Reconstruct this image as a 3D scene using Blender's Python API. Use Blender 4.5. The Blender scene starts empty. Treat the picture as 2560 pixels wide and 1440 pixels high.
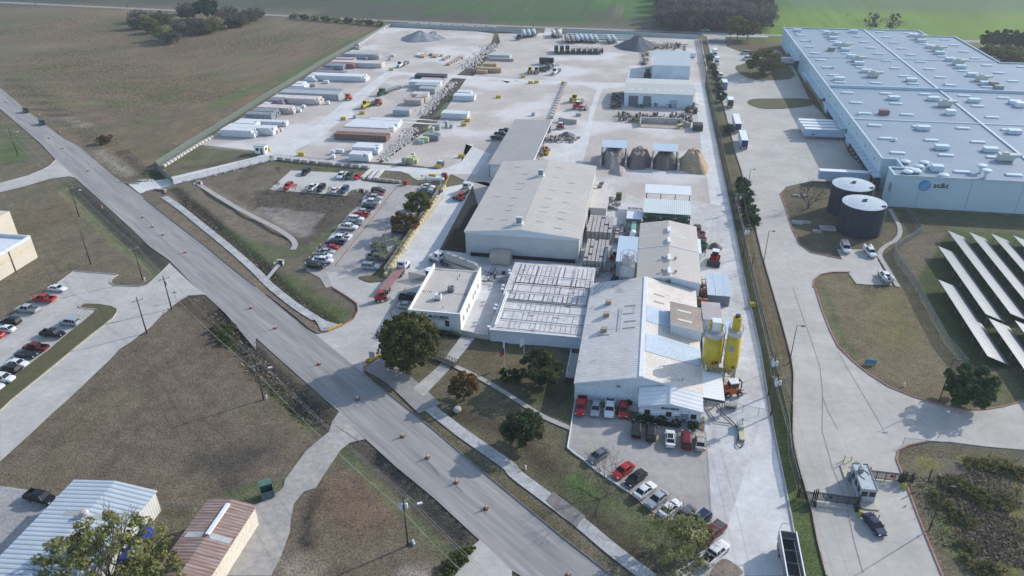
import bpy, math, random
import numpy as np
from mathutils import Vector, Matrix
from mathutils.geometry import tessellate_polygon
R = math.radians; HAZE = 0.00016
rnd = random.Random(7)
# ---------------------------------------------------------------- camera, sky, sun, exposure
H = 94.0
FP, PIT, ROLL, YAW = 1864.65, 0.50803, -0.010752, 0.18296
hd = Vector((-math.sin(YAW), math.cos(YAW), 0)); rt = Vector((math.cos(YAW), math.sin(YAW), 0)); UP = Vector((0, 0, 1))
fw = hd*math.cos(PIT) - UP*math.sin(PIT); dn = -hd*math.sin(PIT) - UP*math.cos(PIT)
AX = math.cos(ROLL)*rt - math.sin(ROLL)*dn; AY = math.sin(ROLL)*rt + math.cos(ROLL)*dn
sc = bpy.context.scene
cam_d = bpy.data.cameras.new("camera"); cam = bpy.data.objects.new("camera", cam_d); sc.collection.objects.link(cam)
cam_d.sensor_width = 36; cam_d.lens = FP/2560*36; cam_d.clip_start = 0.5; cam_d.clip_end = 12000
Mx = Matrix.Identity(4)
for i in range(3):
    Mx[i][0] = AX[i]; Mx[i][1] = -AY[i]; Mx[i][2] = -fw[i]
Mx[2][3] = H
cam.matrix_world = Mx; sc.camera = cam
SUN_AZ, SUN_EL = 40.0, 28.0
w = bpy.data.worlds.new("World"); sc.world = w; w.use_nodes = True
nt = w.node_tree; nt.nodes.clear()
sky = nt.nodes.new('ShaderNodeTexSky'); sky.sky_type = 'NISHITA'; sky.sun_disc = False
sky.sun_elevation = R(SUN_EL); sky.sun_rotation = R(90-SUN_AZ); sky.air_density = 1.0; sky.dust_density = 1.0; sky.altitude = 200
bg = nt.nodes.new('ShaderNodeBackground'); bg.inputs[1].default_value = 0.15
wo = nt.nodes.new('ShaderNodeOutputWorld'); nt.links.new(sky.outputs[0], bg.inputs[0]); nt.links.new(bg.outputs[0], wo.inputs[0])
sd = bpy.data.lights.new("sun", 'SUN'); sd.energy = 2.6; sd.angle = R(0.6); sd.color = (1.0, 0.95, 0.89)
so = bpy.data.objects.new("sun", sd); sc.collection.objects.link(so)
sv = Vector((math.cos(R(SUN_EL))*math.cos(R(SUN_AZ)), math.cos(R(SUN_EL))*math.sin(R(SUN_AZ)), math.sin(R(SUN_EL))))
so.rotation_euler = sv.to_track_quat('Z', 'Y').to_euler(); so.location = sv*300
sc.view_settings.view_transform = 'Standard'; sc.view_settings.look = 'None'; sc.view_settings.gamma = 1; sc.view_settings.exposure = 0.64
sc.cycles.use_denoising = True; sc.cycles.max_bounces = 5; sc.cycles.diffuse_bounces = 2; sc.cycles.glossy_bounces = 2
sc.cycles.transparent_max_bounces = 8; sc.cycles.volume_bounces = 0
# ---------------------------------------------------------------- photo pixel -> point on the ground
TL = {'F': (0, 0, 1), 'K1': (540, 180, 8), 'K2': (780, 90, 8), 'K3': (1100, 60, 6.4), 'K4': (1980, 330, 9), 'K5': (700, 380, 9.6),
      'K6': (740, 440, 5.76), 'K7': (1580, 960, 8), 'K8': (1440, 220, 7.2), 'K9': (1360, 40, 7.11), 'KA': (1730, 80, 6.545),
      'KB': (1010, 650, 6.857), 'KC': (1220, 650, 6.26), 'KD': (1730, 780, 6.26), 'KE': (1520, 440, 7.2), 'KF': (1520, 580, 6.857), 'KG': (1960, 1120, 7.2)}
for r_ in range(4):
    for c_ in range(4): TL['ABCD'[r_]+str(c_+1)] = (640*c_, 360*r_, 4)
def px(s):
    out = []; t = TL['F']
    for k in s.split():
        if ',' in k:
            a, b = k.split(','); out.append((t[0]+float(a)/t[2], t[1]+float(b)/t[2]))
        else: t = TL[k]
    return out
def G(u, v, z=0.0):
    d = fw + AX*((u-1280)/FP) + AY*((v-720)/FP)
    t = (z-H)/d.z
    return (d.x*t, d.y*t)
def gp(s, z=0.0): return [G(u, v, z) for u, v in px(s)]
# ---------------------------------------------------------------- materials
MC = {}
def mat(name, c1, c2=None, sc1=.25, fine=3.0, famt=.18, rough=.85, metal=0.0, bump=0.0, rot=0.0, stretch=None, joints=None,
        corr=None, stain=None, coat=0.0, spec=.3, contrast=.5, emis=None, alpha=None, vcol=False, flat=False):
    if name in MC: return MC[name]
    m = bpy.data.materials.new(name); m.use_nodes = True; n = m.node_tree.nodes; l = m.node_tree.links
    b = n['Principled BSDF']; MC[name] = m
    b.inputs['Roughness'].default_value = rough; b.inputs['Metallic'].default_value = metal
    b.inputs['Specular IOR Level'].default_value = spec; b.inputs['Coat Weight'].default_value = coat
    if flat:
        b.inputs['Base Color'].default_value = (*c1, 1)
        if alpha is not None: b.inputs['Alpha'].default_value = alpha
        if emis: b.inputs['Emission Color'].default_value = (*c1, 1); b.inputs['Emission Strength'].default_value = emis
        return m
    tc = n.new('ShaderNodeTexCoord'); mp = n.new('ShaderNodeMapping'); l.new(tc.outputs['Object'], mp.inputs[0])
    mp.inputs['Rotation'].default_value = (0, 0, rot)
    if stretch and rot: mp.vector_type = 'TEXTURE'; mp.inputs['Rotation'].default_value = (0, 0, -rot); mp.inputs['Scale'].default_value = (1/stretch[0], 1/stretch[1], 1)
    elif stretch: mp.inputs['Scale'].default_value = (*stretch, 1)
    c2 = c2 or tuple(x*.75 for x in c1)
    nz = n.new('ShaderNodeTexNoise'); nz.inputs['Scale'].default_value = sc1; nz.inputs['Detail'].default_value = 8; nz.inputs['Roughness'].default_value = .62
    l.new(mp.outputs[0], nz.inputs['Vector'])
    rp = n.new('ShaderNodeValToRGB'); rp.color_ramp.elements[0].position = .5-contrast*.32; rp.color_ramp.elements[1].position = .5+contrast*.32
    rp.color_ramp.elements[0].color = (*c2, 1); rp.color_ramp.elements[1].color = (*c1, 1)
    l.new(nz.outputs[0], rp.inputs[0]); col = rp.outputs[0]
    def mul(col, fac_sock, lo, hi):
        mr = n.new('ShaderNodeMapRange'); mr.inputs[3].default_value = lo; mr.inputs[4].default_value = hi; l.new(fac_sock, mr.inputs[0])
        mx = n.new('ShaderNodeMixRGB'); mx.blend_type = 'MULTIPLY'; mx.inputs[0].default_value = 1; l.new(col, mx.inputs[1]); l.new(mr.outputs[0], mx.inputs[2])
        return mx.outputs[0], mr
    if vcol:
        at = n.new('ShaderNodeAttribute'); at.attribute_name = 'Col'
        mx = n.new('ShaderNodeMixRGB'); mx.blend_type = 'MULTIPLY'; mx.inputs[0].default_value = 1
        l.new(at.outputs[0], mx.inputs[1]); l.new(col, mx.inputs[2]); col = mx.outputs[0]
    if stain:
        sn = n.new('ShaderNodeTexNoise'); sn.inputs['Scale'].default_value = stain[1]; sn.inputs['Detail'].default_value = 6; l.new(mp.outputs[0], sn.inputs['Vector'])
        mr = n.new('ShaderNodeMapRange'); mr.inputs[1].default_value = stain[2]; mr.inputs[2].default_value = stain[2]+.12; l.new(sn.outputs[0], mr.inputs[0])
        ml = n.new('ShaderNodeMath'); ml.operation = 'MULTIPLY'; ml.inputs[1].default_value = stain[3]; l.new(mr.outputs[0], ml.inputs[0])
        mx = n.new('ShaderNodeMixRGB'); l.new(ml.outputs[0], mx.inputs[0]); l.new(col, mx.inputs[1]); mx.inputs[2].default_value = (*stain[0], 1); col = mx.outputs[0]
    fn = n.new('ShaderNodeTexNoise'); fn.inputs['Scale'].default_value = fine; fn.inputs['Detail'].default_value = 5; fn.inputs['Roughness'].default_value = .7
    l.new(mp.outputs[0] if stretch else tc.outputs['Object'], fn.inputs['Vector'])
    col, mr = mul(col, fn.outputs[0], 1-famt*1.4, 1+famt*1.4); mr.inputs[1].default_value = .3; mr.inputs[2].default_value = .7
    if joints:
        br = n.new('ShaderNodeTexBrick'); br.offset = 0; br.inputs['Scale'].default_value = 1; br.inputs['Mortar Size'].default_value = joints[1]
        br.inputs['Mortar Smooth'].default_value = .2
        br.inputs['Brick Width'].default_value = joints[0]; br.inputs['Row Height'].default_value = joints[0]; br.inputs['Color1'].default_value = (1, 1, 1, 1)
        br.inputs['Color2'].default_value = (.93, .93, .92, 1); br.inputs['Mortar'].default_value = (joints[2],)*3+(1,)
        m2 = n.new('ShaderNodeMapping'); m2.inputs['Rotation'].default_value = (0, 0, joints[3] if len(joints) > 3 else 0)
        l.new(tc.outputs['Object'], m2.inputs[0]); l.new(m2.outputs[0], br.inputs['Vector'])
        mx = n.new('ShaderNodeMixRGB'); mx.blend_type = 'MULTIPLY'; mx.inputs[0].default_value = 1; l.new(col, mx.inputs[1]); l.new(br.outputs[0], mx.inputs[2]); col = mx.outputs[0]
    if corr:
        wv = n.new('ShaderNodeTexWave'); wv.bands_direction = corr[0]; wv.inputs['Scale'].default_value = 6.2832/20/corr[1]; wv.inputs['Distortion'].default_value = 0
        l.new(tc.outputs['Object'], wv.inputs['Vector'])
        rr = n.new('ShaderNodeValToRGB'); rr.color_ramp.elements[0].position = .0; rr.color_ramp.elements[1].position = .35
        k = corr[2]; rr.color_ramp.elements[0].color = (k, k, k, 1); rr.color_ramp.elements[1].color = (1, 1, 1, 1); l.new(wv.outputs['Fac'], rr.inputs[0])
        mx = n.new('ShaderNodeMixRGB'); mx.blend_type = 'MULTIPLY'; mx.inputs[0].default_value = 1; l.new(col, mx.inputs[1]); l.new(rr.outputs[0], mx.inputs[2]); col = mx.outputs[0]
        bp = n.new('ShaderNodeBump'); bp.inputs['Distance'].default_value = .06; bp.inputs['Strength'].default_value = .5; l.new(wv.outputs['Fac'], bp.inputs['Height']); l.new(bp.outputs[0], b.inputs['Normal'])
    elif bump:
        bp = n.new('ShaderNodeBump'); bp.inputs['Distance'].default_value = bump; bp.inputs['Strength'].default_value = .8; l.new(fn.outputs[0], bp.inputs['Height']); l.new(bp.outputs[0], b.inputs['Normal'])
    l.new(col, b.inputs['Base Color'])
    if alpha is not None: b.inputs['Alpha'].default_value = alpha
    return m
def flatm(name, c, rough=.5, metal=0.0, coat=0.0, spec=.4, **k):
    return mat(name, c, tuple(x*.86 for x in c), sc1=.8, famt=.06, rough=rough, metal=metal, coat=coat, spec=spec, **k)
CARC = {'white': (.68, .69, .70), 'silver': (.36, .39, .42), 'grey': (.14, .16, .18), 'black': (.012, .013, .016), 'red': (.42, .02, .02), 'maroon': (.13, .012, .018),
        'blue': (.025, .06, .17), 'navy': (.012, .02, .075), 'green': (.03, .07, .05), 'beige': (.42, .38, .31), 'pale blue': (.30, .38, .45), 'yellow': (.62, .46, .04), 'orange': (.62, .13, .03)}
def paint(c): return mat('paint_'+c.replace(' ', '_'), CARC[c], tuple(x*.92 for x in CARC[c]), sc1=1, famt=.04, rough=.38, coat=.12, spec=.3)
GLASS = mat('dark_glass', (.012, .018, .024), flat=True, rough=.12, spec=.45)
TYRE = flatm('tyre_rubber', (.02, .02, .021), rough=.8); RIM = flatm('rim_metal', (.35, .36, .37), rough=.4, metal=.6)
LAMPW = flatm('lamp_lens', (.7, .72, .75), rough=.2); LAMPR = flatm('red_lens', (.35, .01, .01), rough=.2)
STEEL = flatm('dull_steel', (.25, .26, .27), rough=.55, metal=.3); DARK = flatm('dark_steel', (.035, .037, .042), rough=.6)
WHITE = flatm('white_paint', (.78, .80, .82), rough=.5); CONC = mat('concrete', (.42, .41, .385), (.33, .32, .30), sc1=.6, famt=.12)
WOOD = mat('pole_wood', (.085, .065, .05), (.05, .04, .03), sc1=1.5); YEL = mat('yellow_paint', (.62, .44, .03), (.45, .33, .04), sc1=2, rough=.55)
# ---------------------------------------------------------------- objects
COL = sc.collection
def link(o, parent=None):
    COL.objects.link(o)
    if parent is not None: o.parent = parent
    return o
def tag(o, label=None, cat=None, group=None, kind=None):
    if label: o['label'] = label
    if cat: o['category'] = cat
    if group: o['group'] = group
    if kind: o['kind'] = kind
    return o
def thing(name, label, cat, loc=(0, 0, 0), rz=0.0, group=None):
    o = bpy.data.objects.new(name, None); o.empty_display_size = .5
    o.location = (loc[0], loc[1], loc[2] if len(loc) > 2 else 0); o.rotation_euler = (0, 0, rz)
    return tag(link(o), label, cat, group)
class MB:
    def __init__(s, off=(0, 0, 0)):
        s.v = []; s.f = []; s.mi = []; s.cur = 0; s.off = off
    def add(s, vs, fs):
        k = len(s.v); o = s.off
        s.v += [(a[0]-o[0], a[1]-o[1], a[2]-o[2]) for a in vs]; s.f += [tuple(i+k for i in f) for f in fs]; s.mi += [s.cur]*len(fs); return s
    def box(s, x0, y0, z0, x1, y1, z1):
        return s.add([(x0, y0, z0), (x1, y0, z0), (x1, y1, z0), (x0, y1, z0), (x0, y0, z1), (x1, y0, z1), (x1, y1, z1), (x0, y1, z1)],
                     [(0, 3, 2, 1), (4, 5, 6, 7), (0, 1, 5, 4), (1, 2, 6, 5), (2, 3, 7, 6), (3, 0, 4, 7)])
    def obox(s, cx, cy, z0, z1, L, W, a):
        c, q = math.cos(a), math.sin(a); P = [(cx+c*x-q*y, cy+q*x+c*y) for x, y in ((-L/2, -W/2), (L/2, -W/2), (L/2, W/2), (-L/2, W/2))]
        return s.prism(P, z0, z1)
    def prism(s, P, z0, z1):
        n = len(P); vs = [(p[0], p[1], z0) for p in P]+[(p[0], p[1], z1) for p in P]
        return s.add(vs, [tuple(range(n-1, -1, -1)), tuple(range(n, 2*n))]+[(i, (i+1) % n, n+(i+1) % n, n+i) for i in range(n)])
    def hexa(s, b, t): return s.add(list(b)+list(t), [(0, 3, 2, 1), (4, 5, 6, 7), (0, 1, 5, 4), (1, 2, 6, 5), (2, 3, 7, 6), (3, 0, 4, 7)])
    def poly(s, P): return s.add(P, [tuple(range(len(P)))])
    def tube(s, p, q, r0, r1=None, n=8, caps=True):
        r1 = r0 if r1 is None else r1; p = Vector(p); q = Vector(q); d = (q-p)
        if d.length < 1e-6: return s
        z = d.normalized(); x = z.orthogonal().normalized(); y = z.cross(x); vs = []
        for c, r in ((p, r0), (q, r1)):
            for i in range(n):
                a = 2*math.pi*i/n; vs.append(tuple(c+x*math.cos(a)*r+y*math.sin(a)*r))
        fs = [(i, (i+1) % n, n+(i+1) % n, n+i) for i in range(n)]
        if caps: fs += [tuple(range(n-1, -1, -1)), tuple(range(n, 2*n))]
        return s.add(vs, fs)
    def path(s, P, r, n=6):
        for a, b in zip(P[:-1], P[1:]): s.tube(a, b, r, n=n)
        return s
    def loft(s, rings, closed=True):
        n = len(rings[0]); vs = [p for r in rings for p in r]; fs = []
        for k in range(len(rings)-1):
            for i in range(n if closed else n-1): fs.append((k*n+i, k*n+(i+1) % n, (k+1)*n+(i+1) % n, (k+1)*n+i))
        if closed: fs += [tuple(range(n-1, -1, -1)), tuple(range((len(rings)-1)*n, len(rings)*n))]
        return s.add(vs, fs)
    def lathe(s, c, prof, n=24):
        rings = [[(c[0]+r*math.cos(2*math.pi*i/n), c[1]+r*math.sin(2*math.pi*i/n), c[2]+z) for i in range(n)] for r, z in prof]
        return s.loft(rings)
    def mesh(s, name, mats, smooth=False):
        me = bpy.data.meshes.new(name); me.from_pydata(s.v, [], s.f)
        for m in (mats if isinstance(mats, (list, tuple)) else [mats]): me.materials.append(m)
        if any(s.mi): me.polygons.foreach_set('material_index', s.mi)
        if smooth: me.polygons.foreach_set('use_smooth', [True]*len(s.f))
        me.update(); return me
    def build(s, name, mats, parent=None, smooth=False, **k):
        o = bpy.data.objects.new(name, s.mesh(name, mats, smooth)); link(o, parent); return tag(o, **k) if k else o
def obj(name, me, parent=None, loc=None, rz=0, scale=None):
    o = bpy.data.objects.new(name, me); link(o, parent)
    if loc: o.location = loc
    if rz: o.rotation_euler = (0, 0, rz)
    if scale: o.scale = scale
    return o
ZL = [0.010]
def sheet(name, P, m, z=None, label=None, cat=None, kind='structure', thick=0, skirt=True):
    """flat ground sheet from world points"""
    if z is None: z = ZL[0]; ZL[0] += .004
    tri = tessellate_polygon([[Vector((p[0], p[1], 0)) for p in P]])
    mb = MB(); n = len(P)
    vs = [(p[0], p[1], z) for p in P]; area = sum(P[i][0]*P[(i+1) % n][1]-P[(i+1) % n][0]*P[i][1] for i in range(n))
    fs = []
    for t in tri:
        a, b, c = (P[i] for i in t); cr = (b[0]-a[0])*(c[1]-a[1])-(b[1]-a[1])*(c[0]-a[0])
        fs.append(tuple(t) if cr > 0 else tuple(reversed(t)))
    if thick:
        vs += [(p[0], p[1], z-thick) for p in P]; fs += [(i, (i+1) % n, n+(i+1) % n, n+i) for i in range(n)]
    mb.add(vs, fs); o = mb.build(name, m); tag(o, label, cat, None, kind); return o
def smooth(P, it=2, closed=True):
    for _ in range(it):
        Q = []; n = len(P)
        for i in range(n if closed else n-1):
            a, b = P[i], P[(i+1) % n]; Q += [(a[0]*.75+b[0]*.25, a[1]*.75+b[1]*.25), (a[0]*.25+b[0]*.75, a[1]*.25+b[1]*.75)]
        if not closed: Q = [P[0]]+Q+[P[-1]]
        P = Q
    return P
def ribbon(P, wd):
    L = []; Rr = []
    for i, p in enumerate(P):
        a = P[max(0, i-1)]; b = P[min(len(P)-1, i+1)]; dx, dy = b[0]-a[0], b[1]-a[1]; q = math.hypot(dx, dy) or 1
        nx, ny = -dy/q*wd/2, dx/q*wd/2; L.append((p[0]+nx, p[1]+ny)); Rr.append((p[0]-nx, p[1]-ny))
    return L+Rr[::-1]
def strip(mb, P, wd, z0, z1):
    """raised strip (kerb) along a polyline, joined quads"""
    rb = ribbon(P, wd); n = len(P); L = rb[:n]; Rr = rb[n:][::-1]
    rings = [[(L[i][0], L[i][1], z0), (Rr[i][0], Rr[i][1], z0), (Rr[i][0], Rr[i][1], z1), (L[i][0], L[i][1], z1)] for i in range(n)]
    mb.loft(rings)
def along(P, step, start=0.0):
    out = []; need = start; 
    for a, b in zip(P[:-1], P[1:]):
        L = math.hypot(b[0]-a[0], b[1]-a[1]); t = need
        while t <= L:
            out.append((a[0]+(b[0]-a[0])*t/L, a[1]+(b[1]-a[1])*t/L, math.atan2(b[1]-a[1], b[0]-a[0]))); t += step
        need = t-L
    return out
ORD = ['nearest', 'second', 'third', 'fourth', 'fifth', 'sixth', 'seventh', 'eighth', 'ninth', 'tenth', 'eleventh', 'twelfth', 'thirteenth', 'fourteenth', 'fifteenth', 'sixteenth', 'seventeenth', 'eighteenth', 'nineteenth', 'twentieth', 'twenty-first', 'twenty-second', 'twenty-third', 'twenty-fourth', 'twenty-fifth', 'twenty-sixth', 'twenty-seventh', 'twenty-eighth']
# ================================================================ GROUND
def axis(lo, hi, st, far):
    a = list(np.arange(lo, hi, st)); s = st; x = a[-1]
    while x < far: s *= 1.18; x += s; a.append(x)
    s = st; x = a[0]; pre = []
    while x > -far: s *= 1.18; x -= s; pre.append(x)
    return np.array(pre[::-1]+a)
gx = axis(-215, 130, 1.15, 5000); gy = axis(44, 330, 1.15, 5000)
GX, GY = np.meshgrid(gx, gy, indexing='ij')
def vnoise(x, y, s, seed):
    x = x/s; y = y/s; xi = np.floor(x).astype(int); yi = np.floor(y).astype(int); fx = x-xi; fy = y-yi
    fx = fx*fx*(3-2*fx); fy = fy*fy*(3-2*fy)
    def h(a, b):
        t = np.sin(a*127.1+b*311.7+seed*74.7)*43758.5453; return t-np.floor(t)
    return (h(xi, yi)*(1-fx)+h(xi+1, yi)*fx)*(1-fy)+(h(xi, yi+1)*(1-fx)+h(xi+1, yi+1)*fx)*fy
def fb(x, y, s, seed): return (vnoise(x, y, s, seed)+.5*vnoise(x, y, s/2.1, seed+3)+.25*vnoise(x, y, s/4.3, seed+7))/1.75
def inpoly(P):
    n = len(P); r = np.zeros(GX.shape, bool)
    for i in range(n):
        x1, y1 = P[i]; x2, y2 = P[(i+1) % n]
        if y1 == y2: continue
        c = ((y1 > GY) != (y2 > GY)) & (GX < (x2-x1)*(GY-y1)/(y2-y1)+x1); r ^= c
    return r
def pdist(P):
    d = np.full(GX.shape, 1e9)
    for (x1, y1), (x2, y2) in zip(P[:-1], P[1:]):
        L = (x2-x1)**2+(y2-y1)**2+1e-9; t = np.clip(((GX-x1)*(x2-x1)+(GY-y1)*(y2-y1))/L, 0, 1)
        d = np.minimum(d, np.hypot(GX-x1-t*(x2-x1), GY-y1-t*(y2-y1)))
    return d
C = {'brown': (.155, .128, .098), 'olive': (.135, .13, .078), 'green': (.085, .115, .048), 'bgreen': (.085, .15, .04), 'dirt': (.27, .225, .175), 'dark': (.075, .068, .058),
     'tan': (.185, .145, .095), 'plough': (.075, .082, .06), 'field': (.06, .14, .03), 'dgreen': (.04, .085, .032), 'ygreen': (.13, .22, .035), 'pale': (.36, .33, .29), 'red': (.17, .10, .07), 'verge': (.13, .115, .065)}
base = np.array(C['brown'])[None, None, :]*np.ones(GX.shape+(1,))
t = fb(GX, GY, 26, 1)[..., None]; base = base*(1-t*.75)+np.array(C['olive'])*t*.75
def blend(mask, c, k=1.0):
    global base
    m = (np.clip(mask, 0, 1)*k)[..., None]; base = base*(1-m)+np.array(C[c] if isinstance(c, str) else c)*m
def P_(s, c, k=1, nz=0, sc_=6, seed=5):
    m = inpoly(gp(s)).astype(float)
    if nz: m *= np.clip((fb(GX, GY, sc_, seed)-(.5-nz*.5))*6, 0, 1)
    blend(m, c, k)
def L_(s, wd, c, k=1, soft=.5, nz=0, seed=9):
    d = pdist(gp(s)); m = np.clip((wd/2-d)/(wd/2*soft+.01)+.0, 0, 1)
    if nz: m *= np.clip((fb(GX, GY, 5, seed)-(.5-nz*.5))*5, 0, 1)
    blend(m, c, k)
# far fields
P_('F -900,-260 -900,-2 0,2 320,14 640,30 960,47 1280,61 1650,74 1660,60 1500,20 1500,-260', 'plough')
P_('F 1300,-260 1500,-30 1520,40 1430,62 1250,50 1100,25 900,-8 700,-60 600,-260', (.05, .105, .035), .8)
P_('F 1480,-260 1480,0 1560,30 1640,55 1660,78 3400,140 3400,-260', 'field')
P_('F 1920,32 3400,60 3400,140 1900,100', 'ygreen'); P_('F 1900,-30 3400,0 3400,58 2000,24', (.09, .15, .065))
blend(np.clip((np.sin((GY+.12*GX)*.16)+np.sin((GY+.1*GX)*.37))*.4, 0, 1)*(GY > 540), (.10, .12, .06), .28)
L_('F -400,-8 0,12 320,26 640,42 960,58 1280,72 1740,90', 10, 'verge', .7); L_('F 1380,70 1960,84', 5, 'red', .4)
# left big field: golden and rough
P_('F 0,12 640,42 960,60 960,66 545,322 390,412 370,430 160,345 0,215', (.185, .14, .09), .85)
mf = inpoly(gp('F -300,0 640,42 960,60 390,412 160,345 -300,120'))
blend(mf*np.clip((fb(GX, GY, 9, 21)-.45)*5, 0, 1), (.12, .105, .075), .55); blend(mf*np.clip((fb(GX, GY, 14, 25)-.55)*6, 0, 1), 'olive', .7)
blend(mf*np.clip((fb(GX, GY, 18, 31)-.62)*8, 0, 1), 'green', .6)
for s, wd in (('A1 1150,850 1400,900', 14), ('A1 900,1000 1300,1060', 12), ('A1 2150,1080 2400,950 2560,860', 12), ('A2 100,870 300,760 560,600', 12), ('A1 60,640 200,750 400,850 550,1010 620,1080', 7)):
    L_(s, wd, 'bgreen', .55, 1, .9)
L_('A1 2560,1090 2200,1260 1950,1440', 6, 'green', .6); L_('A2 0,1050 600,590 1250,260', 7, 'green', .55, .8)
L_('A1 100,800 300,900 400,980 620,1190 720,1260', 6, 'dark', .8, .8, .9); L_('A1 700,1190 850,1260', 9, 'pale', .7, 1, .8)
L_('A1 1380,180 1600,420 1900,330 2300,270', 15, 'green', .5); L_('A1 1500,380 1700,450', 6, 'bgreen', .8)
L_('A1 0,760 200,960 500,1200 760,1420', 5, 'tan', .7)
# by the main road, near the brick yard corner
L_('B1 1000,80 1150,200 1300,300', 9, 'pale', .6, 1, .8); L_('B1 1200,80 1300,150 1420,250', 7, 'dark', .8, .8, .9); L_('B1 1480,290 1620,330', 8, (.03, .06, .02), .9)
P_('B1 1620,230 2020,0 2540,50 2560,120 1760,320', 'olive'); L_('B1 1800,150 2100,120 2400,60', 9, 'green', .5, 1, .9); L_('B1 2100,30 2500,60', 4, 'pale', .6, 1, .7)
L_('B1 1850,240 2150,210 2450,110', 7, 'dark', .6, 1, .8)
# green corner left
P_('A1 0,1180 100,1260 A1 330,1440 B1 230,180 0,220', 'green', .9); L_('B1 0,120 200,130', 12, 'bgreen', .7, 1)
L_('A1 300,1440 B1 480,100 520,190', 7, 'brown', 1); L_('B1 0,330 300,250 480,150', 4, 'olive', .8)
# left of the road: mown strip with ditch
L_('B1 640,400 830,600 1000,800 1200,980 1400,1120 1600,1290', 6, 'green', .8, .7); L_('B1 760,380 960,580 1180,820 1400,1020 1640,1230', 6.5, 'dark', .75, .4)
L_('B1 60,800 250,850', 12, 'green', .5, 1); L_('B1 350,850 700,620', 22, (.13, .095, .06), .5, 1)
# big brown lot
P_('C1 1640,250 1900,260 2560,870 C2 560,1440 D2 640,40 500,190 D1 2500,730 1600,700 0,560 0,300 330,0', (.142, .112, .084), .95)
mf = inpoly(gp('C1 1640,250 1900,260 2560,870 C2 560,1440 D1 2500,730 1600,700 0,560 0,300 330,0'))
blend(mf*np.clip((fb(GX, GY, 15, 41)-.45)*4, 0, 1), 'olive', .35); _d = pdist(gp('C1 1640,250 330,1440 D1 0,300')); _e = pdist(gp('C1 1900,260 2560,870 C2 560,1440 D1 2500,730')); blend(mf*np.clip(np.sin(np.minimum(_d, _e)*1.35+fb(GX, GY, 12, 44)*3), 0, 1), (.175, .145, .11), .4); blend(mf*np.clip((fb(GX, GY, 30, 47)-.5)*5, 0, 1), (.115, .085, .06), .5)
L_('C1 1300,1100 800,1300 D1 600,300 200,500', 12, 'olive', .5, 1)
L_('D1 2050,270 2300,350 2560,200', 11, (.06, .055, .052), .75, .9, .75); L_('D1 2250,500 2330,600', 6, 'dark', .8, 1, .7)
L_('C1 1900,110 2100,250 2300,500 2500,680 C2 0,750 200,950 500,1220 760,1380', 9, (.085, .07, .052), .95, .4)
L_('C1 2250,480 2400,560 C2 60,800', 5, 'dark', .5, .8, .8); L_('C1 2200,430 2330,560', 5, 'bgreen', .7, .8)
L_('C2 60,880 150,980 350,1180 560,1400', 3.0, 'bgreen', .6, .8)
# lower triangle
P_('D2 930,110 1080,70 1400,350 2240,1090 2000,1440 150,1440 350,900 600,560', (.145, .12, .085), .95)
L_('D2 1080,110 1600,600 2150,1080', 9, (.085, .075, .06), .95, .35); L_('D2 860,200 1300,620 1700,1000 1980,1300', 3.6, 'green', .8, .8)
L_('D2 1900,1380 2100,1200', 3, 'bgreen', .6, 1); L_('D2 480,1150 520,800 620,600', 2.0, (.05, .045, .04), .9, .6); L_('D2 560,1200 560,850', 1.0, 'dark', .6)
L_('D2 250,1300 500,1400', 9, 'dirt', .9, 1, .8); L_('D2 1500,1420 1620,1440', 5, 'pale', .8, 1, .8); L_('D2 900,620 1100,850', 14, 'red', .55, 1)
P_('D1 2500,730 2560,740 D2 60,700 300,480 D1 2560,500 2200,600', 'green', .6); P_('D1 1560,760 2040,760 1700,1200 1450,1440 1000,1440', 'olive', .8)
# basin between bridge drive and car park
P_('B1 1450,540 1750,415 2560,200 B2 250,160 1100,240 1050,370 350,265 130,460 900,515 1150,460 1060,560 830,820 500,1250 640,1340 C2 850,50 1010,160 1020,230 820,370 300,60 0,-60 B1 1500,600', (.15, .13, .098), .95)
P_('B2 0,460 130,470 890,520 1100,480 1040,600 900,740 400,1100 250,900 0,640', (.10, .085, .07), .85); P_('B2 0,600 400,640 700,680 500,900 350,840 200,720', 'pale', .45, .9, 5, 11)
L_('B2 60,640 300,800 480,900', 8, 'pale', .55, 1, .9); L_('B1 2050,440 2560,700', 7, 'dirt', .6, 1)
L_('B2 1000,700 800,850 600,1000 400,1110 0,1000', 6, 'green', .8, .9); L_('B2 200,190 600,230 1000,290', 6, 'green', .8, .8)
L_('B1 1750,450 2100,750 2560,1130 B2 150,1330 C2 300,20 500,180 800,370', 5.5, (.045, .038, .03), .9, .6); L_('B1 2250,880 2560,1080 B2 250,1200', 7, 'bgreen', .6, 1, .9)
L_('B2 300,1350 C2 500,80 850,280', 9, (.085, .11, .035), .8, .8); L_('B1 1600,600 2300,1180 C2 100,30 640,480', 4, 'tan', .6)
L_('B2 100,140 0,200 B1 2400,350 2560,320', 5, 'dark', .6, 1)
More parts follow.
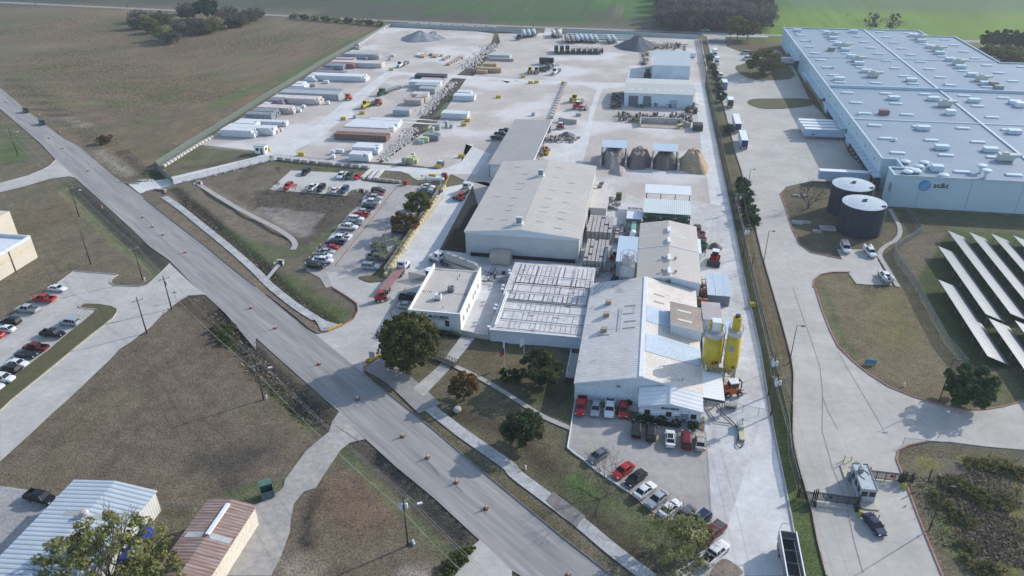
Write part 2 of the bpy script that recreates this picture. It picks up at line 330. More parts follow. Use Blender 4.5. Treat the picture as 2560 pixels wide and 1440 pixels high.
# grass strip right of plant drive and lawn of the office
P_('B2 1850,1050 2350,370 2560,380 2560,1160 2100,1130', (.045, .042, .03)); P_('B2 2150,470 2350,365 2330,430 2200,520', 'olive')
P_('C2 1250,690 1700,400 1900,500 2060,490 1570,1010 1440,960 1300,820', 'olive'); P_('C2 1800,440 2050,490 1900,620 1750,600', 'dark', .6)
P_('C2 2190,510 C3 620,590 620,1080 580,1400 D3 555,160 850,400 1150,600 1640,960 1800,1080 1620,1420 1340,1440 0,350 C2 1690,1090', (.12, .112, .07), .95)
L_('C3 300,1000 450,1100', 12, (.035, .045, .02), .8, 1); L_('C2 2050,1250 2560,1440 D3 300,300 800,800 1200,1200', 7, (.055, .045, .034), .75, .9)
L_('C2 2250,700 2560,800 C3 200,900', 12, (.13, .095, .05), .5, 1); L_('D3 600,550 1000,700 1400,1000', 10, 'green', .7, 1, .9); L_('D3 650,480 750,560', 6, 'bgreen', .7, 1)
L_('C2 1100,900 1500,1180 1800,1420 D2 2200,350 2560,600 D3 600,1150', 4, (.11, .10, .05), .8, .6)
# verge by the right fence and the right hand lawns
L_('F 1752,110 1800,330 1850,560 1900,800 1945,1000 1990,1200 2030,1440', 6.5, (.085, .10, .042), .95, .6); L_('F 1770,200 1840,520 1880,700 1925,900', 2.4, 'dirt', .45, .8, .8)
L_('D4 120,60 200,500 280,800 400,1200 520,1440', 3, 'bgreen', .6, .9); L_('F 1790,300 1860,560 1915,760 1960,900', 6, (.13, .105, .058), .8, .7)
P_('B4 130,480 430,370 700,400 1220,620 2560,710 2560,900 1800,860 1100,1060 740,1155 300,1010', (.125, .11, .07)); P_('B4 1220,640 2560,710 2560,850 1500,820 1350,700', 'dgreen', .5)
P_('B4 1800,860 2560,900 C4 2560,800 1950,780 1450,0', (.06, .085, .03), .9); L_('B4 1950,880 2560,940', 9, 'bgreen', .6, 1)
P_('B4 460,1300 800,1290 900,1400 1300,1430 C4 1500,0 1950,760 2560,900 2560,1130 2070,1220 1700,1170 850,740 620,430 470,0', (.165, .14, .085), .95)
L_('C4 560,0 700,400 870,700', 3, 'green', .8, .8); L_('C4 1200,100 1300,400 1250,500', 14, (.16, .15, .06), .6, 1); L_('C4 2050,1050 2560,950', 14, 'green', .6, 1)
P_('D4 1300,190 1800,95 2560,190 2560,1440 1740,1440 1340,420', (.14, .125, .08), .95); P_('D4 1500,250 2100,260 2560,400 2560,1440 2000,1440 1880,1180 1700,700 1550,480', (.13, .118, .09), .95)
L_('D4 2000,290 2300,310 2560,400', 4, (.19, .20, .03), .8, .9, .8); L_('D4 1650,560 1750,900 1950,1300', 4, 'bgreen', .55, .9, .8)
mf = inpoly(gp('D4 1500,250 2100,260 2560,400 2560,1440 2000,1440 1880,1180 1700,700 1550,480')); blend(mf*np.clip((fb(GX, GY, 5, 61)-.52)*7, 0, 1), (.17, .17, .035), .6)
P_('A3 2130,370 2560,360 2560,800 2230,670 2560,560 2280,520', (.12, .095, .055)); P_('A4 0,360 150,350 130,480 250,660 340,800 0,800', (.12, .095, .055))
L_('F 2470,110 2560,118', 9, 'tan', .9)
for s in ('A3 2230,670 2300,655 2560,700', ):
    L_(s, 6, 'brown', .8)
# brick yard channel
L_('A3 -90,330 A2 2430,400 2330,470 2150,690 2000,800 1850,1000 1650,1200 1520,1350 B2 1400,60 1300,170', 8.5, (.085, .075, .055), 1, .35)
L_('A2 2100,800 1980,950 1800,1180', 4, 'bgreen', .5, .8); L_('A2 2400,420 2200,700 1900,1000 1560,1400', 3, 'dark', .9, .7)
# ditches carved in the sheet
Z = np.zeros(GX.shape)
def carve(s, wd, dep):
    global Z
    d = pdist(gp(s)); Z -= dep*np.clip(1-(d/(wd/2))**2, 0, 1)
carve('B1 700,470 960,700 1200,940 1400,1090 1540,1200', 6, 1.0); carve('C1 2150,260 2350,520 C2 0,800 300,1060 560,1300', 6, 1.1)
carve('D2 1150,300 1500,640 1950,1060', 5, 1.0); carve('B1 1800,560 2100,800 2560,1170 B2 100,1290 C2 330,60 700,330', 4, .9)
carve('A2 1950,830 1700,1140 ', 5, 1.0); carve('A2 1580,1290 B2 1420,30 1330,130', 4, .9); carve('A2 2390,430 2200,640', 5, 1)
carve('B2 100,700 300,800', 26, .7); carve('B2 450,760 600,600', 24, .6); carve('B1 2100,500 2500,650', 14, .5)
Z += (fb(GX, GY, 4, 77)-.5)*.10-.06
Z = np.where((GX > 130) | (GY > 330) | (GX < -215), np.minimum(Z, -.1), Z)
nx_, ny_ = GX.shape
vs = np.stack([GX, GY, Z], -1).reshape(-1, 3)
ii, jj = np.meshgrid(np.arange(nx_-1), np.arange(ny_-1), indexing='ij'); a = (ii*ny_+jj).ravel()
fs = np.stack([a, a+ny_, a+ny_+1, a+1], -1)
me = bpy.data.meshes.new('ground'); me.vertices.add(len(vs)); me.vertices.foreach_set('co', vs.ravel().astype(np.float32))
me.loops.add(len(fs)*4); me.loops.foreach_set('vertex_index', fs.ravel().astype(np.int32)); me.polygons.add(len(fs))
me.polygons.foreach_set('loop_start', np.arange(0, len(fs)*4, 4, dtype=np.int32)); me.polygons.foreach_set('loop_total', np.full(len(fs), 4, dtype=np.int32))
me.polygons.foreach_set('use_smooth', np.ones(len(fs), bool)); me.update(calc_edges=True)
ca = me.color_attributes.new('Col', 'FLOAT_COLOR', 'POINT'); cc = np.ones((len(vs), 4), np.float32)
hue = 1+(fb(GX, GY, 3.2, 91)-.5)*.5; cc[:, :3] = (base*hue[..., None]).reshape(-1, 3); ca.data.foreach_set('color', cc.ravel())
me.materials.append(mat('grass_ground', (1.35, 1.3, 1.25), (.72, .72, .75), sc1=.55, fine=2.6, famt=.42, rough=.95, bump=.25, vcol=True, contrast=.9, spec=.1))
tag(obj('ground', me), None, None, None, 'structure')
# ---------------------------------------------------------------- paved sheets
RA = 2.37
a0 = G(0, 220); a1 = G(1280, 1240); RA = math.atan2(a1[1]-a0[1], a1[0]-a0[0])
M_road = mat('worn_road_asphalt', (.37, .35, .325), (.20, .195, .195), sc1=.55, fine=1.6, famt=.12, rough=.85, rot=-RA, stretch=(.055, .9), contrast=.75, bump=.01)
M_yard = mat('yard_gravel', (.52, .465, .42), (.41, .365, .33), sc1=.06, fine=.9, famt=.10, rough=.95, bump=.03, stain=((.60, .585, .565), .03, .5, .85))
M_dust = mat('dusty_concrete', (.66, .655, .635), (.54, .535, .52), sc1=.12, fine=.8, famt=.08, rough=.9, joints=(4.6, .022, .8))
M_apron = mat('apron_concrete', (.60, .59, .57), (.44, .43, .42), sc1=.10, fine=.6, famt=.12, rough=.9, joints=(6, .025, .78), stain=((.60, .61, .61), .07, .5, .85))
M_lot = mat('parking_concrete', (.42, .39, .362), (.34, .32, .30), sc1=.11, fine=.7, famt=.09, rough=.9, joints=(5.5, .022, .75), stain=((.27, .255, .24), .3, .63, .55))
M_drive = mat('drive_concrete', (.50, .475, .44), (.40, .385, .36), sc1=.13, fine=.8, famt=.08, rough=.9, joints=(4.6, .022, .72))
M_att = mat('light_concrete_road', (.50, .475, .43), (.41, .39, .355), sc1=.09, fine=.6, famt=.07, rough=.88, joints=(5.2, .02, .68), stain=((.38, .37, .36), .05, .6, .5))
M_flume = mat('flume_concrete', (.52, .53, .53), (.27, .255, .24), sc1=.35, fine=1.5, famt=.15, rough=.85, contrast=.8)
M_walk = mat('walk_concrete', (.43, .41, .375), (.35, .33, .30), sc1=.5, fine=2, famt=.08, joints=(1.5, .02, .8))
M_line = flatm('white_line_paint', (.62, .62, .60), rough=.8); M_red = flatm('red_line_paint', (.36, .10, .075), rough=.8); M_kerbr = mat('red_kerb_paint', (.36, .22, .18), (.30, .12, .10), sc1=.4); M_yline = mat('yellow_line', (.55, .45, .22), (.42, .36, .22), sc1=.5)
Cr = gp('A3 -90,330 A2 2430,400 2330,470 2150,690 2040,785')
sheet('gravel_yard', gp('F 972,68 1190,78 A2 2380,340 2350,430 2080,700 1940,800 1760,1040 1560,1260 1440,1440 B2 1220,180 850,170 F 690,400 645,378 500,362 548,328'), M_yard)
sheet('gravel_yard', gp('F 1245,84 A3 320,330 F 1400,84 1752,97 1768,170 1762,215 1792,420 1812,600 1830,720 1700,720 1480,700 1230,640 1180,460 B2 1850,250 1500,200 1260,190 A2 1800,1240 2100,790 2180,760 2330,560 2440,420'), M_yard)
# roads inside the yard
ylist = ['B1 1280,400 1400,495 1740,405 1850,380 2560,200 B2 130,170 230,155 500,180 1100,235 1250,262 1450,275 1530,300 1560,330 1620,362 1900,330 1960,300 2200,300 2350,100 2100,0 2180,0 2050,180 1900,243 1800,250 1200,207 700,160 450,140 400,110 390,60 500,0 230,30 0,130 B1 2560,130 1730,325 1660,350',
         'B2 0,130 230,20 A2 350,1440 420,1350 560,1290 850,1040 1300,720 1380,712 1580,728 1910,745 2560,785 A3 500,812 1100,830 1850,820 1920,835 1940,860 1850,880 1100,870 905,890 850,905 700,850 320,843 150,835 A2 2450,805 2040,785 1600,765 1480,745 1350,765 1240,850 960,1110 1000,1165 1470,1180 1660,1190 2100,1225 2250,1218 2350,1160 2530,900 2510,830 2600,800 A3 150,835 100,880 0,1060 A2 2450,1250 2400,1440 B2 2560,90 2430,290 2330,340 2100,380 1960,300 1900,250 2050,180 2180,0 A2 2190,1420 2230,1330 2210,1290 2150,1265 1700,1230 1470,1210 1000,1185 860,1200 720,1310 550,1430 B2 390,60 230,40',
         'A3 850,900 905,890 830,1100 770,1400 B3 700,210 450,190 310,150 310,-130 A3 620,1290 740,1290 790,1060',
         'A3 1850,820 1920,835 2050,1440 B3 2200,720 2345,1440 C3 2480,600 2560,1100 D4 60,0 190,620 260,1000 380,1440 D3 2000,1440 1980,900 1950,300 1925,0 C3 2100,400 1950,0 B3 2080,1280 2100,1000 2000,720 1950,350 1890,0 A3 1830,950']
for s in ylist: sheet('yard_road', gp(s), M_dust)
sheet('plant_apron', gp('B2 2180,380 2430,380 2560,330 B3 700,210 1000,420 1300,560 1800,560 2100,620 2345,1440 C3 2560,1100 D3 2000,1440 1900,1240 1900,0 C3 640,1060 640,900 690,600 0,560 C2 2340,520 2060,480 1740,0 B2 1450,1440 1300,1340 1450,1080 1850,1060 2150,1100 2560,1150 2560,700 2560,500 2300,380'), M_apron)
sheet('front_parking_lot', gp('C3 640,1070 600,1320 585,1420 D3 555,160 640,230 730,290 860,400 1160,600 1300,720 1400,800 1500,870 1650,950 1800,1080 1880,1240 1620,1400 1600,1500 1980,1500 1980,900 1950,300 1925,0 C3 1920,1290 1300,1400'), M_lot, ZL[0]+.004); ZL[0] += .008
sheet('tyre_mud', smooth(gp('D3 2020,1330 2120,1250 2250,1330 2350,1440 1950,1460')), mat('brown_mud', (.27, .22, .18), (.17, .14, .12), sc1=.9))
sheet('office_parking_lot', gp('B2 500,1270 500,1250 620,1080 740,920 830,820 930,700 1050,600 1070,540 1150,440 1240,395 1400,400 1500,410 1620,420 1780,430 1700,560 1500,880 1330,1130 1180,1320 1030,1330 1030,1350 700,1440 640,1340'), M_lot)
sheet('annex_parking_lot', gp('B2 130,460 350,265 1050,300 1050,370 1240,395 1150,470 1050,455 960,460 900,518'), mat('new_concrete', (.54, .53, .49), (.47, .46, .425), sc1=.2, famt=.05, joints=(5, .02, .85)))
sheet('entrance_drive', gp('C2 590,460 720,440 860,380 980,310 1020,230 1010,160 930,100 850,50 770,0 B2 700,1280 850,1290 1030,1350 1130,1390 1260,1380 1300,1330 1380,1250 1900,1180 2200,1440 C2 1520,230 1700,420 1500,500 1280,640 1230,690 1100,740 1075,800 1080,860 1170,940'), M_drive, ZL[0]+.004); ZL[0] += .008
sheet('yard_drive', gp('B2 1880,440 1750,640 1600,850 1450,1080 1300,1330 1380,1350 1500,1300 1700,1250 1840,1050 2000,750 2150,470 2180,380'), M_dust)
sheet('main_road', gp('A1 -400,640 0,880 300,1130 640,1390 B1 800,30 1130,320 1440,540 1700,750 2050,1020 2560,1430 C2 300,240 490,400 590,460 1180,945 1500,1180 1800,1440 D2 2150,300 2560,640 D3 500,1050 1000,1440 D3 1400,1750 700,1800 D2 2560,1390 2240,1090 1800,680 1400,350 1080,60 C2 830,1240 400,860 0,500 C1 2560,620 2250,250 2050,70 B1 1960,1440 1690,1160 1500,1030 1250,790 930,500 740,330 560,160 420,10 A1 400,1430 0,1090 -400,850'), M_road)
sheet('side_street', gp('B1 560,160 500,220 430,260 300,310 0,390 -300,470 -300,580 0,485 230,430 500,350 690,325 760,340'), M_drive)
sheet('left_parking_lot', gp('B1 1700,1200 1600,1300 1480,1410 1400,1430 1150,1420 1100,1390 1120,1350 1185,1310 740,1275 570,1400 C1 480,30 320,150 150,260 0,335 -320,500 -320,1500 0,1300 D1 0,300 330,0 C1 520,1260 700,1100 900,910 1100,720 1200,610 1300,550 1400,470 1500,400 1640,250 1730,170 1800,120 1880,80 2070,70 B1 1960,1440'), M_drive)
sheet('lower_driveway', gp('C2 830,1240 760,1340 D2 730,0 500,190 290,480 270,560 230,600 60,700 -100,760 D1 2540,900 2300,1300 2200,1440 D2 150,1440 250,1250 340,1000 350,870 380,720 480,600 600,560 700,400 850,180 940,110 1090,75'), mat('old_driveway', (.40, .375, .34), (.30, .285, .265), sc1=.2, fine=1, famt=.14))
sheet('lower_right_driveway', gp('D2 2240,1080 2160,1150 2050,1350 1990,1440 1900,1560 2560,1700 2560,1390'), M_drive)
sheet('gravel_patch', gp('D1 -200,560 0,540 250,575 560,640 600,700 0,1420 -200,1440'), mat('grey_gravel', (.37, .36, .35), (.26, .25, .24), sc1=.25, fine=2, famt=.2, contrast=.8))
sheet('truck_road', gp('A3 1950,370 1950,400 2040,760 2110,1020 2180,1300 B3 2240,100 2300,280 2400,680 2500,1100 2560,1310 C4 40,0 130,300 190,520 240,720 260,860 D4 255,0 270,150 330,400 440,780 500,1100 590,1440 680,1800 1900,1800 1740,1440 1580,1050 1500,850 1400,580 1340,420 1285,280 1300,190 1400,140 1600,95 1800,100 2200,150 2560,180 3200,260 3200,-400 C4 2560,1130 2350,1190 2150,1220 1950,1220 1700,1170 1450,1090 1200,990 1000,860 850,740 700,590 620,430 530,200 470,0 B4 455,1440 460,1360 520,1310 640,1285 800,1285 880,1400 1000,1410 1240,1415 1100,1170 1060,1060 690,1055 740,1155 430,1090 320,1010 240,850 160,600 120,500 180,430 430,375 1070,390 800,80 A4 720,1330 420,1010 250,655 210,640 0,790 A3 2400,760 2230,670 2310,640 2560,560 2280,520 2150,470 2130,370 2560,375 2560,345 1840,328'), M_att)
sheet('far_road', gp('F -900,-40 0,4 320,19 640,34 960,50 1280,64 1740,80 1920,86 2440,101 3400,130 3400,138 2440,107 1920,90 1740,84 1280,68 960,54 640,38 320,23 0,8 -900,-33'), mat('far_road_asphalt', (.30, .29, .275), (.24, .235, .225), sc1=.1))
sheet('far_driveway', gp('A3 330,280 420,290 370,390 310,390'), M_yard)
# concrete flumes and paths
def bandm(name, s, wd, m, sm=2, z=None): return sheet(name, ribbon(smooth(gp(s), sm, False), wd), m, z)
bandm('drainage_flume', 'B1 1640,530 1780,620 2000,800 2300,1040 2560,1270 B2 120,1400 C2 240,60 420,200 600,310', 2.2, M_flume)
sheet('drainage_flume', gp('C2 540,240 700,330 830,370 720,430 650,430 620,370'), M_flume)
bandm('drainage_flume', 'C2 1150,760 1350,860 1500,980 1740,1210', 5.2, mat('damp_concrete', (.33, .32, .305), (.22, .21, .20), sc1=.4, contrast=.8))
bandm('drainage_flume', 'C2 1740,1205 1900,1330 2040,1440 D2 2300,180 2560,360 D3 0,400 340,650 700,920 1000,1180 1400,1480', 2.5, M_flume)
sheet('office_flume', gp('C2 2050,490 2190,505 1960,790 1680,1085 1570,1010 1830,780'), mat('office_flume_concrete', (.50, .50, .49), (.33, .30, .26), sc1=.35, contrast=.9))
bandm('basin_walk', 'B1 1980,400 2330,620 2560,740 B2 200,840 340,930 400,1000 370,1060', 1.7, M_walk)
bandm('garden_walk', 'C2 1790,690 2000,790 2250,905 2560,1090 C3 300,1290 590,1410', 1.15, M_walk)
bandm('service_walk', 'B4 1215,650 1370,920 1080,1070 1180,1230 1300,1430', 1.3, M_walk)
sheet('flume_cover_slab', gp('D3 410,600 740,850 690,890 640,960 330,690'), mat('slab_dark', (.22, .20, .19), (.17, .155, .15), sc1=1))
bandm('drainage_flume', 'B2 230,1210 110,1350', 1.2, M_flume, 0)
# ---------------------------------------------------------------- painted markings and kerbs
def lines(name, segs, wd, m, dz=.0):
    z = ZL[0]+dz; mb = MB()
    for s in segs:
        P = gp(s) if isinstance(s, str) else s
        for a, b in zip(P[:-1], P[1:]):
            rb = ribbon([a, b], wd); mb.poly([(p[0], p[1], z) for p in rb[::-1]])
    return tag(mb.build(name, m), kind='structure')
lines('parking_lines', ['B1 690,1325 880,1345', 'B1 610,1380 800,1398', 'C1 470,40 655,65', 'C1 300,150 500,180', 'C1 150,270 345,300', 'C1 200,350 265,360', 'C1 0,480 100,490', 'C1 600,320 640,325', 'C1 520,382 725,407', 'C1 355,512 580,542',
      'C1 145,415 185,425', 'C1 400,235 430,240'] + ['C1 %d,%d %d,%d' % (690+k*34, 262-k*9+0, 800+k*28, 205+k*0) for k in range(0)] +
      ['C1 %d,208 %d,%d' % (790+k*42, 735+k*38, 262+k*3) for k in range(5)] + ['C1 790,208 960,222', 'C1 690,260 895,285', 'C1 790,208 690,260', 'C1 960,222 895,285'], .12, M_line)
lines('parking_lines', ['C3 %d,%d %d,%d' % (x, 1120, x-20, 1310) for x in (785, 912, 1050, 1180)] + ['D3 1320,-90 1310,100', 'D3 1450,-60 1450,175', 'D3 1660,-60 1660,190', 'D3 1530,-60 1525,170', 'D3 1790,-20 1780,210', 'D3 1450,175 1520,170', 'D3 800,110 650,225', 'D3 820,190 740,290'] +
      ['D3 %d,%d %d,%d' % (1455, 150-k*38, 1525, 118-k*38) for k in range(5)] + ['C3 1450,1405 1900,1470', 'C3 1660,1440 1720,1410', 'C3 1760,1450 1830,1410'] + ['D3 %d,%d %d,%d' % (a, b, a-110, b+85) for a, b in ((1330, 450), (1470, 545), (1600, 640), (1730, 760), (1840, 850))], .11, M_yline)
lines('parking_lines', ['K4 15,95 115,310', 'K4 220,110 335,325', 'K4 430,120 548,335', 'K4 640,125 775,350', 'K4 850,135 920,245', 'K4 0,200 920,248'], .14, M_line)
lines('fire_lane_line', ['B2 1415,415 1250,640 1100,830 930,1040 790,1220', 'C2 1500,0 1430,130 1340,240 1375,330 1420,380', 'B2 1330,830 1100,1160'], .18, M_red)
lines('office_parking_lines', ['C2 1400,80 1630,40', 'C2 1350,255 1530,225'], .12, M_yline)
lines('road_stripe', ['B2 1880,520 1600,880 1300,1330'], .5, mat('faded_yellow', (.55, .47, .18), (.5, .47, .36), sc1=.7))
lines('drive_joint', ['C4 250,0 340,270 430,520 520,800 545,1050 540,1440 D4 560,60 640,350 760,640 860,1100 950,1420', 'C4 550,1100 600,1240 700,1420', 'C4 700,650 850,900 1080,1290 1150,1420'], .07, mat('joint_tar', (.17, .165, .16)))
lines('road_crack', ['D2 800,-60 1080,130', 'D3 1935,0 1960,300 1995,930', 'D2 1700,280 1830,420', 'D2 1940,480 2070,600', 'D2 2240,750 2300,820'], .09, mat('joint_tar', (.17, .165, .16)))
ZL[0] += .004
def kerb(segs, m, h=.13, wd=.22, name='kerb'):
    mb = MB()
    for s in segs: strip(mb, gp(s) if isinstance(s, str) else s, wd, -.05, ZL[0]+h)
    return tag(mb.build(name, m), kind='structure')
kerb(['B4 120,500 160,600 240,850 320,1010 430,1090 740,1155', 'C4 470,0 530,200 620,430 700,590 850,740 1000,860 1200,990 1450,1090 1700,1170 1950,1220 2150,1220 2350,1190 2560,1130', 'D4 1600,95 1400,140 1300,190 1285,280 1340,420 1400,580 1500,850 1580,1050 1740,1440 1900,1800',
      'B4 820,1285 640,1285 520,1310 460,1360 455,1440'], M_kerbr, .12, .3)
kerb(['F 1767,100 1790,190 1807,255 1825,325 1840,385 1855,430 1880,530 1905,635 1930,720 1952,795 1967,850 1980,900 1985,935 1983,1080 1987,1117 2002,1180 2030,1275 2045,1355 2067,1440'], mat('pale_kerb', (.45, .36, .31), (.36, .29, .26), sc1=.5), .1, .3)
kerb(['C2 700,445 720,440 860,380 980,310 1020,230 1010,160 930,100 850,50 770,0', 'C2 1230,690 1100,740 1075,800 1080,860 1170,940', 'B2 1180,1320 1330,1130', 'B2 1310,1160 1180,1320'], mat('red_kerb', (.38, .17, .13), (.30, .20, .17), sc1=.5), .1, .25)
kerb(['C1 0,1240 100,1140 500,820 850,530 1120,320 1170,250 1175,215 1120,185 1000,165 840,160 790,180 800,200 970,220'], mat('cream_kerb', (.50, .44, .32), (.40, .36, .29), sc1=.6), .1, .22)
kerb(['C1 2050,70 1880,80 1800,120 1730,170 1640,250', 'B1 1700,1200 1600,1300 1480,1410 1400,1430 1150,1420 1100,1390 1120,1350 1185,1310 740,1275 570,1400', 'B1 560,160 500,220 430,260 300,310', 'B1 1190,380 1290,400 1400,400', 'C1 480,30 320,150 150,260 0,335'], CONC, .1, .2)
kerb(['C2 100,60 400,290 540,410 620,460 720,440', 'C2 1180,945 1420,1130 1800,1440 D2 2150,300 2560,640 D3 500,1050 1000,1440', 'B1 1440,540 1700,750 2050,1020 2560,1430'], mat('dark_kerb', (.20, .19, .18), (.13, .12, .12), sc1=.8), .08, .2)
kerb(['F 1760,207 1792,360 1830,540 1866,720 1900,870 1920,995 1935,1080 1967,1235 1985,1330 2010,1440'], CONC, .12, .25)
kerb(['C3 640,1070 600,1320 585,1420 D3 555,160 640,230 730,290 860,400 1160,600'], WHITE, .1, .2)
mb = MB()
for s in ('C2 720,435 860,375', 'C2 1100,740 1235,680'):
    P = gp(s); strip(mb, P, .45, 0, .55)
tag(mb.build('culvert_kerb', YEL), 'low yellow culvert parapets either side of the office entrance drive', 'culvert kerb')
isl = smooth(gp('C1 800,200 840,165 1000,170 1110,190 1165,220 1160,250 1110,315 840,525 490,815 100,1130 0,1225 -100,1300 -100,1090 0,1015 150,890 220,830 310,760 400,690 500,620 580,545 660,480 740,410 810,360 890,290 968,222 880,212'), 1)
sheet('grass_island', isl, mat('island_grass', (.115, .10, .055), (.08, .085, .035), sc1=.6, fine=4, famt=.35, rough=.95), ZL[0]+.07)
for s in ('A3 2225,680 2250,655 2330,652 2560,600 A4 0,600 200,650 300,790 0,810 A3 2400,795 2300,760', 'A3 2350,1020 2380,1000 2440,990 2560,988 A4 0,990 430,985 500,1050 200,1090 0,1095 A3 2500,1090 2420,1070 2360,1040', 'B2 1300,1340 1260,1380 1130,1390 1030,1350 1030,1330 1180,1320 1330,1130 1500,880 1700,560 1800,430 1870,445 1740,650 1590,860 1440,1090'):
    sheet('grass_island', smooth(gp(s), 1), mat('island_grass', (.115, .10, .055), (.08, .085, .035), sc1=.6, fine=4, famt=.35), ZL[0]+.07)
sheet('planting_bed', gp('K7 200,800 900,890 950,900 940,830 300,700 200,700'), mat('mulch', (.05, .035, .03)), ZL[0]+.06)
sheet('planting_bed', gp('C3 1850,1400 1925,1440 1925,1300 1905,1290'), mat('bare_soil', (.24, .17, .12)), ZL[0]+.06)

# ================================================================ BUILDINGS (axes of the site are x and y)
def clad(name, c, c2=None, ax='X', pitch=.6, k=.82, **kw): return mat(name, c, c2, corr=(ax, pitch, k), sc1=kw.pop('sc1', .15), famt=kw.pop('famt', .05), rough=kw.pop('rough', .5), **kw)
M_bluewall = clad('blue_white_cladding', (.62, .69, .76), (.57, .64, .71), 'X', .6, .86)
M_bluewy = clad('blue_white_cladding_side', (.66, .70, .74), (.60, .64, .68), 'Y', .6, .86)
M_tanroof = clad('tan_metal_roof', (.54, .495, .44), (.45, .415, .375), 'Y', .9, .86, fine=1.2, famt=.06, contrast=.7)
M_whroof = clad('white_metal_roof', (.80, .81, .80), (.72, .73, .73), 'Y', .9, .84)
M_trim = flatm('white_trim', (.66, .69, .72)); M_open = mat('dark_opening', (.012, .014, .02), flat=True, rough=.6)
M_greywall = clad('grey_block_wall', (.52, .53, .545), (.44, .45, .465), 'X', .8, .90)
M_sky = flatm('fibreglass_skylight', (.60, .60, .55), rough=.4)
def gable(name, label, cat, x0, x1, y0, y1, he, hr, wall, roof, xr=None, over=.25, walls=True, group=None, roof2=None, wally=None, he2=None, trim=True):
    """gable shed, ridge along y at xr"""
    xr = (x0+x1)/2 if xr is None else xr; he2 = he if he2 is None else he2
    t = thing(name, label, cat, (x0, y0, 0), group=group); off = (x0, y0, 0)
    if walls:
        mb = MB(off)
        for y, rev in ((y0, False), (y1, True)):
            P = [(x0, y, 0), (x1, y, 0), (x1, y, he2), (xr, y, hr), (x0, y, he)]; mb.poly(P[::-1] if rev else P)
        mb.poly([(x0, y1, 0), (x0, y0, 0), (x0, y0, he), (x0, y1, he)]); k1 = MB(off)
        k1.poly([(x1, y0, 0), (x1, y1, 0), (x1, y1, he2), (x1, y0, he2)])
        mb.build('wall', wall, t); k1.build('wall', wally or wall, t)
    def plane(xa, za, xb, zb, nm, m):
        sl = (zb-za)/(xb-xa); s = -1 if xa < xb else 1
        xa2 = xa+s*over; za2 = za-abs(sl)*over
        b = [(xa2, y0-over, za2), (xb, y0-over, zb), (xb, y1+over, zb), (xa2, y1+over, za2)]
        if xa > xb: b = [b[1], b[0], b[3], b[2]]
        return MB(off).hexa([(p[0], p[1], p[2]+.02) for p in b], [(p[0], p[1], p[2]+.16) for p in b]).build(nm, m, t)
    plane(x0, he, xr-.003, hr, 'roof', roof); plane(x1, he2, xr+.003, hr, 'roof', roof2 or roof)
    if trim:
        mb = MB(off)
        for y in (y0-over-.06, ):
            mb.hexa([(x0-over, y-.06, he-.25), (xr, y-.06, hr-.2), (xr, y, hr-.2), (x0-over, y, he-.25)], [(x0-over, y-.06, he+.14), (xr, y-.06, hr+.2), (xr, y, hr+.2), (x0-over, y, he+.14)])
            mb.hexa([(xr, y-.06, hr-.2), (x1+over, y-.06, he2-.25), (x1+over, y, he2-.25), (xr, y, hr-.2)], [(xr, y-.06, hr+.2), (x1+over, y-.06, he2+.14), (x1+over, y, he2+.14), (xr, y, hr+.2)])
        mb.build('trim', M_trim, t)
    return t
def slab_roof(mb, x0, y0, x1, y1, z, t=.15, z2=None):
    z2 = z if z2 is None else z2
    mb.hexa([(x0, y0, z-t), (x1, y0, z-t), (x1, y1, z2-t), (x0, y1, z2-t)], [(x0, y0, z), (x1, y0, z), (x1, y1, z2), (x0, y1, z2)])
def text(s, size, loc, rot, m, parent, name='lettering', ext=.04, bold=0.0, sx=1.0, align='CENTER'):
    cu = bpy.data.curves.new('txt', 'FONT'); cu.body = s; cu.size = size; cu.extrude = ext; cu.offset = bold; cu.align_x = align; cu.align_y = 'CENTER'; cu.resolution_u = 3
    to = bpy.data.objects.new('tmp', cu); COL.objects.link(to); bpy.context.view_layer.update()
    me = bpy.data.meshes.new_from_object(to.evaluated_get(bpy.context.evaluated_depsgraph_get())); bpy.data.objects.remove(to)
    me.materials.clear(); me.materials.append(m); o = obj(name, me, parent); o.scale = (sx, 1, 1)
    pl = parent.location if parent else Vector((0, 0, 0)); o.location = Vector(loc)-pl; o.rotation_euler = rot; return o
FRONT = (R(90), 0, 0)
# --- big brick warehouse
t = gable('brick_warehouse', 'largest tan gable-roofed shed of the brick plant, grey front wall under a white fascia', 'warehouse', -46.8, -15.2, 182.6, 239.6, 7.5, 9.0, M_greywall, M_tanroof, wally=clad('cream_side_wall', (.60, .58, .55), None, 'Y', 3, .9), he=7.5) if 0 else gable('brick_warehouse', 'largest tan gable-roofed shed of the brick plant, grey front wall under a white fascia', 'warehouse', -46.8, -15.2, 182.6, 239.6, 7.5, 9.0, M_greywall, M_tanroof, wally=clad('cream_side_wall', (.60, .58, .55), None, 'Y', 3, .9))
o = (-46.8, 182.6, 0)
mb = MB(o); mb.poly([(-46.9, 182.5, 6.9), (-15.1, 182.5, 6.9), (-15.1, 182.5, 7.5), (-31, 182.5, 8.98), (-46.9, 182.5, 7.5)]); mb.build('fascia', M_bluewall, t)
MB(o).box(-45.5, 182.35, 0, -16, 182.5, 1.1).build('plinth', M_open, t)
M_ss = flatm('grey_skylight_strip', (.27, .26, .25)); M_ss2 = mat('pale_skylight_strip', (.36, .345, .32))
def onroof(x, he, hr, xe, xr): return he+(hr-he)*(x-xe)/(xr-xe)
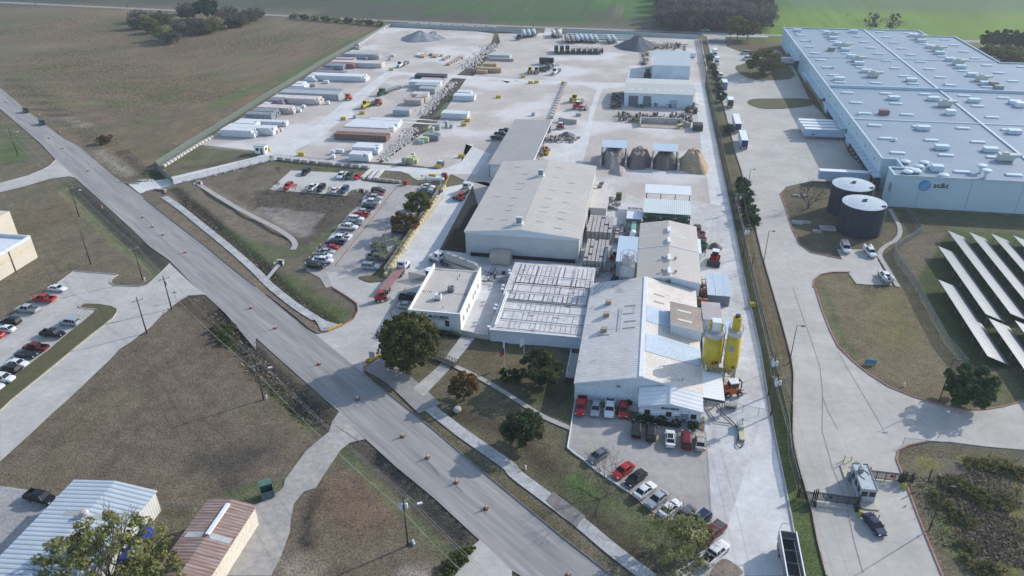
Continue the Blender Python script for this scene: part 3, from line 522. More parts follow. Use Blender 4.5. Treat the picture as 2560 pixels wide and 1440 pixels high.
def strips(t, off, pts, he, hr, xe, xr, m, ln=2.2, w_=.45, name='skylight'):
    for x, y in pts:
        mb = MB(off); za = onroof(x, he, hr, xe, xr)+.19; zb = onroof(x+ln, he, hr, xe, xr)+.19
        mb.hexa([(x, y, za-.06), (x+ln, y, zb-.06), (x+ln, y+w_, zb-.06), (x, y+w_, za-.06)], [(x, y, za), (x+ln, y, zb), (x+ln, y+w_, zb), (x, y+w_, za)]); mb.build(name, m, t)
strips(t, o, [(-38.2, y) for y in (189, 196, 199.5, 205.5, 212.5, 217.5, 226)] + [(-42.5, 190), (-43.5, 207), (-42, 233)], 7.5, 9, -46.8, -31, M_ss)
strips(t, o, [(-22.7, y) for y in (186.5, 193, 197.5, 205, 213, 221)], 7.5, 9, -15.2, -31, M_ss); strips(t, o, [(-28, y) for y in (189, 196, 199.5, 206, 213, 224, 233)], 7.5, 9, -15.2, -31, M_ss2)
for (u, v) in ((1298, 560), (1352, 440)):
    x, y = G(u, v, 9); mb = MB(o); mb.box(x-1.1, y-1, 8.2, x+1.1, y+1, 9.5); b = mb.build('roof_vent', WHITE, t)
    MB(o).box(x-.75, y-.7, 9.5, x+.75, y+.7, 11).build('vent_hood', STEEL, b); MB(o).box(x-.8, y-.35, 10.95, x+.8, y+.35, 11.15).build('vent_cap', WHITE, b)
# --- open store behind it
M_greyroof = clad('grey_brown_roof', (.36, .34, .315), (.31, .295, .275), 'Y', 1.2, .93)
t = thing('storage_shed', 'long low shed with a flat grey-brown roof behind the largest tan shed', 'shed', (-53, 244, 0)); o = (-53, 244, 0)
mb = MB(o); mb.box(-52.8, 244, 0, -52.6, 299, 4.6); mb.box(-52.8, 244, 0, -38.2, 244.2, 4.6); mb.box(-38.4, 244, 0, -38.2, 256, 4.7); mb.box(-52.8, 298.8, 0, -38.2, 299, 4.7); mb.build('wall', M_trim, t)
for k in range(7): MB(o).box(-38.5, 257+k*6.9, 0, -38.2, 257.3+k*6.9, 4.7).build('post', clad('cream_post', (.5, .44, .36)), t)
mb = MB(o); mb.hexa([(-53.3, 243.8, 4.6), (-38, 243.8, 4.9), (-38, 299.3, 4.9), (-53.3, 299.3, 4.6)], [(-53.3, 243.8, 4.8), (-38, 243.8, 5.1), (-38, 299.3, 5.1), (-53.3, 299.3, 4.8)]); mb.build('roof', M_greyroof, t)
MB(o).box(-38, 243.8, 4.6, -37.85, 299.3, 5.2).build('trim', M_trim, t)
# --- annex
t = thing('annex_building', 'small flat white block against the east side of the largest tan shed', 'building', (-15, 213, 0)); o = (-15, 213, 0)
mb = MB(o); mb.box(-15.1, 213, 0, -9.8, 226.8, 3.8); mb.box(-15.1, 226.8, 0, -11, 236.5, 3.2); mb.build('wall', mat('white_render', (.60, .59, .57)), t)
mb = MB(o); slab_roof(mb, -15.1, 212.8, -9.6, 227, 4.0); slab_roof(mb, -15.1, 227, -10.8, 236.7, 3.4); mb.build('roof', mat('cream_flat_roof', (.60, .57, .53), (.52, .49, .45)), t)
MB(o).box(-15.3, 213, 0, -14.6, 214, 3).build('door', M_open, t)
for z, x, y in ((1.0, -13.4, 231), (1.0, -13, 234)): MB(o).tube((x-.5, y, 3.9), (x+.9, y+.4, 3.9), .45).build('rooftop_tank', STEEL, t)
# --- curing plant with pipes on the roof
M_kroof = mat('dusty_panel_roof', (.66, .64, .62), (.46, .45, .44), sc1=.35, fine=1.1, famt=.14, contrast=.7, stain=((.18, .165, .16), .5, .60, .8))
t = thing('curing_building', 'low white flat-roofed building whose dusty roof is covered with pipes and panel joints', 'building', (-31.2, 140.6, 0)); o = (-31.2, 140.6, 0)
mb = MB(o); mb.box(-31.2, 140.6, 0, -9.9, 174.4, 2.9); mb.build('wall', mat('blue_smooth_wall', (.64, .71, .78), (.60, .67, .74)), t)
mb = MB(o); slab_roof(mb, -31.4, 140.3, -9.9, 174.6, 3.12, .2); mb.build('roof', M_kroof, t)
mb = MB(o); mb.box(-31.4, 140.3, 3.12, -9.9, 140.6, 3.3); mb.build('trim', WHITE, t)
M_gap = mat('sooty_gap', (.13, .11, .105)); pn = mat('clean_panel', (.70, .69, .67)); mb = MB(o); mc = MB(o); rr = random.Random(3)
for k in range(17):
    x = -29.6+k*1.18
    for (ya, yb) in ((154.8, 158.3), (158.9, 162.7), (163.5, 167.2), (167.9, 173.6)):
        if rr.random() < .88: mb.box(x, ya+.1, 3.12, x+(.10 if rr.random() < .6 else .22), yb, 3.16)
        if rr.random() < .3: mc.box(x+.3, ya+.2, 3.12, x+1.0, yb-.3, 3.165)
    for (ya, yb) in ((142, 145), (145.5, 149.7), (150, 153.8)):
        if rr.random() < .8: mb.box(x, ya, 3.12, x+.08, yb, 3.15)
        if rr.random() < .22: mc.box(x+.25, ya+.2, 3.12, x+.95, ya+2.2+rr.random(), 3.165)
mb.build('panel_joints', M_gap, t); mc.build('roof_panels', pn, t)
for i, y in enumerate((141.3, 145.3, 149.8, 154.0, 154.6, 158.6, 163.1, 167.5)):
    MB(o).tube((-29.8, y, 3.42), (-10.4, y-.2, 3.42), .13 if i in (3, 4, 6) else .08, n=6).build('roof_pipe', STEEL if i != 6 else mat('rusty_pipe', (.12, .07, .05)), t)
mb = MB(o)
for x in (-30.4, -30.0): mb.tube((x, 142, 3.6), (x-.1, 157.5, 3.6), .12)
for x in (-24, -18.5, -14.5): mb.tube((x, 163, 3.6), (x+.2, 173.4, 3.6), .06)
mb.build('roof_pipe', WHITE, t)
for i, (u, v) in enumerate((('KC', '335,150'), ('KC', '350,195'), ('KC', '235,385'), ('KC', '225,440'), ('KC', '125,690'), ('KC', '105,745'), ('KC', '10,1030'), ('KB', '1440,1125'))):
    uu, vv = px(u+' '+v)[0]; x, y = G(uu, vv, 3.4); x = min(x, -31.6)
    if i == 7: continue
    p = MB(o); p.tube((x, y, 0.2), (x, y, 2.9), .12); p.tube((x, y, 2.9), (x+.5, y, 2.9), .12); pp = p.build('vent_pipe', STEEL, t)
    MB(o).lathe((x, y, 3.0), [(.1, 0), (.42, .05), (.34, .35), (.05, .34)], 12).build('vent_cap', WHITE, pp)
# --- office with parapets
t = thing('plant_office', 'white office building with parapets round a ribbed roof, behind the big round tree', 'office', (-51.5, 143, 0)); o = (-51.5, 143, 0)
M_off = clad('white_panel_wall', (.70, .72, .74), (.62, .64, .66), 'X', .5, .9); M_offy = mat('white_side_wall', (.80, .78, .75), (.76, .74, .71))
x0, x1, y0, y1 = -51.3, -38.7, 143.0, 165.6
mb = MB(o); mb.box(x0, y0, 0, x1, y0+.3, 5.0); mb.box(x0, y1-.2, 0, x1, y1, 4.0); mb.build('wall', M_off, t)
mb = MB(o)
for xa in (x0, x1-.3): mb.hexa([(xa, y0+.3, 0), (xa+.3, y0+.3, 0), (xa+.3, y1+.3, 0), (xa, y1+.3, 0)], [(xa, y0+.3, 5.0), (xa+.3, y0+.3, 5.0), (xa+.3, y1+.3, 5.6), (xa, y1+.3, 5.6)])
mb.build('wall', M_offy, t)
mb = MB(o); mb.box(x0-.05, y0-.06, 4.95, x1+.05, y0+.36, 5.07); mb.build('trim', WHITE, t)
slab = MB(o); slab_roof(slab, x0+.3, y0+.3, x1-.3, y1+.2, 4.3, .2); slab.build('roof', mat('office_roof', (.56, .53, .49), (.50, .47, .43)), t)
mb = MB(o)
for k in range(24): mb.box(x0+.5+k*.5, y0+.3, 4.3, x0+.58+k*.5, y1+.2, 4.42)
mb.build('roof_ribs', mat('office_rib', (.60, .57, .53)), t)
mb = MB(o)
for k in range(22):
    xx = x0+.6+k*.52; mb.box(xx, y1-.9, 4.31, xx+.28, y1-.4, 4.36)
    if k not in (2, 5, 6, 7, 12): mb.box(xx, 153.1, 4.31, xx+.28, 153.5, 4.37)
mb.build('roof_curbs', mat('brown_curb', (.10, .06, .05)), t)
for (u, v) in ((1096, 747), (1128, 727)):
    x, y = G(u, v, 4.4); b = MB(o).box(x-.75, y-.55, 4.45, x+.75, y+.55, 5.7).build('air_conditioner', WHITE if u < 1100 else STEEL, t)
    MB(o).tube((x+.3, y, 5.7), (x+.3, y, 5.74), .36, n=14).build('fan', DARK, b)
    m2 = MB(o)
    for q in range(3): m2.box(x-.7+q*.5, y-1.0, 4.42, x-.4+q*.5, y+.8, 4.5)
    m2.build('stand', mat('brown_curb', (.10, .06, .05)), b)
for (u, v) in ((1149, 690), (1144, 698), (1107, 770)):
    x, y = G(u, v, 4.4); MB(o).tube((x, y, 4.3), (x, y, 4.9), .1).build('vent_pipe', STEEL, t)
def window(t, o, x, z, w_, h_, y, mm=GLASS, fr=M_trim):
    f = MB(o).box(x-w_/2-.08, y-.06, z-h_/2-.08, x+w_/2+.08, y-.003, z+h_/2+.08).build('window', fr, t)
    g = MB(o); g.box(x-w_/2, y-.1, z-h_/2, x+w_/2, y-.063, z-.03); g.box(x-w_/2, y-.1, z+.03, x+w_/2, y-.063, z+h_/2); g.build('pane', mm, f)
for u, v in ((1071, 812), (1115, 817)):
    x, y = G(u, v, 2.0); window(t, o, x if abs(x+45) < 8 else -45, 2.2, .95, 1.5, y0)
for yy in (146, 149.5, 151.5, 156, 158.2, 161.5):
    f = MB(o).box(x1+.003, yy-.45, 1.6, x1+.05, yy+.45, 3.0).build('window', mat('beige_frame', (.30, .27, .24)), t); MB(o).box(x1+.052, yy-.32, 1.7, x1+.07, yy+.32, 2.9).build('pane', GLASS, f)
M_navy = flatm('navy_letters', (.02, .03, .07))
xs = G(1093, 799, 3.6)[0]
text('BILCO BRICK', .95, (xs+.1, y0-.05, 3.72), FRONT, M_navy, t, bold=.03, sx=.88); text('BRICK  STONE  ACCENTS', .38, (xs+.3, y0-.04, 3.05), FRONT, M_navy, t, sx=.75, ext=.02)
# --- process building
M_procroof = clad('process_roof', (.47, .46, .44), (.50, .41, .31), 'Y', .8, .87, famt=.06, contrast=1.1)
t = gable('process_building', 'tan gable-roofed building with ridge vents behind the main factory roof', 'building', 1.0, 16.2, 165, 198.4, 6.0, 7.4, M_bluewall, M_procroof, xr=8.6, wally=M_bluewy, roof2=M_tanroof)
o = (1, 165, 0)
MB(o).box(.9, 182.1, 7.0-1.0, 1.2, 182.3, 6.3).build('roof_seam', WHITE, t)
mb = MB(o)
for a, b in (((.8, 6.15), (8.6, 7.62)), ((8.6, 7.62), (16.4, 6.15))): mb.hexa([(a[0], 181.9, a[1]-.02), (b[0], 181.9, b[1]-.02), (b[0], 182.15, b[1]-.02), (a[0], 182.15, a[1]-.02)], [(a[0], 181.9, a[1]+.08), (b[0], 181.9, b[1]+.08), (b[0], 182.15, b[1]+.08), (a[0], 182.15, a[1]+.08)])
mb.build('roof_seam', M_trim, t)
for (u, v) in ((1671, 575), (1671, 602), (1671, 645), (1671, 678)):
    x, y = G(u, v, 7.6); b = MB(o).box(8.2, y-1.5, 7.3, 9.0, y+1.5, 8.1).build('ridge_vent', WHITE, t)
    if v > 640:
        for s in (-1.6, 1.6): MB(o).lathe((8.6+s, y, 7.1), [(.15, 0), (.2, .5), (.42, .6), (.3, .9), (.05, 1)], 10).build('fan_vent', STEEL, t)
strips(t, o, [(10.7, 188.5)], 6, 7.4, 16.2, 8.6, M_sky, 2.8, .7); strips(t, o, [(1.2, 189), (3.8, 189), (1.2, 193), (4.2, 195.5)], 6, 7.4, 1, 8.6, M_sky, 2.2, .6)
MB(o).box(8, 164.9, 5.4, 9.2, 164.97, 6.5).build('louvre', STEEL, t)
mb = MB(o)
mb.box(16.2, 181.5, .3, 17.2, 190.5, 6.1); mb.build('side_duct', WHITE, t)
# --- main factory
M_mroof = mat('streaked_white_roof', (.72, .70, .68), (.56, .50, .45), sc1=.28, fine=1.2, famt=.08, contrast=.9, corr=('Y', .75, .78), stain=((.22, .22, .24), .22, .60, .6), rough=.5)
M_mroofe = mat('weathered_white_roof', (.72, .69, .63), (.58, .50, .41), sc1=.3, contrast=.9, corr=('Y', .75, .86), stain=((.15, .14, .14), .25, .64, .75), rough=.5)
t = gable('main_factory', 'largest white metal-roofed factory, its pale blue gable facing the front car park', 'factory', -9.9, 15.1, 122.4, 164, 4.0, 7.0, M_bluewall, M_mroof, xr=3.1, wally=M_bluewy, roof2=M_mroofe, he2=4.2)
o = (-9.9, 122.4, 0)
MB(o).hexa([(-9.95, 122.3, 0), (4, 122.3, 0), (4, 122.38, 0), (-9.95, 122.38, 0)], [(-9.95, 122.3, 3.7), (4, 122.3, 2.6), (4, 122.38, 2.6), (-9.95, 122.38, 3.7)]).build('wall_base', mat('blue_smooth_wall', (.64, .71, .78)), t)
MB(o).box(2.6, 122.2, 7.05, 3.5, 164.2, 7.22).build('ridge_cap', WHITE, t)
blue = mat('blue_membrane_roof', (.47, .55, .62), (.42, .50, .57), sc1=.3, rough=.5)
def eslope(mb, x0, y0, x1, y1, lift):
    f = lambda x: 7.0+(x-3.1)*(4.2-7.0)/12.0
    mb.hexa([(x0, y0, f(x0)+lift-.05), (x1, y0, f(x1)+lift-.05), (x1, y1, f(x1)+lift-.05), (x0, y1, f(x0)+lift-.05)], [(x0, y0, f(x0)+lift), (x1, y0, f(x1)+lift), (x1, y1, f(x1)+lift), (x0, y1, f(x0)+lift)])
mb = MB(o); eslope(mb, 3.6, 131.5, 15.2, 138.5, .24); mb.build('roof_patch', blue, t)  # two smooth blue roof panels; the east slope's shade is painted into their blue
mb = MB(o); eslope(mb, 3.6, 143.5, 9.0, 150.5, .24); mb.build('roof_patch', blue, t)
# raised box on the east slope
bx0, bx1, by0, by1 = 8.9, 15.6, 141.6, 151.0
mb = MB(o); mb.hexa([(bx0, by0, 4.5), (bx1, by0, 3.4), (bx1, by1, 3.4), (bx0, by1, 4.5)], [(bx0, by0, 8.0), (bx1, by0, 6.8), (bx1, by1, 6.8), (bx0, by1, 8.0)]); mb.build('raised_bay', M_bluewall, t)
mb = MB(o); mb.hexa([(bx0-.2, by0-.2, 8.0), (bx1+.2, by0-.2, 6.8), (bx1+.2, by1+.2, 6.8), (bx0-.2, by1+.2, 8.0)], [(bx0-.2, by0-.2, 8.15), (bx1+.2, by0-.2, 6.95), (bx1+.2, by1+.2, 6.95), (bx0-.2, by1+.2, 8.15)])
rb = mb.build('raised_roof', mat('brown_rib_roof', (.40, .33, .26), (.26, .22, .20), sc1=.3, corr=('Y', .6, .7), contrast=.9), t)
for yy in (143.6, 147.6): MB(o).hexa([(10.3, yy, 7.9), (13.4, yy, 7.35), (13.4, yy+.8, 7.35), (10.3, yy+.8, 7.9)], [(10.3, yy, 7.96), (13.4, yy, 7.41), (13.4, yy+.8, 7.41), (10.3, yy+.8, 7.96)]).build('skylight', M_sky, t)
mb = MB(o)
for y in (by0-.28, by1+.2): mb.hexa([(bx0-.25, y, 7.8), (bx1+.25, y, 6.6), (bx1+.25, y+.08, 6.6), (bx0-.25, y+.08, 7.8)], [(bx0-.25, y, 8.2), (bx1+.25, y, 7.0), (bx1+.25, y+.08, 7.0), (bx0-.25, y+.08, 8.2)])
mb.build('trim', M_trim, t)
for s in ('C3 945,250', 'C3 920,400', 'C3 965,130'):
    u, v = px(s)[0]; x, y = G(u, v, 6); z = 4+(x+9.9)/13*3; MB(o).box(x-.7, y-.6, z-.1, x+.7, y+.6, z+1.1).build('roof_fan', mat('rusty_white', (.45, .38, .32), (.25, .17, .12), sc1=2), t)
strips(t, o, [(x, y) for x, y in ((-1.5, 150.5), (-1.7, 147), (-1.3, 143.5), (-1.4, 140.8), (-6.8, 138.8))], 4, 7, -9.9, 3.1, M_ss, 2.6, .55)
strips(t, o, [(5, 156.5), (5, 153)], 4.2, 7, 15.1, 3.1, M_ss2, 2.6, .6)
mb = MB(o); 
for k in range(2): mb.hexa([(-2.6+k*.5, 140, 5.85), (-2.55+k*.5, 140, 5.86), (-2.55+k*.5, 150, 5.86), (-2.6+k*.5, 150, 5.85)], [(-2.6+k*.5, 140, 6.0), (-2.55+k*.5, 140, 6.0), (-2.55+k*.5, 150, 6.0), (-2.6+k*.5, 150, 6.0)])
mb.build('roof_ladder', STEEL, t)
MB(o).box(-1.6, 122.2, 4.0, -.9, 122.3, 4.4).build('louvre', STEEL, t)
MB(o).tube((11.2, 124.8, 5.0), (11.2, 124.8, 5.9), .08).build('vent_pipe', STEEL, t)
# loading dock west of the factory
t = thing('loading_dock', 'narrow fenced loading dock slab with white railing on the west side of the factory', 'loading dock', (-12.2, 127.5, 0)); o = (-12.2, 127.5, 0)
MB(o).box(-12.3, 127.5, 0, -10.0, 137.5, .9).build('slab', CONC, t); MB(o).box(-12.4, 127.3, 0, -10, 127.45, 1.4).build('dark_gate', DARK, t)
mb = MB(o)
for y in (127.5, 130, 132.5, 135, 137.5): mb.tube((-12.3, y, .9), (-12.3, y, 2), .04)
for z in (1.4, 2): mb.tube((-12.3, 127.5, z), (-12.3, 137.5, z), .04)
mb.build('railing', WHITE, t)
# --- front office
t = thing('front_office', 'small white gabled office lettered BILCO BRICK beside the front car park', 'office', (3.1, 118.4, 0)); o = (3.1, 118.4, 0)
MB(o).poly([(3.1, 118.4, 0), (15, 118.4, 0), (15, 118.4, 3), (8.9, 118.4, 4.2), (3.1, 118.4, 3)]).build('wall', M_bluewall, t); mb = MB(o); mb.poly([(3.1, 122.35, 0), (3.1, 118.4, 0), (3.1, 118.4, 3), (3.1, 122.35, 4.4)]); mb.poly([(15, 118.4, 0), (15, 122.35, 0), (15, 122.35, 4.25), (15, 118.4, 3)]); mb.build('wall', M_bluewy, t)
for P in ([(2.85, 118.1, 3.0), (8.897, 118.1, 4.25), (8.897, 122.15, 5.7), (2.85, 122.15, 4.45)], [(8.903, 118.1, 4.25), (15.25, 118.1, 3.0), (15.25, 122.15, 4.3), (8.903, 122.15, 5.7)]):
    MB(o).hexa(P, [(a, b, c+.14) for a, b, c in P]).build('roof', M_whroof, t)
    MB(o).hexa([(P[0][0], 118.0, P[0][2]-.2), (P[1][0], 118.0, P[1][2]-.2), (P[1][0], 118.09, P[1][2]-.2), (P[0][0], 118.09, P[0][2]-.2)], [(P[0][0], 118.0, P[0][2]+.2), (P[1][0], 118.0, P[1][2]+.2), (P[1][0], 118.09, P[1][2]+.2), (P[0][0], 118.09, P[0][2]+.2)]).build('trim', M_trim, t)
MB(o).hexa([(8.75, 118.0, 4.42), (9.05, 118.0, 4.42), (9.05, 122.15, 5.88), (8.75, 122.15, 5.88)], [(8.75, 118.0, 4.47), (9.05, 118.0, 4.47), (9.05, 122.15, 5.93), (8.75, 122.15, 5.93)]).build('ridge_cap', WHITE, t)
MB(o).box(3.15, 118.3, 0, 14.95, 118.38, 2.3).build('wall_base', mat('white_block_wall', (.72, .77, .82), (.68, .73, .78)), t)

for u, v in ((1618, 1034), (1671.5, 1041), (1734, 1049)):
    x = G(u, v, 1.6)[0]; window(t, o, x, 1.65, .95, .95, 118.3, mat('brown_blind', (.05, .035, .03), flat=True), fr=mat('dark_frame', (.08, .07, .07)))
x = G(1711, 1045, 1.6)[0]
b = MB(o).hexa([(x-.75, 117.2, 1.7), (x+.75, 117.2, 1.7), (x+.75, 118.3, 2.0), (x-.75, 118.3, 2.0)], [(x-.75, 117.2, 1.8), (x+.75, 117.2, 1.8), (x+.75, 118.3, 2.1), (x-.75, 118.3, 2.1)]).build('door_canopy', STEEL, t)
MB(o).box(x-.5, 118.2, .05, x+.5, 118.3, 1.7).build('door', mat('grey_door', (.2, .23, .27)), t)
mb = MB(o)
for s in (-.7, .7): mb.tube((x+s, 117.3, 1.8), (x+s, 118.3, 2.9), .025)
mb.build('canopy_rods', DARK, b)
MB(o).box(G(1692, 1044, 1.4)[0]-.55, 118.22, 1.2, G(1692, 1044, 1.4)[0]+.55, 118.29, 1.45).build('small_sign', mat('grey_plate', (.22, .25, .28)), t)
text('BILCO BRICK', .55, (G(1676, 1021.5, 3.2)[0], 118.33, 2.93), FRONT, M_navy, t, bold=.02, sx=1.05)
# --- lean-to by the silos
t = thing('silo_canopy', 'white lean-to roof on posts between the front office and the yellow silos', 'canopy', (15.2, 121.4, 0)); o = (15.2, 121.4, 0)
mb = MB(o); mb.hexa([(15.2, 121.4, 4.1), (19.4, 121.4, 3.7), (19.4, 131, 3.7), (15.2, 131, 4.1)], [(15.2, 121.4, 4.25), (19.4, 121.4, 3.85), (19.4, 131, 3.85), (15.2, 131, 4.25)]); mb.build('roof', M_whroof, t)
MB(o).hexa([(15.2, 121.25, 3.8), (19.4, 121.25, 3.4), (19.4, 121.38, 3.4), (15.2, 121.38, 3.8)], [(15.2, 121.25, 4.25), (19.4, 121.25, 3.85), (19.4, 121.38, 3.85), (15.2, 121.38, 4.25)]).build('trim', DARK, t)
for x, y in ((15.5, 121.8), (19.1, 121.8), (19.1, 130.5)): MB(o).box(x-.1, y-.1, 0, x+.1, y+.1, 3.7).build('post', STEEL, t)
# --- block behind the silos
t = thing('silo_house', 'tall narrow block with a curved ribbed roof behind the yellow silos', 'building', (16, 146.5, 0)); o = (16, 146.5, 0)
mb = MB(o); mb.box(16, 141.5, 0, 20, 146.5, 4.0); mb.box(16, 146.5, 0, 20, 154, 6.9); mb.build('wall', M_bluewall, t)
mb = MB(o); slab_roof(mb, 15.9, 146.3, 20.1, 154.2, 7.1); mb.build('roof', clad('pink_rib_roof', (.55, .49, .47), (.38, .32, .31), 'Y', .55, .75), t)
mb = MB(o); slab_roof(mb, 16, 136.8, 20.4, 146.3, 4.2, .15); mb.build('lower_roof', clad('grey_rib_roof', (.46, .47, .48), (.38, .37, .36), 'Y', .55, .75), t)
mb = MB(o); slab_roof(mb, 20.1, 146, 23.2, 154.5, 2.6); mb.build('side_roof', blue, t); MB(o).box(20.2, 146, 0, 23, 154.3, 2.4).build('side_wall', M_bluewy, t)
# --- small shed on the east side
t = thing('east_store', 'pale blue-roofed store shed with a dark grey front on the east drive', 'shed', (18.4, 165.5, 0)); o = (18.4, 165.5, 0)
MB(o).box(18.5, 165.3, 0, 23.7, 176.5, 2.8).build('wall', clad('dark_grey_cladding', (.20, .23, .27), None, 'X', .5, .8), t); mb = MB(o); slab_roof(mb, 18.3, 165.1, 23.9, 176.8, 3.0, .12); mb.build('roof', blue, t)
mb = MB(o); mb.box(20.4, 165.1, 3.0, 20.5, 176.8, 3.05); mb.build('roof_seam', WHITE, t)
# --- filter tower
t = thing('filter_tower', 'dusty steel tower with a machine head and hopper beside the process building', 'tower', (-1.5, 168, 0)); o = (-1.5, 168, 0)
x, y = G(1577, 720, 0); x, y = -1.6, 166.5
mb = MB(o)
for sx in (-1.7, 1.7):
    for sy in (-1.5, 1.5): mb.box(x+sx-.12, y+sy-.12, 0, x+sx+.12, y+sy+.12, 9)
for z in (2.5, 5): 
    mb.box(x-1.8, y-1.6, z, x+1.8, y-1.45, z+.15); mb.box(x-1.8, y+1.45, z, x+1.8, y+1.6, z+.15); mb.box(x-1.8, y-1.5, z, x-1.6, y+1.5, z+.15); mb.box(x+1.6, y-1.5, z, x+1.8, y+1.5, z+.15)
for a, b in ((0, 2.5), (2.5, 5)): mb.tube((x-1.7, y-1.55, a), (x+1.7, y-1.55, b), .06); mb.tube((x+1.7, y-1.55, a), (x-1.7, y-1.55, b), .06)
mb.build('frame', mat('dusty_steel', (.42, .41, .40)), t)
MB(o).loft([[(x-.4, y-.4, 4.2), (x+.4, y-.4, 4.2), (x+.4, y+.4, 4.2), (x-.4, y+.4, 4.2)], [(x-1.6, y-1.4, 6.2), (x+1.6, y-1.4, 6.2), (x+1.6, y+1.4, 6.2), (x-1.6, y+1.4, 6.2)], [(x-1.6, y-1.4, 9.2), (x+1.6, y-1.4, 9.2), (x+1.6, y+1.4, 9.2), (x-1.6, y+1.4, 9.2)]]).build('hopper', mat('pale_steel', (.50, .53, .55)), t)
hb = MB(o).lathe((x, y, 9.2), [(1.5, 0), (1.6, .8), (1.3, 1.9), (.7, 2.3), (.2, 2.5)], 14).build('machine_head', mat('dusty_white', (.55, .54, .53)), t)
mb = MB(o); r3 = random.Random(5)
for k in range(26):
    a = r3.random()*6.28; q = .7+r3.random()*1.1; zz = 9.3+r3.random()*2.2; mb.box(x+q*math.cos(a)-.2, y+q*math.sin(a)-.2, zz, x+q*math.cos(a)+.25, y+q*math.sin(a)+.2, zz+.35)
mb.build('machinery', mat('dusty_white', (.55, .54, .53)), hb)
mb = MB(o)
for k in range(8):
    a = k*.785; mb.tube((x+1.9*math.cos(a), y+1.9*math.sin(a), 9.2), (x+1.9*math.cos(a), y+1.9*math.sin(a), 12.2), .05); b_ = a+.785
    mb.tube((x+1.9*math.cos(a), y+1.9*math.sin(a), 12.2), (x+1.9*math.cos(b_), y+1.9*math.sin(b_), 12.2), .05)
mb.build('guard_rail', STEEL, hb)
mb = MB(o)
for q in (0, 1.2): mb.tube((x-1.5, y-q, 9.2), (x-9, y-6.5-q*2.5, 3.3), .07)
mb.build('cables', STEEL, t)
t = thing('platform_building', 'square pale blue flat-roofed block just west of the tan process building', 'building', (-4.7, 174, 0)); o = (-4.7, 174, 0)
MB(o).box(-4.6, 174, 0, 1.0-.05, 189.3, 5.8).build('wall', mat('grey_green_wall', (.36, .39, .38)), t); mb = MB(o); slab_roof(mb, -4.8, 173.8, .93, 189.5, 6.0); mb.build('roof', blue, t)
# --- hopper bays with canopies
M_green = flatm('dark_green_steel', (.03, .085, .05)); M_lgreen = flatm('pale_green_steel', (.18, .40, .30))
t = thing('hopper_bay', 'dark green batching hoppers under a ribbed white canopy behind the process building', 'hopper bay', (1.4, 207, 0)); o = (1.4, 207, 0)
mb = MB(o); mb.hexa([(1.3, 207.2, 5.8), (15.3, 207.2, 5.8), (15.3, 217, 6.2), (1.3, 217, 6.2)], [(1.3, 207.2, 5.95), (15.3, 207.2, 5.95), (15.3, 217, 6.35), (1.3, 217, 6.35)]); mb.build('roof', clad('white_canopy_roof', (.66, .70, .66), (.60, .63, .60), 'X', .6, .72), t)
for k in range(4): MB(o).box(1.6+k*4.4, 207.6, 0, 1.9+k*4.4, 207.9, 5.8).build('post', M_green, t); MB(o).box(1.6+k*4.4, 216, 0, 1.9+k*4.4, 216.3, 6).build('post', M_green, t)
mb = MB(o); mb.box(1.6, 207.5, 4.6, 15.2, 207.7, 5.0); mb.box(1.6, 207.5, 3.0, 15.2, 207.7, 3.3); mb.build('beam', M_green, t)
for k in range(3):
    xa = 2.1+k*4.4; b = MB(o).loft([[(xa+1.4, 210, 1.5), (xa+2.6, 210, 1.5), (xa+2.6, 212, 1.5), (xa+1.4, 212, 1.5)], [(xa, 208, 4.6), (xa+3.9, 208, 4.6), (xa+3.9, 215.5, 4.6), (xa, 215.5, 4.6)]]).build('hopper', M_green, t)
    for s, xx in ((1, xa-.15), (-1, xa+4.05)): MB(o).add([(xx, 207.45, 4.3), (xx+s*1.1, 207.45, 3.3), (xx, 207.45, 3.3)], [(0, 1, 2), (2, 1, 0)]).build('gusset', WHITE, b)
MB(o).box(1.5, 209, .1, 15, 214, 1.3).build('conveyor', DARK, t)
t = thing('hopper_canopy', 'bright white canopy roof on four dark posts, the rear one of two over the hoppers', 'canopy', (1.6, 222.6, 0)); o = (1.6, 222.6, 0)
mb = MB(o); mb.hexa([(1.5, 222.7, 5.8), (15.8, 222.7, 5.8), (15.8, 229.6, 6.1), (1.5, 229.6, 6.1)], [(1.5, 222.7, 5.95), (15.8, 222.7, 5.95), (15.8, 229.6, 6.25), (1.5, 229.6, 6.25)]); mb.build('roof', clad('bright_canopy_roof', (.74, .76, .76), (.70, .72, .72), 'X', .6, .85), t)
for k in range(4): p = MB(o); p.box(2+k*4.4, 223, 0, 2.25+k*4.4, 223.25, 5.8); p.tube((2.1+k*4.4, 223.1, 1.6), (1.3+k*4.4, 223.1, 0), .08); p.tube((2.1+k*4.4, 223.1, 1.6), (2.9+k*4.4, 223.1, 0), .08); p.build('post', DARK, t)
for k in range(3):
    xa = 2.9+k*4.3; tt = thing('feed_bin', '%s open dark feed bin under the bright rear hopper canopy' % ('left', 'middle', 'right')[k], 'bin', (xa, 220.3, 0), group='feed bins under the canopy')
    b = MB((xa, 220.3, 0)); b.loft([[(xa+.4, 219.4, 0), (xa+2.5, 219.4, 0), (xa+2.5, 221.2, 0), (xa+.4, 221.2, 0)], [(xa, 219, 1.8), (xa+2.9, 219, 1.8), (xa+2.9, 221.6, 1.8), (xa, 221.6, 1.8)]]); b.build('body', DARK, tt); MB((xa, 220.3, 0)).box(xa+.15, 219.15, 1.81, xa+2.75, 221.45, 1.86).build('opening', M_open, tt)
t = thing('conveyor_canopy', 'small pale canopy and light green machine at the west end of the hoppers', 'canopy', (-3.4, 206.5, 0)); o = (-3.4, 206.5, 0)
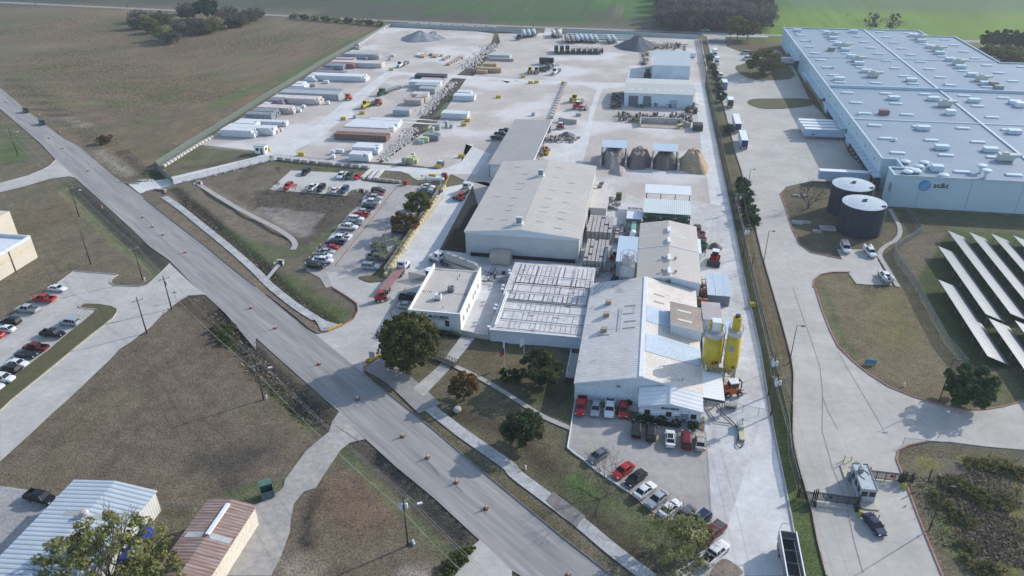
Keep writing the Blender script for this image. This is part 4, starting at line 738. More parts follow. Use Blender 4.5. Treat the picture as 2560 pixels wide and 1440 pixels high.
mb = MB(o); mb.hexa([(-3.4, 206.3, 3.9), (1.2, 206.3, 3.9), (1.2, 211, 4.3), (-3.4, 211, 4.3)], [(-3.4, 206.3, 4.0), (1.2, 206.3, 4.0), (1.2, 211, 4.4), (-3.4, 211, 4.4)]); mb.build('roof', WHITE, t)
for x, y in ((-3.2, 206.6), (1, 206.6), (-3.2, 210.6), (1, 210.6)): MB(o).box(x-.1, y-.1, 0, x+.1, y+.1, 3.9).build('post', STEEL, t)
MB(o).box(-1.7, 198.5, 1, -.3, 205.5, 3.4).build('machine', M_lgreen, t); MB(o).tube((-1.3, 190, 3.2), (-1.1, 198.5, 3.2), .85, n=16).build('dust_pipe', WHITE, t)
MB(o).box(.0, 190, 0, .7, 198.3, 3).build('rusty_panel', mat('rust_panel', (.22, .10, .07)), t); MB(o).box(-3.0, 189.6, 0, -2.3, 198.5, 2.6).build('frame', DARK, t)
for i, (xx, yy) in enumerate(((17.3, 205.3), (18.0, 200.9), (18.2, 197.3), (18.2, 193.6))):
    tt = thing('round_hopper', ('square dark hopper', 'rusty round hopper', 'brown round hopper', 'green round hopper')[i]+(' at the north-east corner', ' second', ' third', ' nearest')[i]+' in the row east of the process building', 'hopper', (xx, yy, 0), group='hoppers in a row by the east drive')
    c = (xx, yy, 0)
    if i: MB(c).lathe((xx, yy, 0), [(.5, .6), (1.3, 2.0), (1.45, 3.4), (1.2, 3.4), (1.1, 3.0), (.2, 2.8)], 16).build('body', [mat('rust_steel', (.22, .12, .09), (.12, .07, .06), sc1=1.5), mat('brown_steel', (.26, .17, .14)), M_green][i-1], tt)
    else: MB(c).box(xx-1, yy-1.4, .5, xx+1, yy+1.4, 3.3).build('body', mat('brown_dark_steel', (.06, .045, .04)), tt)
    mb = MB(c)
    for a in (-1, 1):
        for b in (-1, 1): mb.box(xx+a-.08, yy+b-.08, 0, xx+a+.08, yy+b+.08, 2.0)
    mb.build('legs', DARK, tt)
# --- yellow silos
def silo(lab, x, y, r, zc, z0, z1, ztop, box, letters):
    t = thing('cement_silo', lab, 'silo', (x, y, 0), group='yellow silos by the east drive'); c = (x, y, 0)
    b = MB(c).lathe((x, y, 0), [(.25, zc), (r, z0), (r, z1-.9), (r, z1-.9)], 32).build('barrel', mat('silo_yellow', (.60, .43, .02), (.50, .36, .03), sc1=.6, rough=.4, spec=.5), t, smooth=True)
    MB(c).lathe((x, y, 0), [(r, z1-.9), (r*1.003, z1), (r*.5, z1+.35), (.1, z1+.4)], 32).build('top', mat('dusty_white', (.55, .54, .53)), t)
    mb = MB(c)
    for k in range(16):
        a, b_ = k*math.pi/8, (k+1)*math.pi/8
        for zz in (z1+.6, z1+1.1): mb.tube((x+r*1.02*math.cos(a), y+r*1.02*math.sin(a), zz), (x+r*1.02*math.cos(b_), y+r*1.02*math.sin(b_), zz), .04, n=5)
        mb.tube((x+r*1.02*math.cos(a), y+r*1.02*math.sin(a), z1), (x+r*1.02*math.cos(a), y+r*1.02*math.sin(a), z1+1.1), .04, n=5)
    mb.build('guard_rail', STEEL, t)
    mb = MB(c)
    for a in (.785, 2.356, 3.927, 5.498):
        q = r*.98; mb.box(x+q*math.cos(a)-.12, y+q*math.sin(a)-.12, 0, x+q*math.cos(a)+.12, y+q*math.sin(a)+.12, z0+1.0)
        a2 = a+1.571
        for z in (1.2, z0-.6): mb.tube((x+q*math.cos(a), y+q*math.sin(a), z), (x+q*math.cos(a2), y+q*math.sin(a2), z), .08)
        mb.tube((x+q*math.cos(a), y+q*math.sin(a), 1.2), (x+q*math.cos(a2), y+q*math.sin(a2), z0-.6), .06)
    mb.build('leg_frame', mat('dusty_yellow_steel', (.52, .46, .30), (.42, .38, .28), sc1=1), t)
    if box: 
        f = MB(c).box(x-.9, y-.9, z1+.3, x+.9, y+.9, z1+2.6).build('filter_box', WHITE, t)
        for s in (-1, 1):
            for k in range(3): MB(c).box(x+s*1.1-.2, y-.8, z1+.5+k*.65, x+s*1.1+.2, y+.6, z1+1.0+k*.65).build('louvre', YEL, f)
        MB(c).tube((x+r*.9, y-r*.6, z0), (x+r*.9, y-r*.6, z1+.6), .09).build('fill_pipe', DARK, t)
    else:
        f = MB(c).tube((x, y, z1+.3), (x, y, z1+3.2), .85, n=16).build('filter_drum', mat('silo_yellow', (.60, .43, .02)), t); MB(c).tube((x, y, z1+3.2), (x, y, z1+3.7), .5, n=12).build('cap', DARK, f)
        MB(c).obox(x-.6, y-r-.03, z1-4.2, z1-2.9, .9, .1, -.25).build('logo_plate', mat('grey_blue_patch', (.30, .32, .32)), t)
    a = math.atan2(-1, .25); o_ = text(letters, 1.0, (x+(r+.05)*math.cos(a), y+(r+.05)*math.sin(a), z0+.55), (R(90), 0, a+math.pi/2), flatm('black_letters', (.02, .02, .02)), t, bold=.04)
silo('wider yellow silo with a white filter box and orange louvres on top', 17.4, 134.0, 1.95, 2.6, 4.8, 11.8, 13, True, 'CA')
silo('taller slim yellow silo with a yellow filter drum, nearest the east drive', 21.1, 132.6, 1.45, 2.4, 4.6, 13.2, 14, False, 'G')
t = thing('silo_platform', 'steel walkway platform with railings in front of the yellow silos', 'platform', (16, 130.4, 0)); c = (16, 130.4, 0)
mb = MB(c); mb.box(16.2, 130.3, 4.35, 21.5, 131.9, 4.45); mb.build('deck', STEEL, t); mb = MB(c)
for z in (4.95, 5.4): mb.tube((16.2, 130.3, z), (21.5, 130.3, z), .04)
for k in range(6): mb.tube((16.2+k*1.05, 130.3, 4.4), (16.2+k*1.05, 130.3, 5.4), .04)
mb.build('railing', YEL, t)
mb = MB(c)
for xx in (19.6, 21.3): mb.tube((xx, 130.5, 0), (xx, 130.5, 4.35), .08)
mb.build('post', STEEL, t)
# --- sand and gravel bays
for i, (x0, x1, y0, y1) in enumerate(((-15.3, -6.1, 265, 273), (3.3, 12.4, 263.8, 271.5))):
    t = thing('bay_canopy', ('left', 'right')[i]+' of the two pale canopies over the gravel bays', 'canopy', (x0, y0, 0), group='canopies over the gravel bays'); o = (x0, y0, 0)
    mb = MB(o); mb.hexa([(x0, y0, 5.9), (x1, y0, 5.9), (x1, y1, 6.2), (x0, y1, 6.2)], [(x0, y0, 6.05), (x1, y0, 6.05), (x1, y1, 6.35), (x0, y1, 6.35)]); mb.build('roof', blue, t)
    for x, y in ((x0+.3, y0+.3), (x1-.3, y0+.3), (x0+.3, y1-.3), (x1-.3, y1-.3)): MB(o).box(x-.12, y-.12, 0, x+.12, y+.12, 5.9).build('post', DARK, t)
for i, x in enumerate((-15.0, -5.9, 3.4, 12.8)):
    t = MB((x, 262, 0)); t.box(x-.35, 260, 0, x+.35, 274, 2.6)
    oo = t.build('bay_wall', mat('stained_concrete', (.50, .45, .42), (.36, .33, .31), sc1=.6)); oo.location = (x, 262, 0); tag(oo, ORD[i].replace('nearest', 'westernmost')+' concrete dividing wall of the gravel bays, counted from the left', 'wall', 'dividing walls of the gravel bays')
def pile(name, label, cx, cy, rx, ry, h, m, seed=1, flat=.15, n=44):
    rr_ = 14; vs = []; fs = []
    for k in range(rr_+1):
        q = k/rr_
        for i in range(n):
            a = 2*math.pi*i/n; e = 1+.10*math.sin(a*3+seed)+.06*math.sin(a*7+seed*2)
            zz = h*(1-max(0, (q-flat)/(1-flat)))*(1+.06*math.sin(a*5+q*9+seed)) - .05*q; zz += (rnd.random()-.5)*h*.05
            vs.append((rx*q*e*math.cos(a), ry*q*e*math.sin(a), max(zz, -.05)))
    for k in range(rr_):
        for i in range(n): fs.append((k*n+i, (k+1)*n+i, (k+1)*n+(i+1) % n, k*n+(i+1) % n))
    mb = MB(); mb.add(vs, fs); o_ = mb.build(name, m, smooth=True); o_.location = (cx, cy, 0); return tag(o_, label, 'stockpile')
def sandm(n, c, c2): return mat(n, c, c2, sc1=1.2, fine=4, famt=.2, rough=.95, bump=.12)
pile('gravel_pile', 'grey gravel heap under the left bay canopy', -10.6, 267.5, 5.0, 8.6, 4.6, sandm('grey_gravel_heap', (.30, .27, .255), (.22, .20, .19)), 1, .55)
pile('gravel_pile', 'dark brown gravel heap in the open second bay', -1.3, 267.5, 4.9, 8.8, 4.6, sandm('dark_gravel_heap', (.21, .175, .155), (.14, .115, .10)), 2, .55)
pile('gravel_pile', 'darkest grey-brown heap under the right bay canopy', 8.1, 267.5, 4.9, 8.6, 4.4, sandm('darker_gravel_heap', (.17, .15, .13), (.12, .105, .095)), 3, .55)
pile('sand_pile', 'tall golden sand heap in the rightmost bay', 18.2, 267.5, 5.8, 10.5, 5.4, sandm('golden_sand', (.50, .37, .23), (.30, .22, .145)), 4, .35)
pile('sand_pile', 'small pale pink heap spilling in front of the left gravel bay', -8.2, 256.5, 3.2, 4.6, 2.2, sandm('pink_sand', (.44, .38, .35), (.34, .29, .27)), 5)
pile('rubble_pile', 'dark grey crushed rock pile behind the maintenance sheds', *gp('K9 1650,560')[0], 13, 12, 6.5, sandm('dark_rubble', (.13, .145, .165), (.075, .085, .10)), 6, .1)
pile('rubble_pile', 'low grey rubble ridge at the far left of the brick yard', *gp('A2 1640,395')[0], 14, 10, 5.2, sandm('grey_rubble', (.34, .36, .38), (.17, .18, .21)), 7, .1)
pile('rubble_pile', 'small mound with pale face right of the far rubble ridge', *gp('A2 1780,380')[0], 9, 9, 4, sandm('pale_rubble', (.42, .43, .43), (.25, .25, .27)), 8, .1)
pile('gravel_pile', 'small grey mound beside the red front loader', *gp('KF 1680,250')[0], 1.8, 2.2, 1.1, sandm('grey_gravel_heap', (.30, .27, .255), None), 9); pile('gravel_pile', 'darker small mound right of the grey one by the red loader', *gp('KF 1830,260')[0], 2.3, 2.4, 1.3, sandm('dark_gravel_heap', (.21, .175, .155), None), 10)
pile('gravel_pile', 'dark little heap on the slab right of the storage shed', *gp('A3 545,1365')[0], 4, 4, 1.8, sandm('dark_rubble', (.13, .145, .165), None), 11)
# --- maintenance sheds
def gable_x(name, label, cat, x0, x1, y0, y1, he, hr, wall, roof, over=.25, wally=None):
    t = thing(name, label, cat, (x0, y0, 0)); off = (x0, y0, 0); ym = (y0+y1)/2
    mb = MB(off); mb.poly([(x0, y0, 0), (x1, y0, 0), (x1, y0, he), (x0, y0, he)]); mb.poly([(x1, y1, 0), (x0, y1, 0), (x0, y1, he), (x1, y1, he)]); mb.build('wall', wall, t)
    mb = MB(off)
    for x, rv in ((x0, 1), (x1, 0)):
        P = [(x, y0, 0), (x, y1, 0), (x, y1, he), (x, ym, hr), (x, y0, he)]; mb.poly(P[::-1] if rv else P)
    mb.build('wall', wally or wall, t); s = (hr-he)/(ym-y0)
    for ya, yb in ((y0-over, ym-.003), (y1+over, ym+.003)):
        za = he-s*over; b = [(x0-over, ya, za), (x1+over, ya, za), (x1+over, yb, hr), (x0-over, yb, hr)]
        if ya > yb: b = [b[3], b[2], b[1], b[0]]
        MB(off).hexa([(p[0], p[1], p[2]+.02) for p in b], [(p[0], p[1], p[2]+.16) for p in b]).build('roof', roof, t)
    MB(off).box(x0-.3, y0-over-.1, he-.2, x1+.3, y0-over-.02, he+.12).build('trim', M_trim, t)
    return t
M_maint = clad('maintenance_wall', (.60, .70, .77), (.56, .66, .73), 'X', .7, .94)
t = gable_x('maintenance_shed', 'wide white shed with two grey roller doors and dotted skylights', 'shed', -10.5, 20.3, 343.5, 371, 6.0, 7.0, M_maint, clad('cream_rib_roof', (.50, .52, .47), (.45, .47, .43), 'X', .9, .85)); o = (-10.5, 343.5, 0)
for s, c_ in (('K8 940,320 1110,330', .155), ('K8 1200,335 1345,338', .155), ('K8 1665,352 1810,360', .42)):
    P = gp(s); h_ = 4.8 if c_ < .2 else 3.6; MB(o).box(P[0][0], 343.38, .05, P[1][0], 343.47, h_).build('roller_door', clad('roller_door_'+str(c_), (c_, c_*1.15, c_*1.4), None, 'Y', 2, .9), t)
for k in range(8):
    x = -7.8+k*3.75; MB(o).hexa([(x, 347.0, 6.42), (x+1, 347.0, 6.42), (x+1, 349.5, 6.6), (x, 349.5, 6.6)], [(x, 347.0, 6.45), (x+1, 347.0, 6.45), (x+1, 349.5, 6.63), (x, 349.5, 6.63)]).build('skylight', M_sky, t)
    MB(o).hexa([(x, 365, 6.55), (x+1, 365, 6.55), (x+1, 367.5, 6.36), (x, 367.5, 6.36)], [(x, 365, 6.6), (x+1, 365, 6.6), (x+1, 367.5, 6.41), (x, 367.5, 6.41)]).build('skylight', M_sky, t)
MB(o).box(-13, 344.5, 0, -10.7, 349.5, .1).build('pad', CONC, t)
t = thing('rear_workshop', 'tall pale blue box-shaped workshop behind the wide maintenance shed', 'workshop', (1.2, 396, 0)); o = (1.2, 396, 0)
mb = MB(o); mb.hexa([(1.2, 396, 0), (20.4, 396, 0), (20.4, 427, 0), (1.2, 427, 0)], [(1.2, 396, 7.3), (20.4, 396, 7.3), (20.4, 427, 8.0), (1.2, 427, 8.0)]); mb.build('wall', clad('workshop_wall', (.60, .70, .76), None, 'X', 1, .95), t)
mb = MB(o); mb.hexa([(1.0, 395.8, 7.35), (20.6, 395.8, 7.35), (20.6, 427.2, 8.05), (1.0, 427.2, 8.05)], [(1.0, 395.8, 7.5), (20.6, 395.8, 7.5), (20.6, 427.2, 8.2), (1.0, 427.2, 8.2)]); mb.build('roof', mat('blue_grey_roof', (.42, .48, .50), (.38, .44, .46), sc1=.1, famt=.04), t)
mb = MB(o); mb.box(.9, 395.6, 7.1, 20.7, 395.75, 7.55); mb.box(.85, 395.8, 7.3, 1.0, 427, 7.9); mb.build('trim', WHITE, t)
MB(o).tube((-1.5, 448, 0), (-1.5, 448, 9), 1.0, n=12).build('stack', mat('pink_stack', (.45, .38, .36)), None) if 0 else None
sheet('concrete_pad', gp('K9 1515,895 1600,880 1790,885 1800,1000 1780,1105 1470,1105'), M_dust)
# --- west neighbour buildings
M_beige = mat('beige_panel', (.60, .55, .46), (.54, .50, .42), sc1=.3, famt=.05)
t = thing('beige_building', 'beige panel building with a white roof at the left edge of the photo', 'building', (-166.5, 120, 0)); o = (-166.5, 120, 0)
MB(o).box(-200, 120, 0, -166.5, 162, 6.0).build('wall', M_beige, t); MB(o).box(-200, 120, 5.7, -166.9, 161.6, 5.75) if 0 else None
MB(o).box(-166.498, 120, 3.6, -166.45, 162, 4.6).build('cream_band', mat('cream_band', (.66, .58, .42)), t)
mb = MB(o); mb.box(-200, 120, 6.0, -167, 161.5, 6.05); mb.build('roof', mat('white_membrane', (.66, .70, .72), (.58, .62, .65)), t)
mb = MB(o); mb.box(-166.9, 120, 6.0, -166.5, 162, 6.9); mb.box(-200, 161.6, 6.0, -166.9, 162, 6.9); mb.build('parapet', M_trim, t)
MB(o).box(-166.5, 153.4, 0, -166.35, 153.7, 6).build('downpipe', mat('brown_pipe', (.12, .09, .07)), t); MB(o).box(-215, 162.01, 0, -184, 175, 7.5).build('tall_wing', M_beige, t)
M_shedr = mat('blue_white_rib_roof', (.50, .56, .60), (.42, .49, .54), sc1=.3, corr=('Y', .9, .52), famt=.05, rough=.45)
t = gable('metal_shed', 'long white ribbed-roof metal shed behind the leafy tree in the lower left', 'shed', -90.8, -75.7, 40, 80, 4.3, 5.3, clad('white_shed_wall', (.66, .66, .62), None, 'Y', .6, .8), M_shedr, xr=-82.9); o = (-90.8, 40, 0)
MB(o).box(-75.69, 74.6, 0, -75.6, 74.9, 4.2).build('downpipe', DARK, t); MB(o).lathe((-82.9, 72.6, 5.2), [(.5, 0), (.5, .5), (.7, .7), (.5, 1.1), (.1, 1.2)], 12).build('turbine_vent', mat('galvanised', (.5, .46, .42)), t)
for y in (72.2,): strips(t, o, [(-86.8, y)], 4.3, 5.3, -90.8, -82.9, mat('dull_skylight', (.38, .38, .34)), 3.2, .9); strips(t, o, [(-81.6, y)], 4.3, 5.3, -75.7, -82.9, mat('dull_skylight', (.38, .38, .34)), 4, .9)
MB(o).tube((-85.9, 58.5, 4.6), (-85.9, 58.5, 5.5), .12).build('vent_pipe', STEEL, t)
M_rust = mat('rusty_rib_roof', (.24, .125, .095), (.40, .33, .29), sc1=1.1, stretch=(.16, 1.6), corr=('Y', .62, .55), famt=.15, rough=.7, contrast=.7)
t = gable('rusty_shed', 'narrow shed with a rusty corrugated roof and a turquoise door', 'shed', -66, -57.9, 46, 80, 4.0, 4.7, mat('cream_shed_wall', (.66, .60, .50), (.60, .54, .45)), M_rust, xr=-61.9, wally=mat('cream_shed_wall', (.66, .60, .50))); o = (-66, 46, 0)
MB(o).box(-62.1, 72.5, 4.6, -61.5, 79, 5.15).build('ridge_vent', WHITE, t); MB(o).box(-57.89, 61.2, .1, -57.8, 65.3, 3.2).build('roller_door', flatm('turquoise_door', (.15, .50, .52)), t)
mp = mat('zinc_sheet', (.50, .52, .53))
for a in ((-65.6, 72), (-65, 60)): strips(t, o, [a], 4, 4.7, -66, -61.9, mp, 3, 1.1, 'roof_patch')
strips(t, o, [(-61.3, 72), (-61, 61)], 4, 4.7, -57.9, -61.9, mp, 3.3, 1.0, 'roof_patch')
# ================================================================ DISTRIBUTION WAREHOUSE
M_attw = mat('pale_blue_panel_wall', (.47, .60, .68), (.43, .56, .64), sc1=.08, famt=.04, rough=.7); M_attr = mat('blue_grey_roof_membrane', (.225, .295, .355), (.19, .26, .325), sc1=.06, fine=.8, famt=.05, rough=.6, stain=((.27, .30, .33), .05, .62, .5), stretch=(.6, 1))
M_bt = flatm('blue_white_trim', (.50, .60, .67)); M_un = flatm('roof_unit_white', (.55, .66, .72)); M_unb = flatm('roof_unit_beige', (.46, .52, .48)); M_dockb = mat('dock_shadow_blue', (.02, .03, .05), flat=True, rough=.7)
t = thing('distribution_warehouse', 'huge blue-grey flat-roofed warehouse with the at&t globe sign on its front wall', 'warehouse', (78, 238, 0)); o = (78, 238, 0)
OUT = [(78, 238), (240, 238), (240, 410), (169, 410), (169, 476.5), (154.6, 476.5), (154.6, 494), (78, 494), (78, 254), (82.4, 254), (82.4, 245.6), (78, 245.6)]
mb = MB(o); n = len(OUT)
for i in range(n):
    a, b = OUT[i], OUT[(i+1) % n]; mb.poly([(*a, -1), (*b, -1), (*b, 10.4), (*a, 10.4)])
mb.build('wall', M_attw, t)
rf = sheet('roof', OUT, M_attr, 9.9); del rf['kind']; rf.parent = t; rf.location = (-78, -238, 0)
mb = MB(o)
for i in range(n):
    a, b = OUT[i], OUT[(i+1) % n]; strip(mb, [a, b], .55, 10.1, 10.5)
mb.build('parapet', M_bt, t)
mb = MB(o); strip(mb, [(124, 238.6), (124, 493.6)], .9, 9.9, 10.3); mb.build('roof_seam', M_bt, t)
for y in (413, 301): mb = MB(o); strip(mb, [(78.5, y), (168.5 if y > 350 else 239, y)], .6, 9.9, 10.2); mb.build('roof_seam', M_bt, t)
mb = MB(o); strip(mb, [(78.5, 350.5), (239, 350.5)], .7, 9.9, 11.0); mb.build('fire_wall', M_attw, t)
def T4(s): return px(s)
sk = 'A4 325,354 560,307 372,408 420,468 470,532 895,365 960,420 1030,477 1105,538 1115,322 1185,373 1258,427 1340,486 1425,548 1392,331 1768,396 1863,453 1962,517 2072,583 527,601 588,673 653,751 715,822 1185,606 1270,681 1360,762 1077,829 1450,837 1517,617 1617,691 1720,773 1822,851 2188,653 2312,729 2450,812 2540,668 795,928 880,1027 968,1134 1068,1254 1178,1384 1180,936 1280,1037 1388,1146 1510,1265 1635,1402 1570,942 1960,958 2098,1061 2240,1173 2400,1299 2355,979 1950,1282 2100,1420 662,412 785,534 927,675 1556,439 1744,565 1958,711 2190,870 B4 1295,88 1780,112 1938,278 2458,310 1440,248 2260,133'
me = MB().loft([[(x, -.95, 0), (x, .95, 0), (x, .8, .45), (x, -.8, .45)] if abs(x) < 2.1 else [(x, -.8, .02), (x, .8, .02), (x, .6, .3), (x, -.6, .3)] for x in (-2.4, -2.0, 2.0, 2.4)]).mesh('skylight', M_un)
for u, v in px(sk):
    x, y = G(u, v, 10.1); obj('skylight', me, t, (x-78, y-238, 9.95))
me = MB().box(-2.1, -1.3, 0, 2.1, 1.3, 1.25).box(-2.2, -1.4, 1.25, 2.2, 1.4, 1.4).mesh('rooftop_unit', M_un)
for u, v in px('A4 292,307 855,318 598,331 648,383 708,440 770,500 835,567 908,638 982,714 707,793 1430,805 1255,987 1652,994 1550,1288 1450,356 1532,410 1622,470 1716,533 1820,598 1926,672 2042,752 2175,838 2055,1011 2465,1030 2460,1325 B4 1735,42 2220,65'):
    x, y = G(u, v+1.5, 10); obj('rooftop_unit', me, t, (x-78, y-238, 9.95))
mb = MB().box(-2.4, -1.3, .5, 2.2, 1.3, 2.4); mb.hexa([(2.2, -1.2, 1.2), (4.2, -1.2, 2.0), (4.2, 1.2, 2.0), (2.2, 1.2, 1.2)], [(2.2, -1.2, 2.4), (4.2, -1.2, 2.5), (4.2, 1.2, 2.5), (2.2, 1.2, 2.4)])
for a in (-2, 1.8): mb.box(a, -1.2, 0, a+.2, 1.2, .5)
mb.box(-1.2, -.6, 2.4, .6, .6, 2.9); me = mb.mesh('air_handler', M_unb)
for u, v in px('A4 643,352 757,464 890,600 1048,755 1513,380 1692,496 1896,632 2130,795 1765,1050 B4 2370,155'):
    x, y = G(u, v+3, 10); obj('air_handler', me, t, (x-78, y-238, 9.95))
for s, m_ in (('A4 630,505', STEEL), ('A4 1157,1140', mat('red_unit', (.30, .14, .16))), ('A4 1820,1140', WHITE), ('A4 2250,855', STEEL), ('A4 2300,893', STEEL), ('A4 2520,1065', WHITE), ('B4 1685,262', M_un)):
    x, y = G(*px(s)[0], 10); MB(o).box(x-1.7, y-1.3, 9.95, x+1.7, y+1.3, 11.7).build('equipment_box', m_, t)
for s in ('B4 1372,190', 'B4 1392,290', 'B4 1508,235', 'B4 1560,198', 'B4 1650,240', 'B4 1480,285', 'B4 1755,325', 'A4 280,340', 'A4 428,412', 'A4 655,680', 'A4 900,1145', 'A4 1765,845', 'A4 1262,1408'):
    u, v = px(s)[0]; x, y = G(u, v, 10); k = 1.6 if v > 400 else .8; MB(o).lathe((x, y, 9.95), [(.4*k, 0), (.4*k, .3), (k, .45), (.9*k, .8), (.4*k, 1.0), (.05, 1.05)], 16).build('dome_vent', M_un, t)
for s in ('B4 2120,285', 'B4 2167,335'):
    x, y = G(*px(s)[0], 10); MB(o).lathe((x, y, 9.95), [(.5, 0), (.5, 1.4), (1.5, 2.2), (1.4, 2.6), (.1, 2.8)], 16).build('exhaust_fan', M_un, t)
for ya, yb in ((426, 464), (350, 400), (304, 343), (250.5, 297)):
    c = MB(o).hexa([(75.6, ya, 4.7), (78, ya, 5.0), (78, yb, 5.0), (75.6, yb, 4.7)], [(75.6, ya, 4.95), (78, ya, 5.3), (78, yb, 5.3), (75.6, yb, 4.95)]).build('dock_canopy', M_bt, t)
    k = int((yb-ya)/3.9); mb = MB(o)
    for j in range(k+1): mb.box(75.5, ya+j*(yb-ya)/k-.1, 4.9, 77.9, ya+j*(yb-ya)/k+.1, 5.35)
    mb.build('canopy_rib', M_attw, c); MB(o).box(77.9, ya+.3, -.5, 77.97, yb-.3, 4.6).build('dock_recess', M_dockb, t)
    for j in range(k):
        yy = ya+(j+.5)*(yb-ya)/k; d = MB(o).box(77.7, yy-1.2, .3, 77.88, yy+1.2, 3.4).build('dock_door', mat('dock_door_tan', (.36, .30, .20)) if 350 <= ya < 400 else mat('dock_door_dark', (.05, .06, .08)), t)
        if ya < 260: MB(o).box(76.9, yy-.5, .9, 77.6, yy+.4, 1.4).build('dock_bumper', mat('pale_bumper', (.35, .36, .36)), d)
for k in range(17):
    yy = 262+k*13.6; MB(o).box(77.92, yy, 7.2, 77.99, yy+.7, 7.9).build('scupper', DARK, t)
mb = MB(o)
for x in (86, 100.5, 115, 129.5): mb.box(x, 237.93, 0, x+.07, 237.98, 10)
mb.build('panel_joint', mat('joint_grey', (.26, .33, .37)), t)
MB(o).box(78.3, 237.7, 10.42, 239.7, 237.95, 10.55).build('edge_trim', mat('joint_grey', (.26, .33, .37)), t)
MB(o).box(77.85, 239, 4.4, 77.97, 241.2, 7).build('louvre', mat('joint_grey', (.26, .33, .37)), t)
M_logo = flatm('logo_blue', (.03, .27, .60)); M_logol = flatm('logo_pale', (.42, .58, .68)); gc = (87.2, 7.55); gr = 1.75
glb = MB(o); 
glb.tube((gc[0], 237.95, gc[1]), (gc[0], 237.85, gc[1]), gr, n=40); gl = glb.build('globe_logo', M_logo, t); mb = MB(o)
for k, (zz, th, x0f, x1f) in enumerate(((1.15, .16, -.2, .9), (.72, .17, -.8, .98), (.22, .18, -1, 1), (-.32, .2, -1, .9), (-.9, .22, -.85, .6))):
    pts = []
    for q in range(17):
        a = -1+q/8; xx = a*gr*.99; zc = zz-.22*(1-a*a)+.1*a; lim = math.sqrt(max(0, gr*gr-xx*xx)); th2 = th*max(0, min(1, (a-x0f)*3+.0))*max(0, min(1, (x1f-a)*3))
        if abs(zc) < lim: pts.append((gc[0]+xx, gc[1]+zc, th2/2))
    for p, q in zip(pts[:-1], pts[1:]): mb.poly([(p[0], 237.83, p[1]-p[2]), (q[0], 237.83, q[1]-q[2]), (q[0], 237.83, q[1]+q[2]), (p[0], 237.83, p[1]+p[2])])
mb.build('globe_stripes', M_logol, gl)
text('at&t', 2.3, (91.9, 237.85, 7.75), FRONT, flatm('logo_black', (.025, .03, .04)), t, sx=1.12, bold=.02)
# --- water tanks
M_tank = mat('dark_blue_tank', (.012, .018, .034), (.03, .042, .068), sc1=1.4, stretch=(1, 1), rough=.6, famt=.15, spec=.2, contrast=.8); M_tanktop = mat('tank_top_white', (.50, .56, .60), (.36, .43, .48), sc1=.5, contrast=.8)
M_tank.node_tree.nodes['Mapping'].inputs['Scale'].default_value = (1, 1, .04)
for lab, cx, cy in (('front one of the two black water tanks with pale blue tops', 64.6, 216.8), ('rear one of the two black water tanks, partly behind the front one', 64.5, 231.4)):
    t = thing('water_tank', lab, 'tank', (cx, cy, 0), group='black water tanks by the truck road'); c = (cx, cy, 0)
    MB(c).lathe((cx, cy, 0), [(6.05, 0), (6.05, 9.0)], 64).build('shell', M_tank, t, smooth=False); MB(c).lathe((cx, cy, 9.0), [(6.1, 0), (6.1, .12), (3, .45), (.1, .6)], 64).build('roof', M_tanktop, t)
    mb = MB(c); mb.box(cx-.5, cy-.5, 9.5, cx+.5, cy+.5, 9.95); mb.box(cx-.1, cy+.2, 9.9, cx+.8, cy+.5, 10.1); mb.build('hatch', DARK, t); MB(c).box(cx+4.2, cy-3, 9.15, cx+5.2, cy-2.4, 9.5).build('small_hatch', DARK, t)
    mb = MB(c)
    for s in (-.3, .3): mb.tube((cx+5.2+s, cy-3.3, 0), (cx+5.2+s, cy-3.3, 10), .05)
    for k in range(24): mb.tube((cx+4.9, cy-3.3, .4+k*.4), (cx+5.5, cy-3.3, .4+k*.4), .03, n=4)
    mb.build('ladder', STEEL, t)
# --- solar tables
M_pv = mat('solar_glass', (.15, .18, .20), (.12, .15, .17), sc1=.5, rough=.4, spec=.4, famt=.05, joints=(1.04, .035, 1.0)); 
for n_ in M_pv.node_tree.nodes:
    if n_.type == 'TEX_BRICK': n_.inputs['Mortar'].default_value = (2.6, 2.6, 2.6, 1); n_.inputs['Row Height'].default_value = 2.05; n_.inputs['Brick Width'].default_value = 1.0; n_.inputs['Mortar Size'].default_value = .045
lt0 = Vector((*G(2346, 699, 2.6), 2.6)); lb0 = Vector((*G(2474, 898, 2.6), 2.6)); sdir = (lb0-lt0).normalized(); rtp = Vector((*G(2379, 711, .8), .8)); wv_ = rtp-lt0; wv_ -= sdir*wv_.dot(sdir)
SOL = [(2346, 699, (lb0-lt0).length, 'front long'), (2345, 615, None, 'leftmost upper'), (2369, 576, None, 'long second upper'), (2423, 580, 95, 'third upper'), (2478, 584, 95, 'fourth upper'), (2533, 588, 95, 'rightmost upper'), (2471.6, 795.5, 40, 'lower second'), (2537, 801, 40, 'lower rightmost')]
ends = {1: (2462, 787), 2: (2527, 785)}
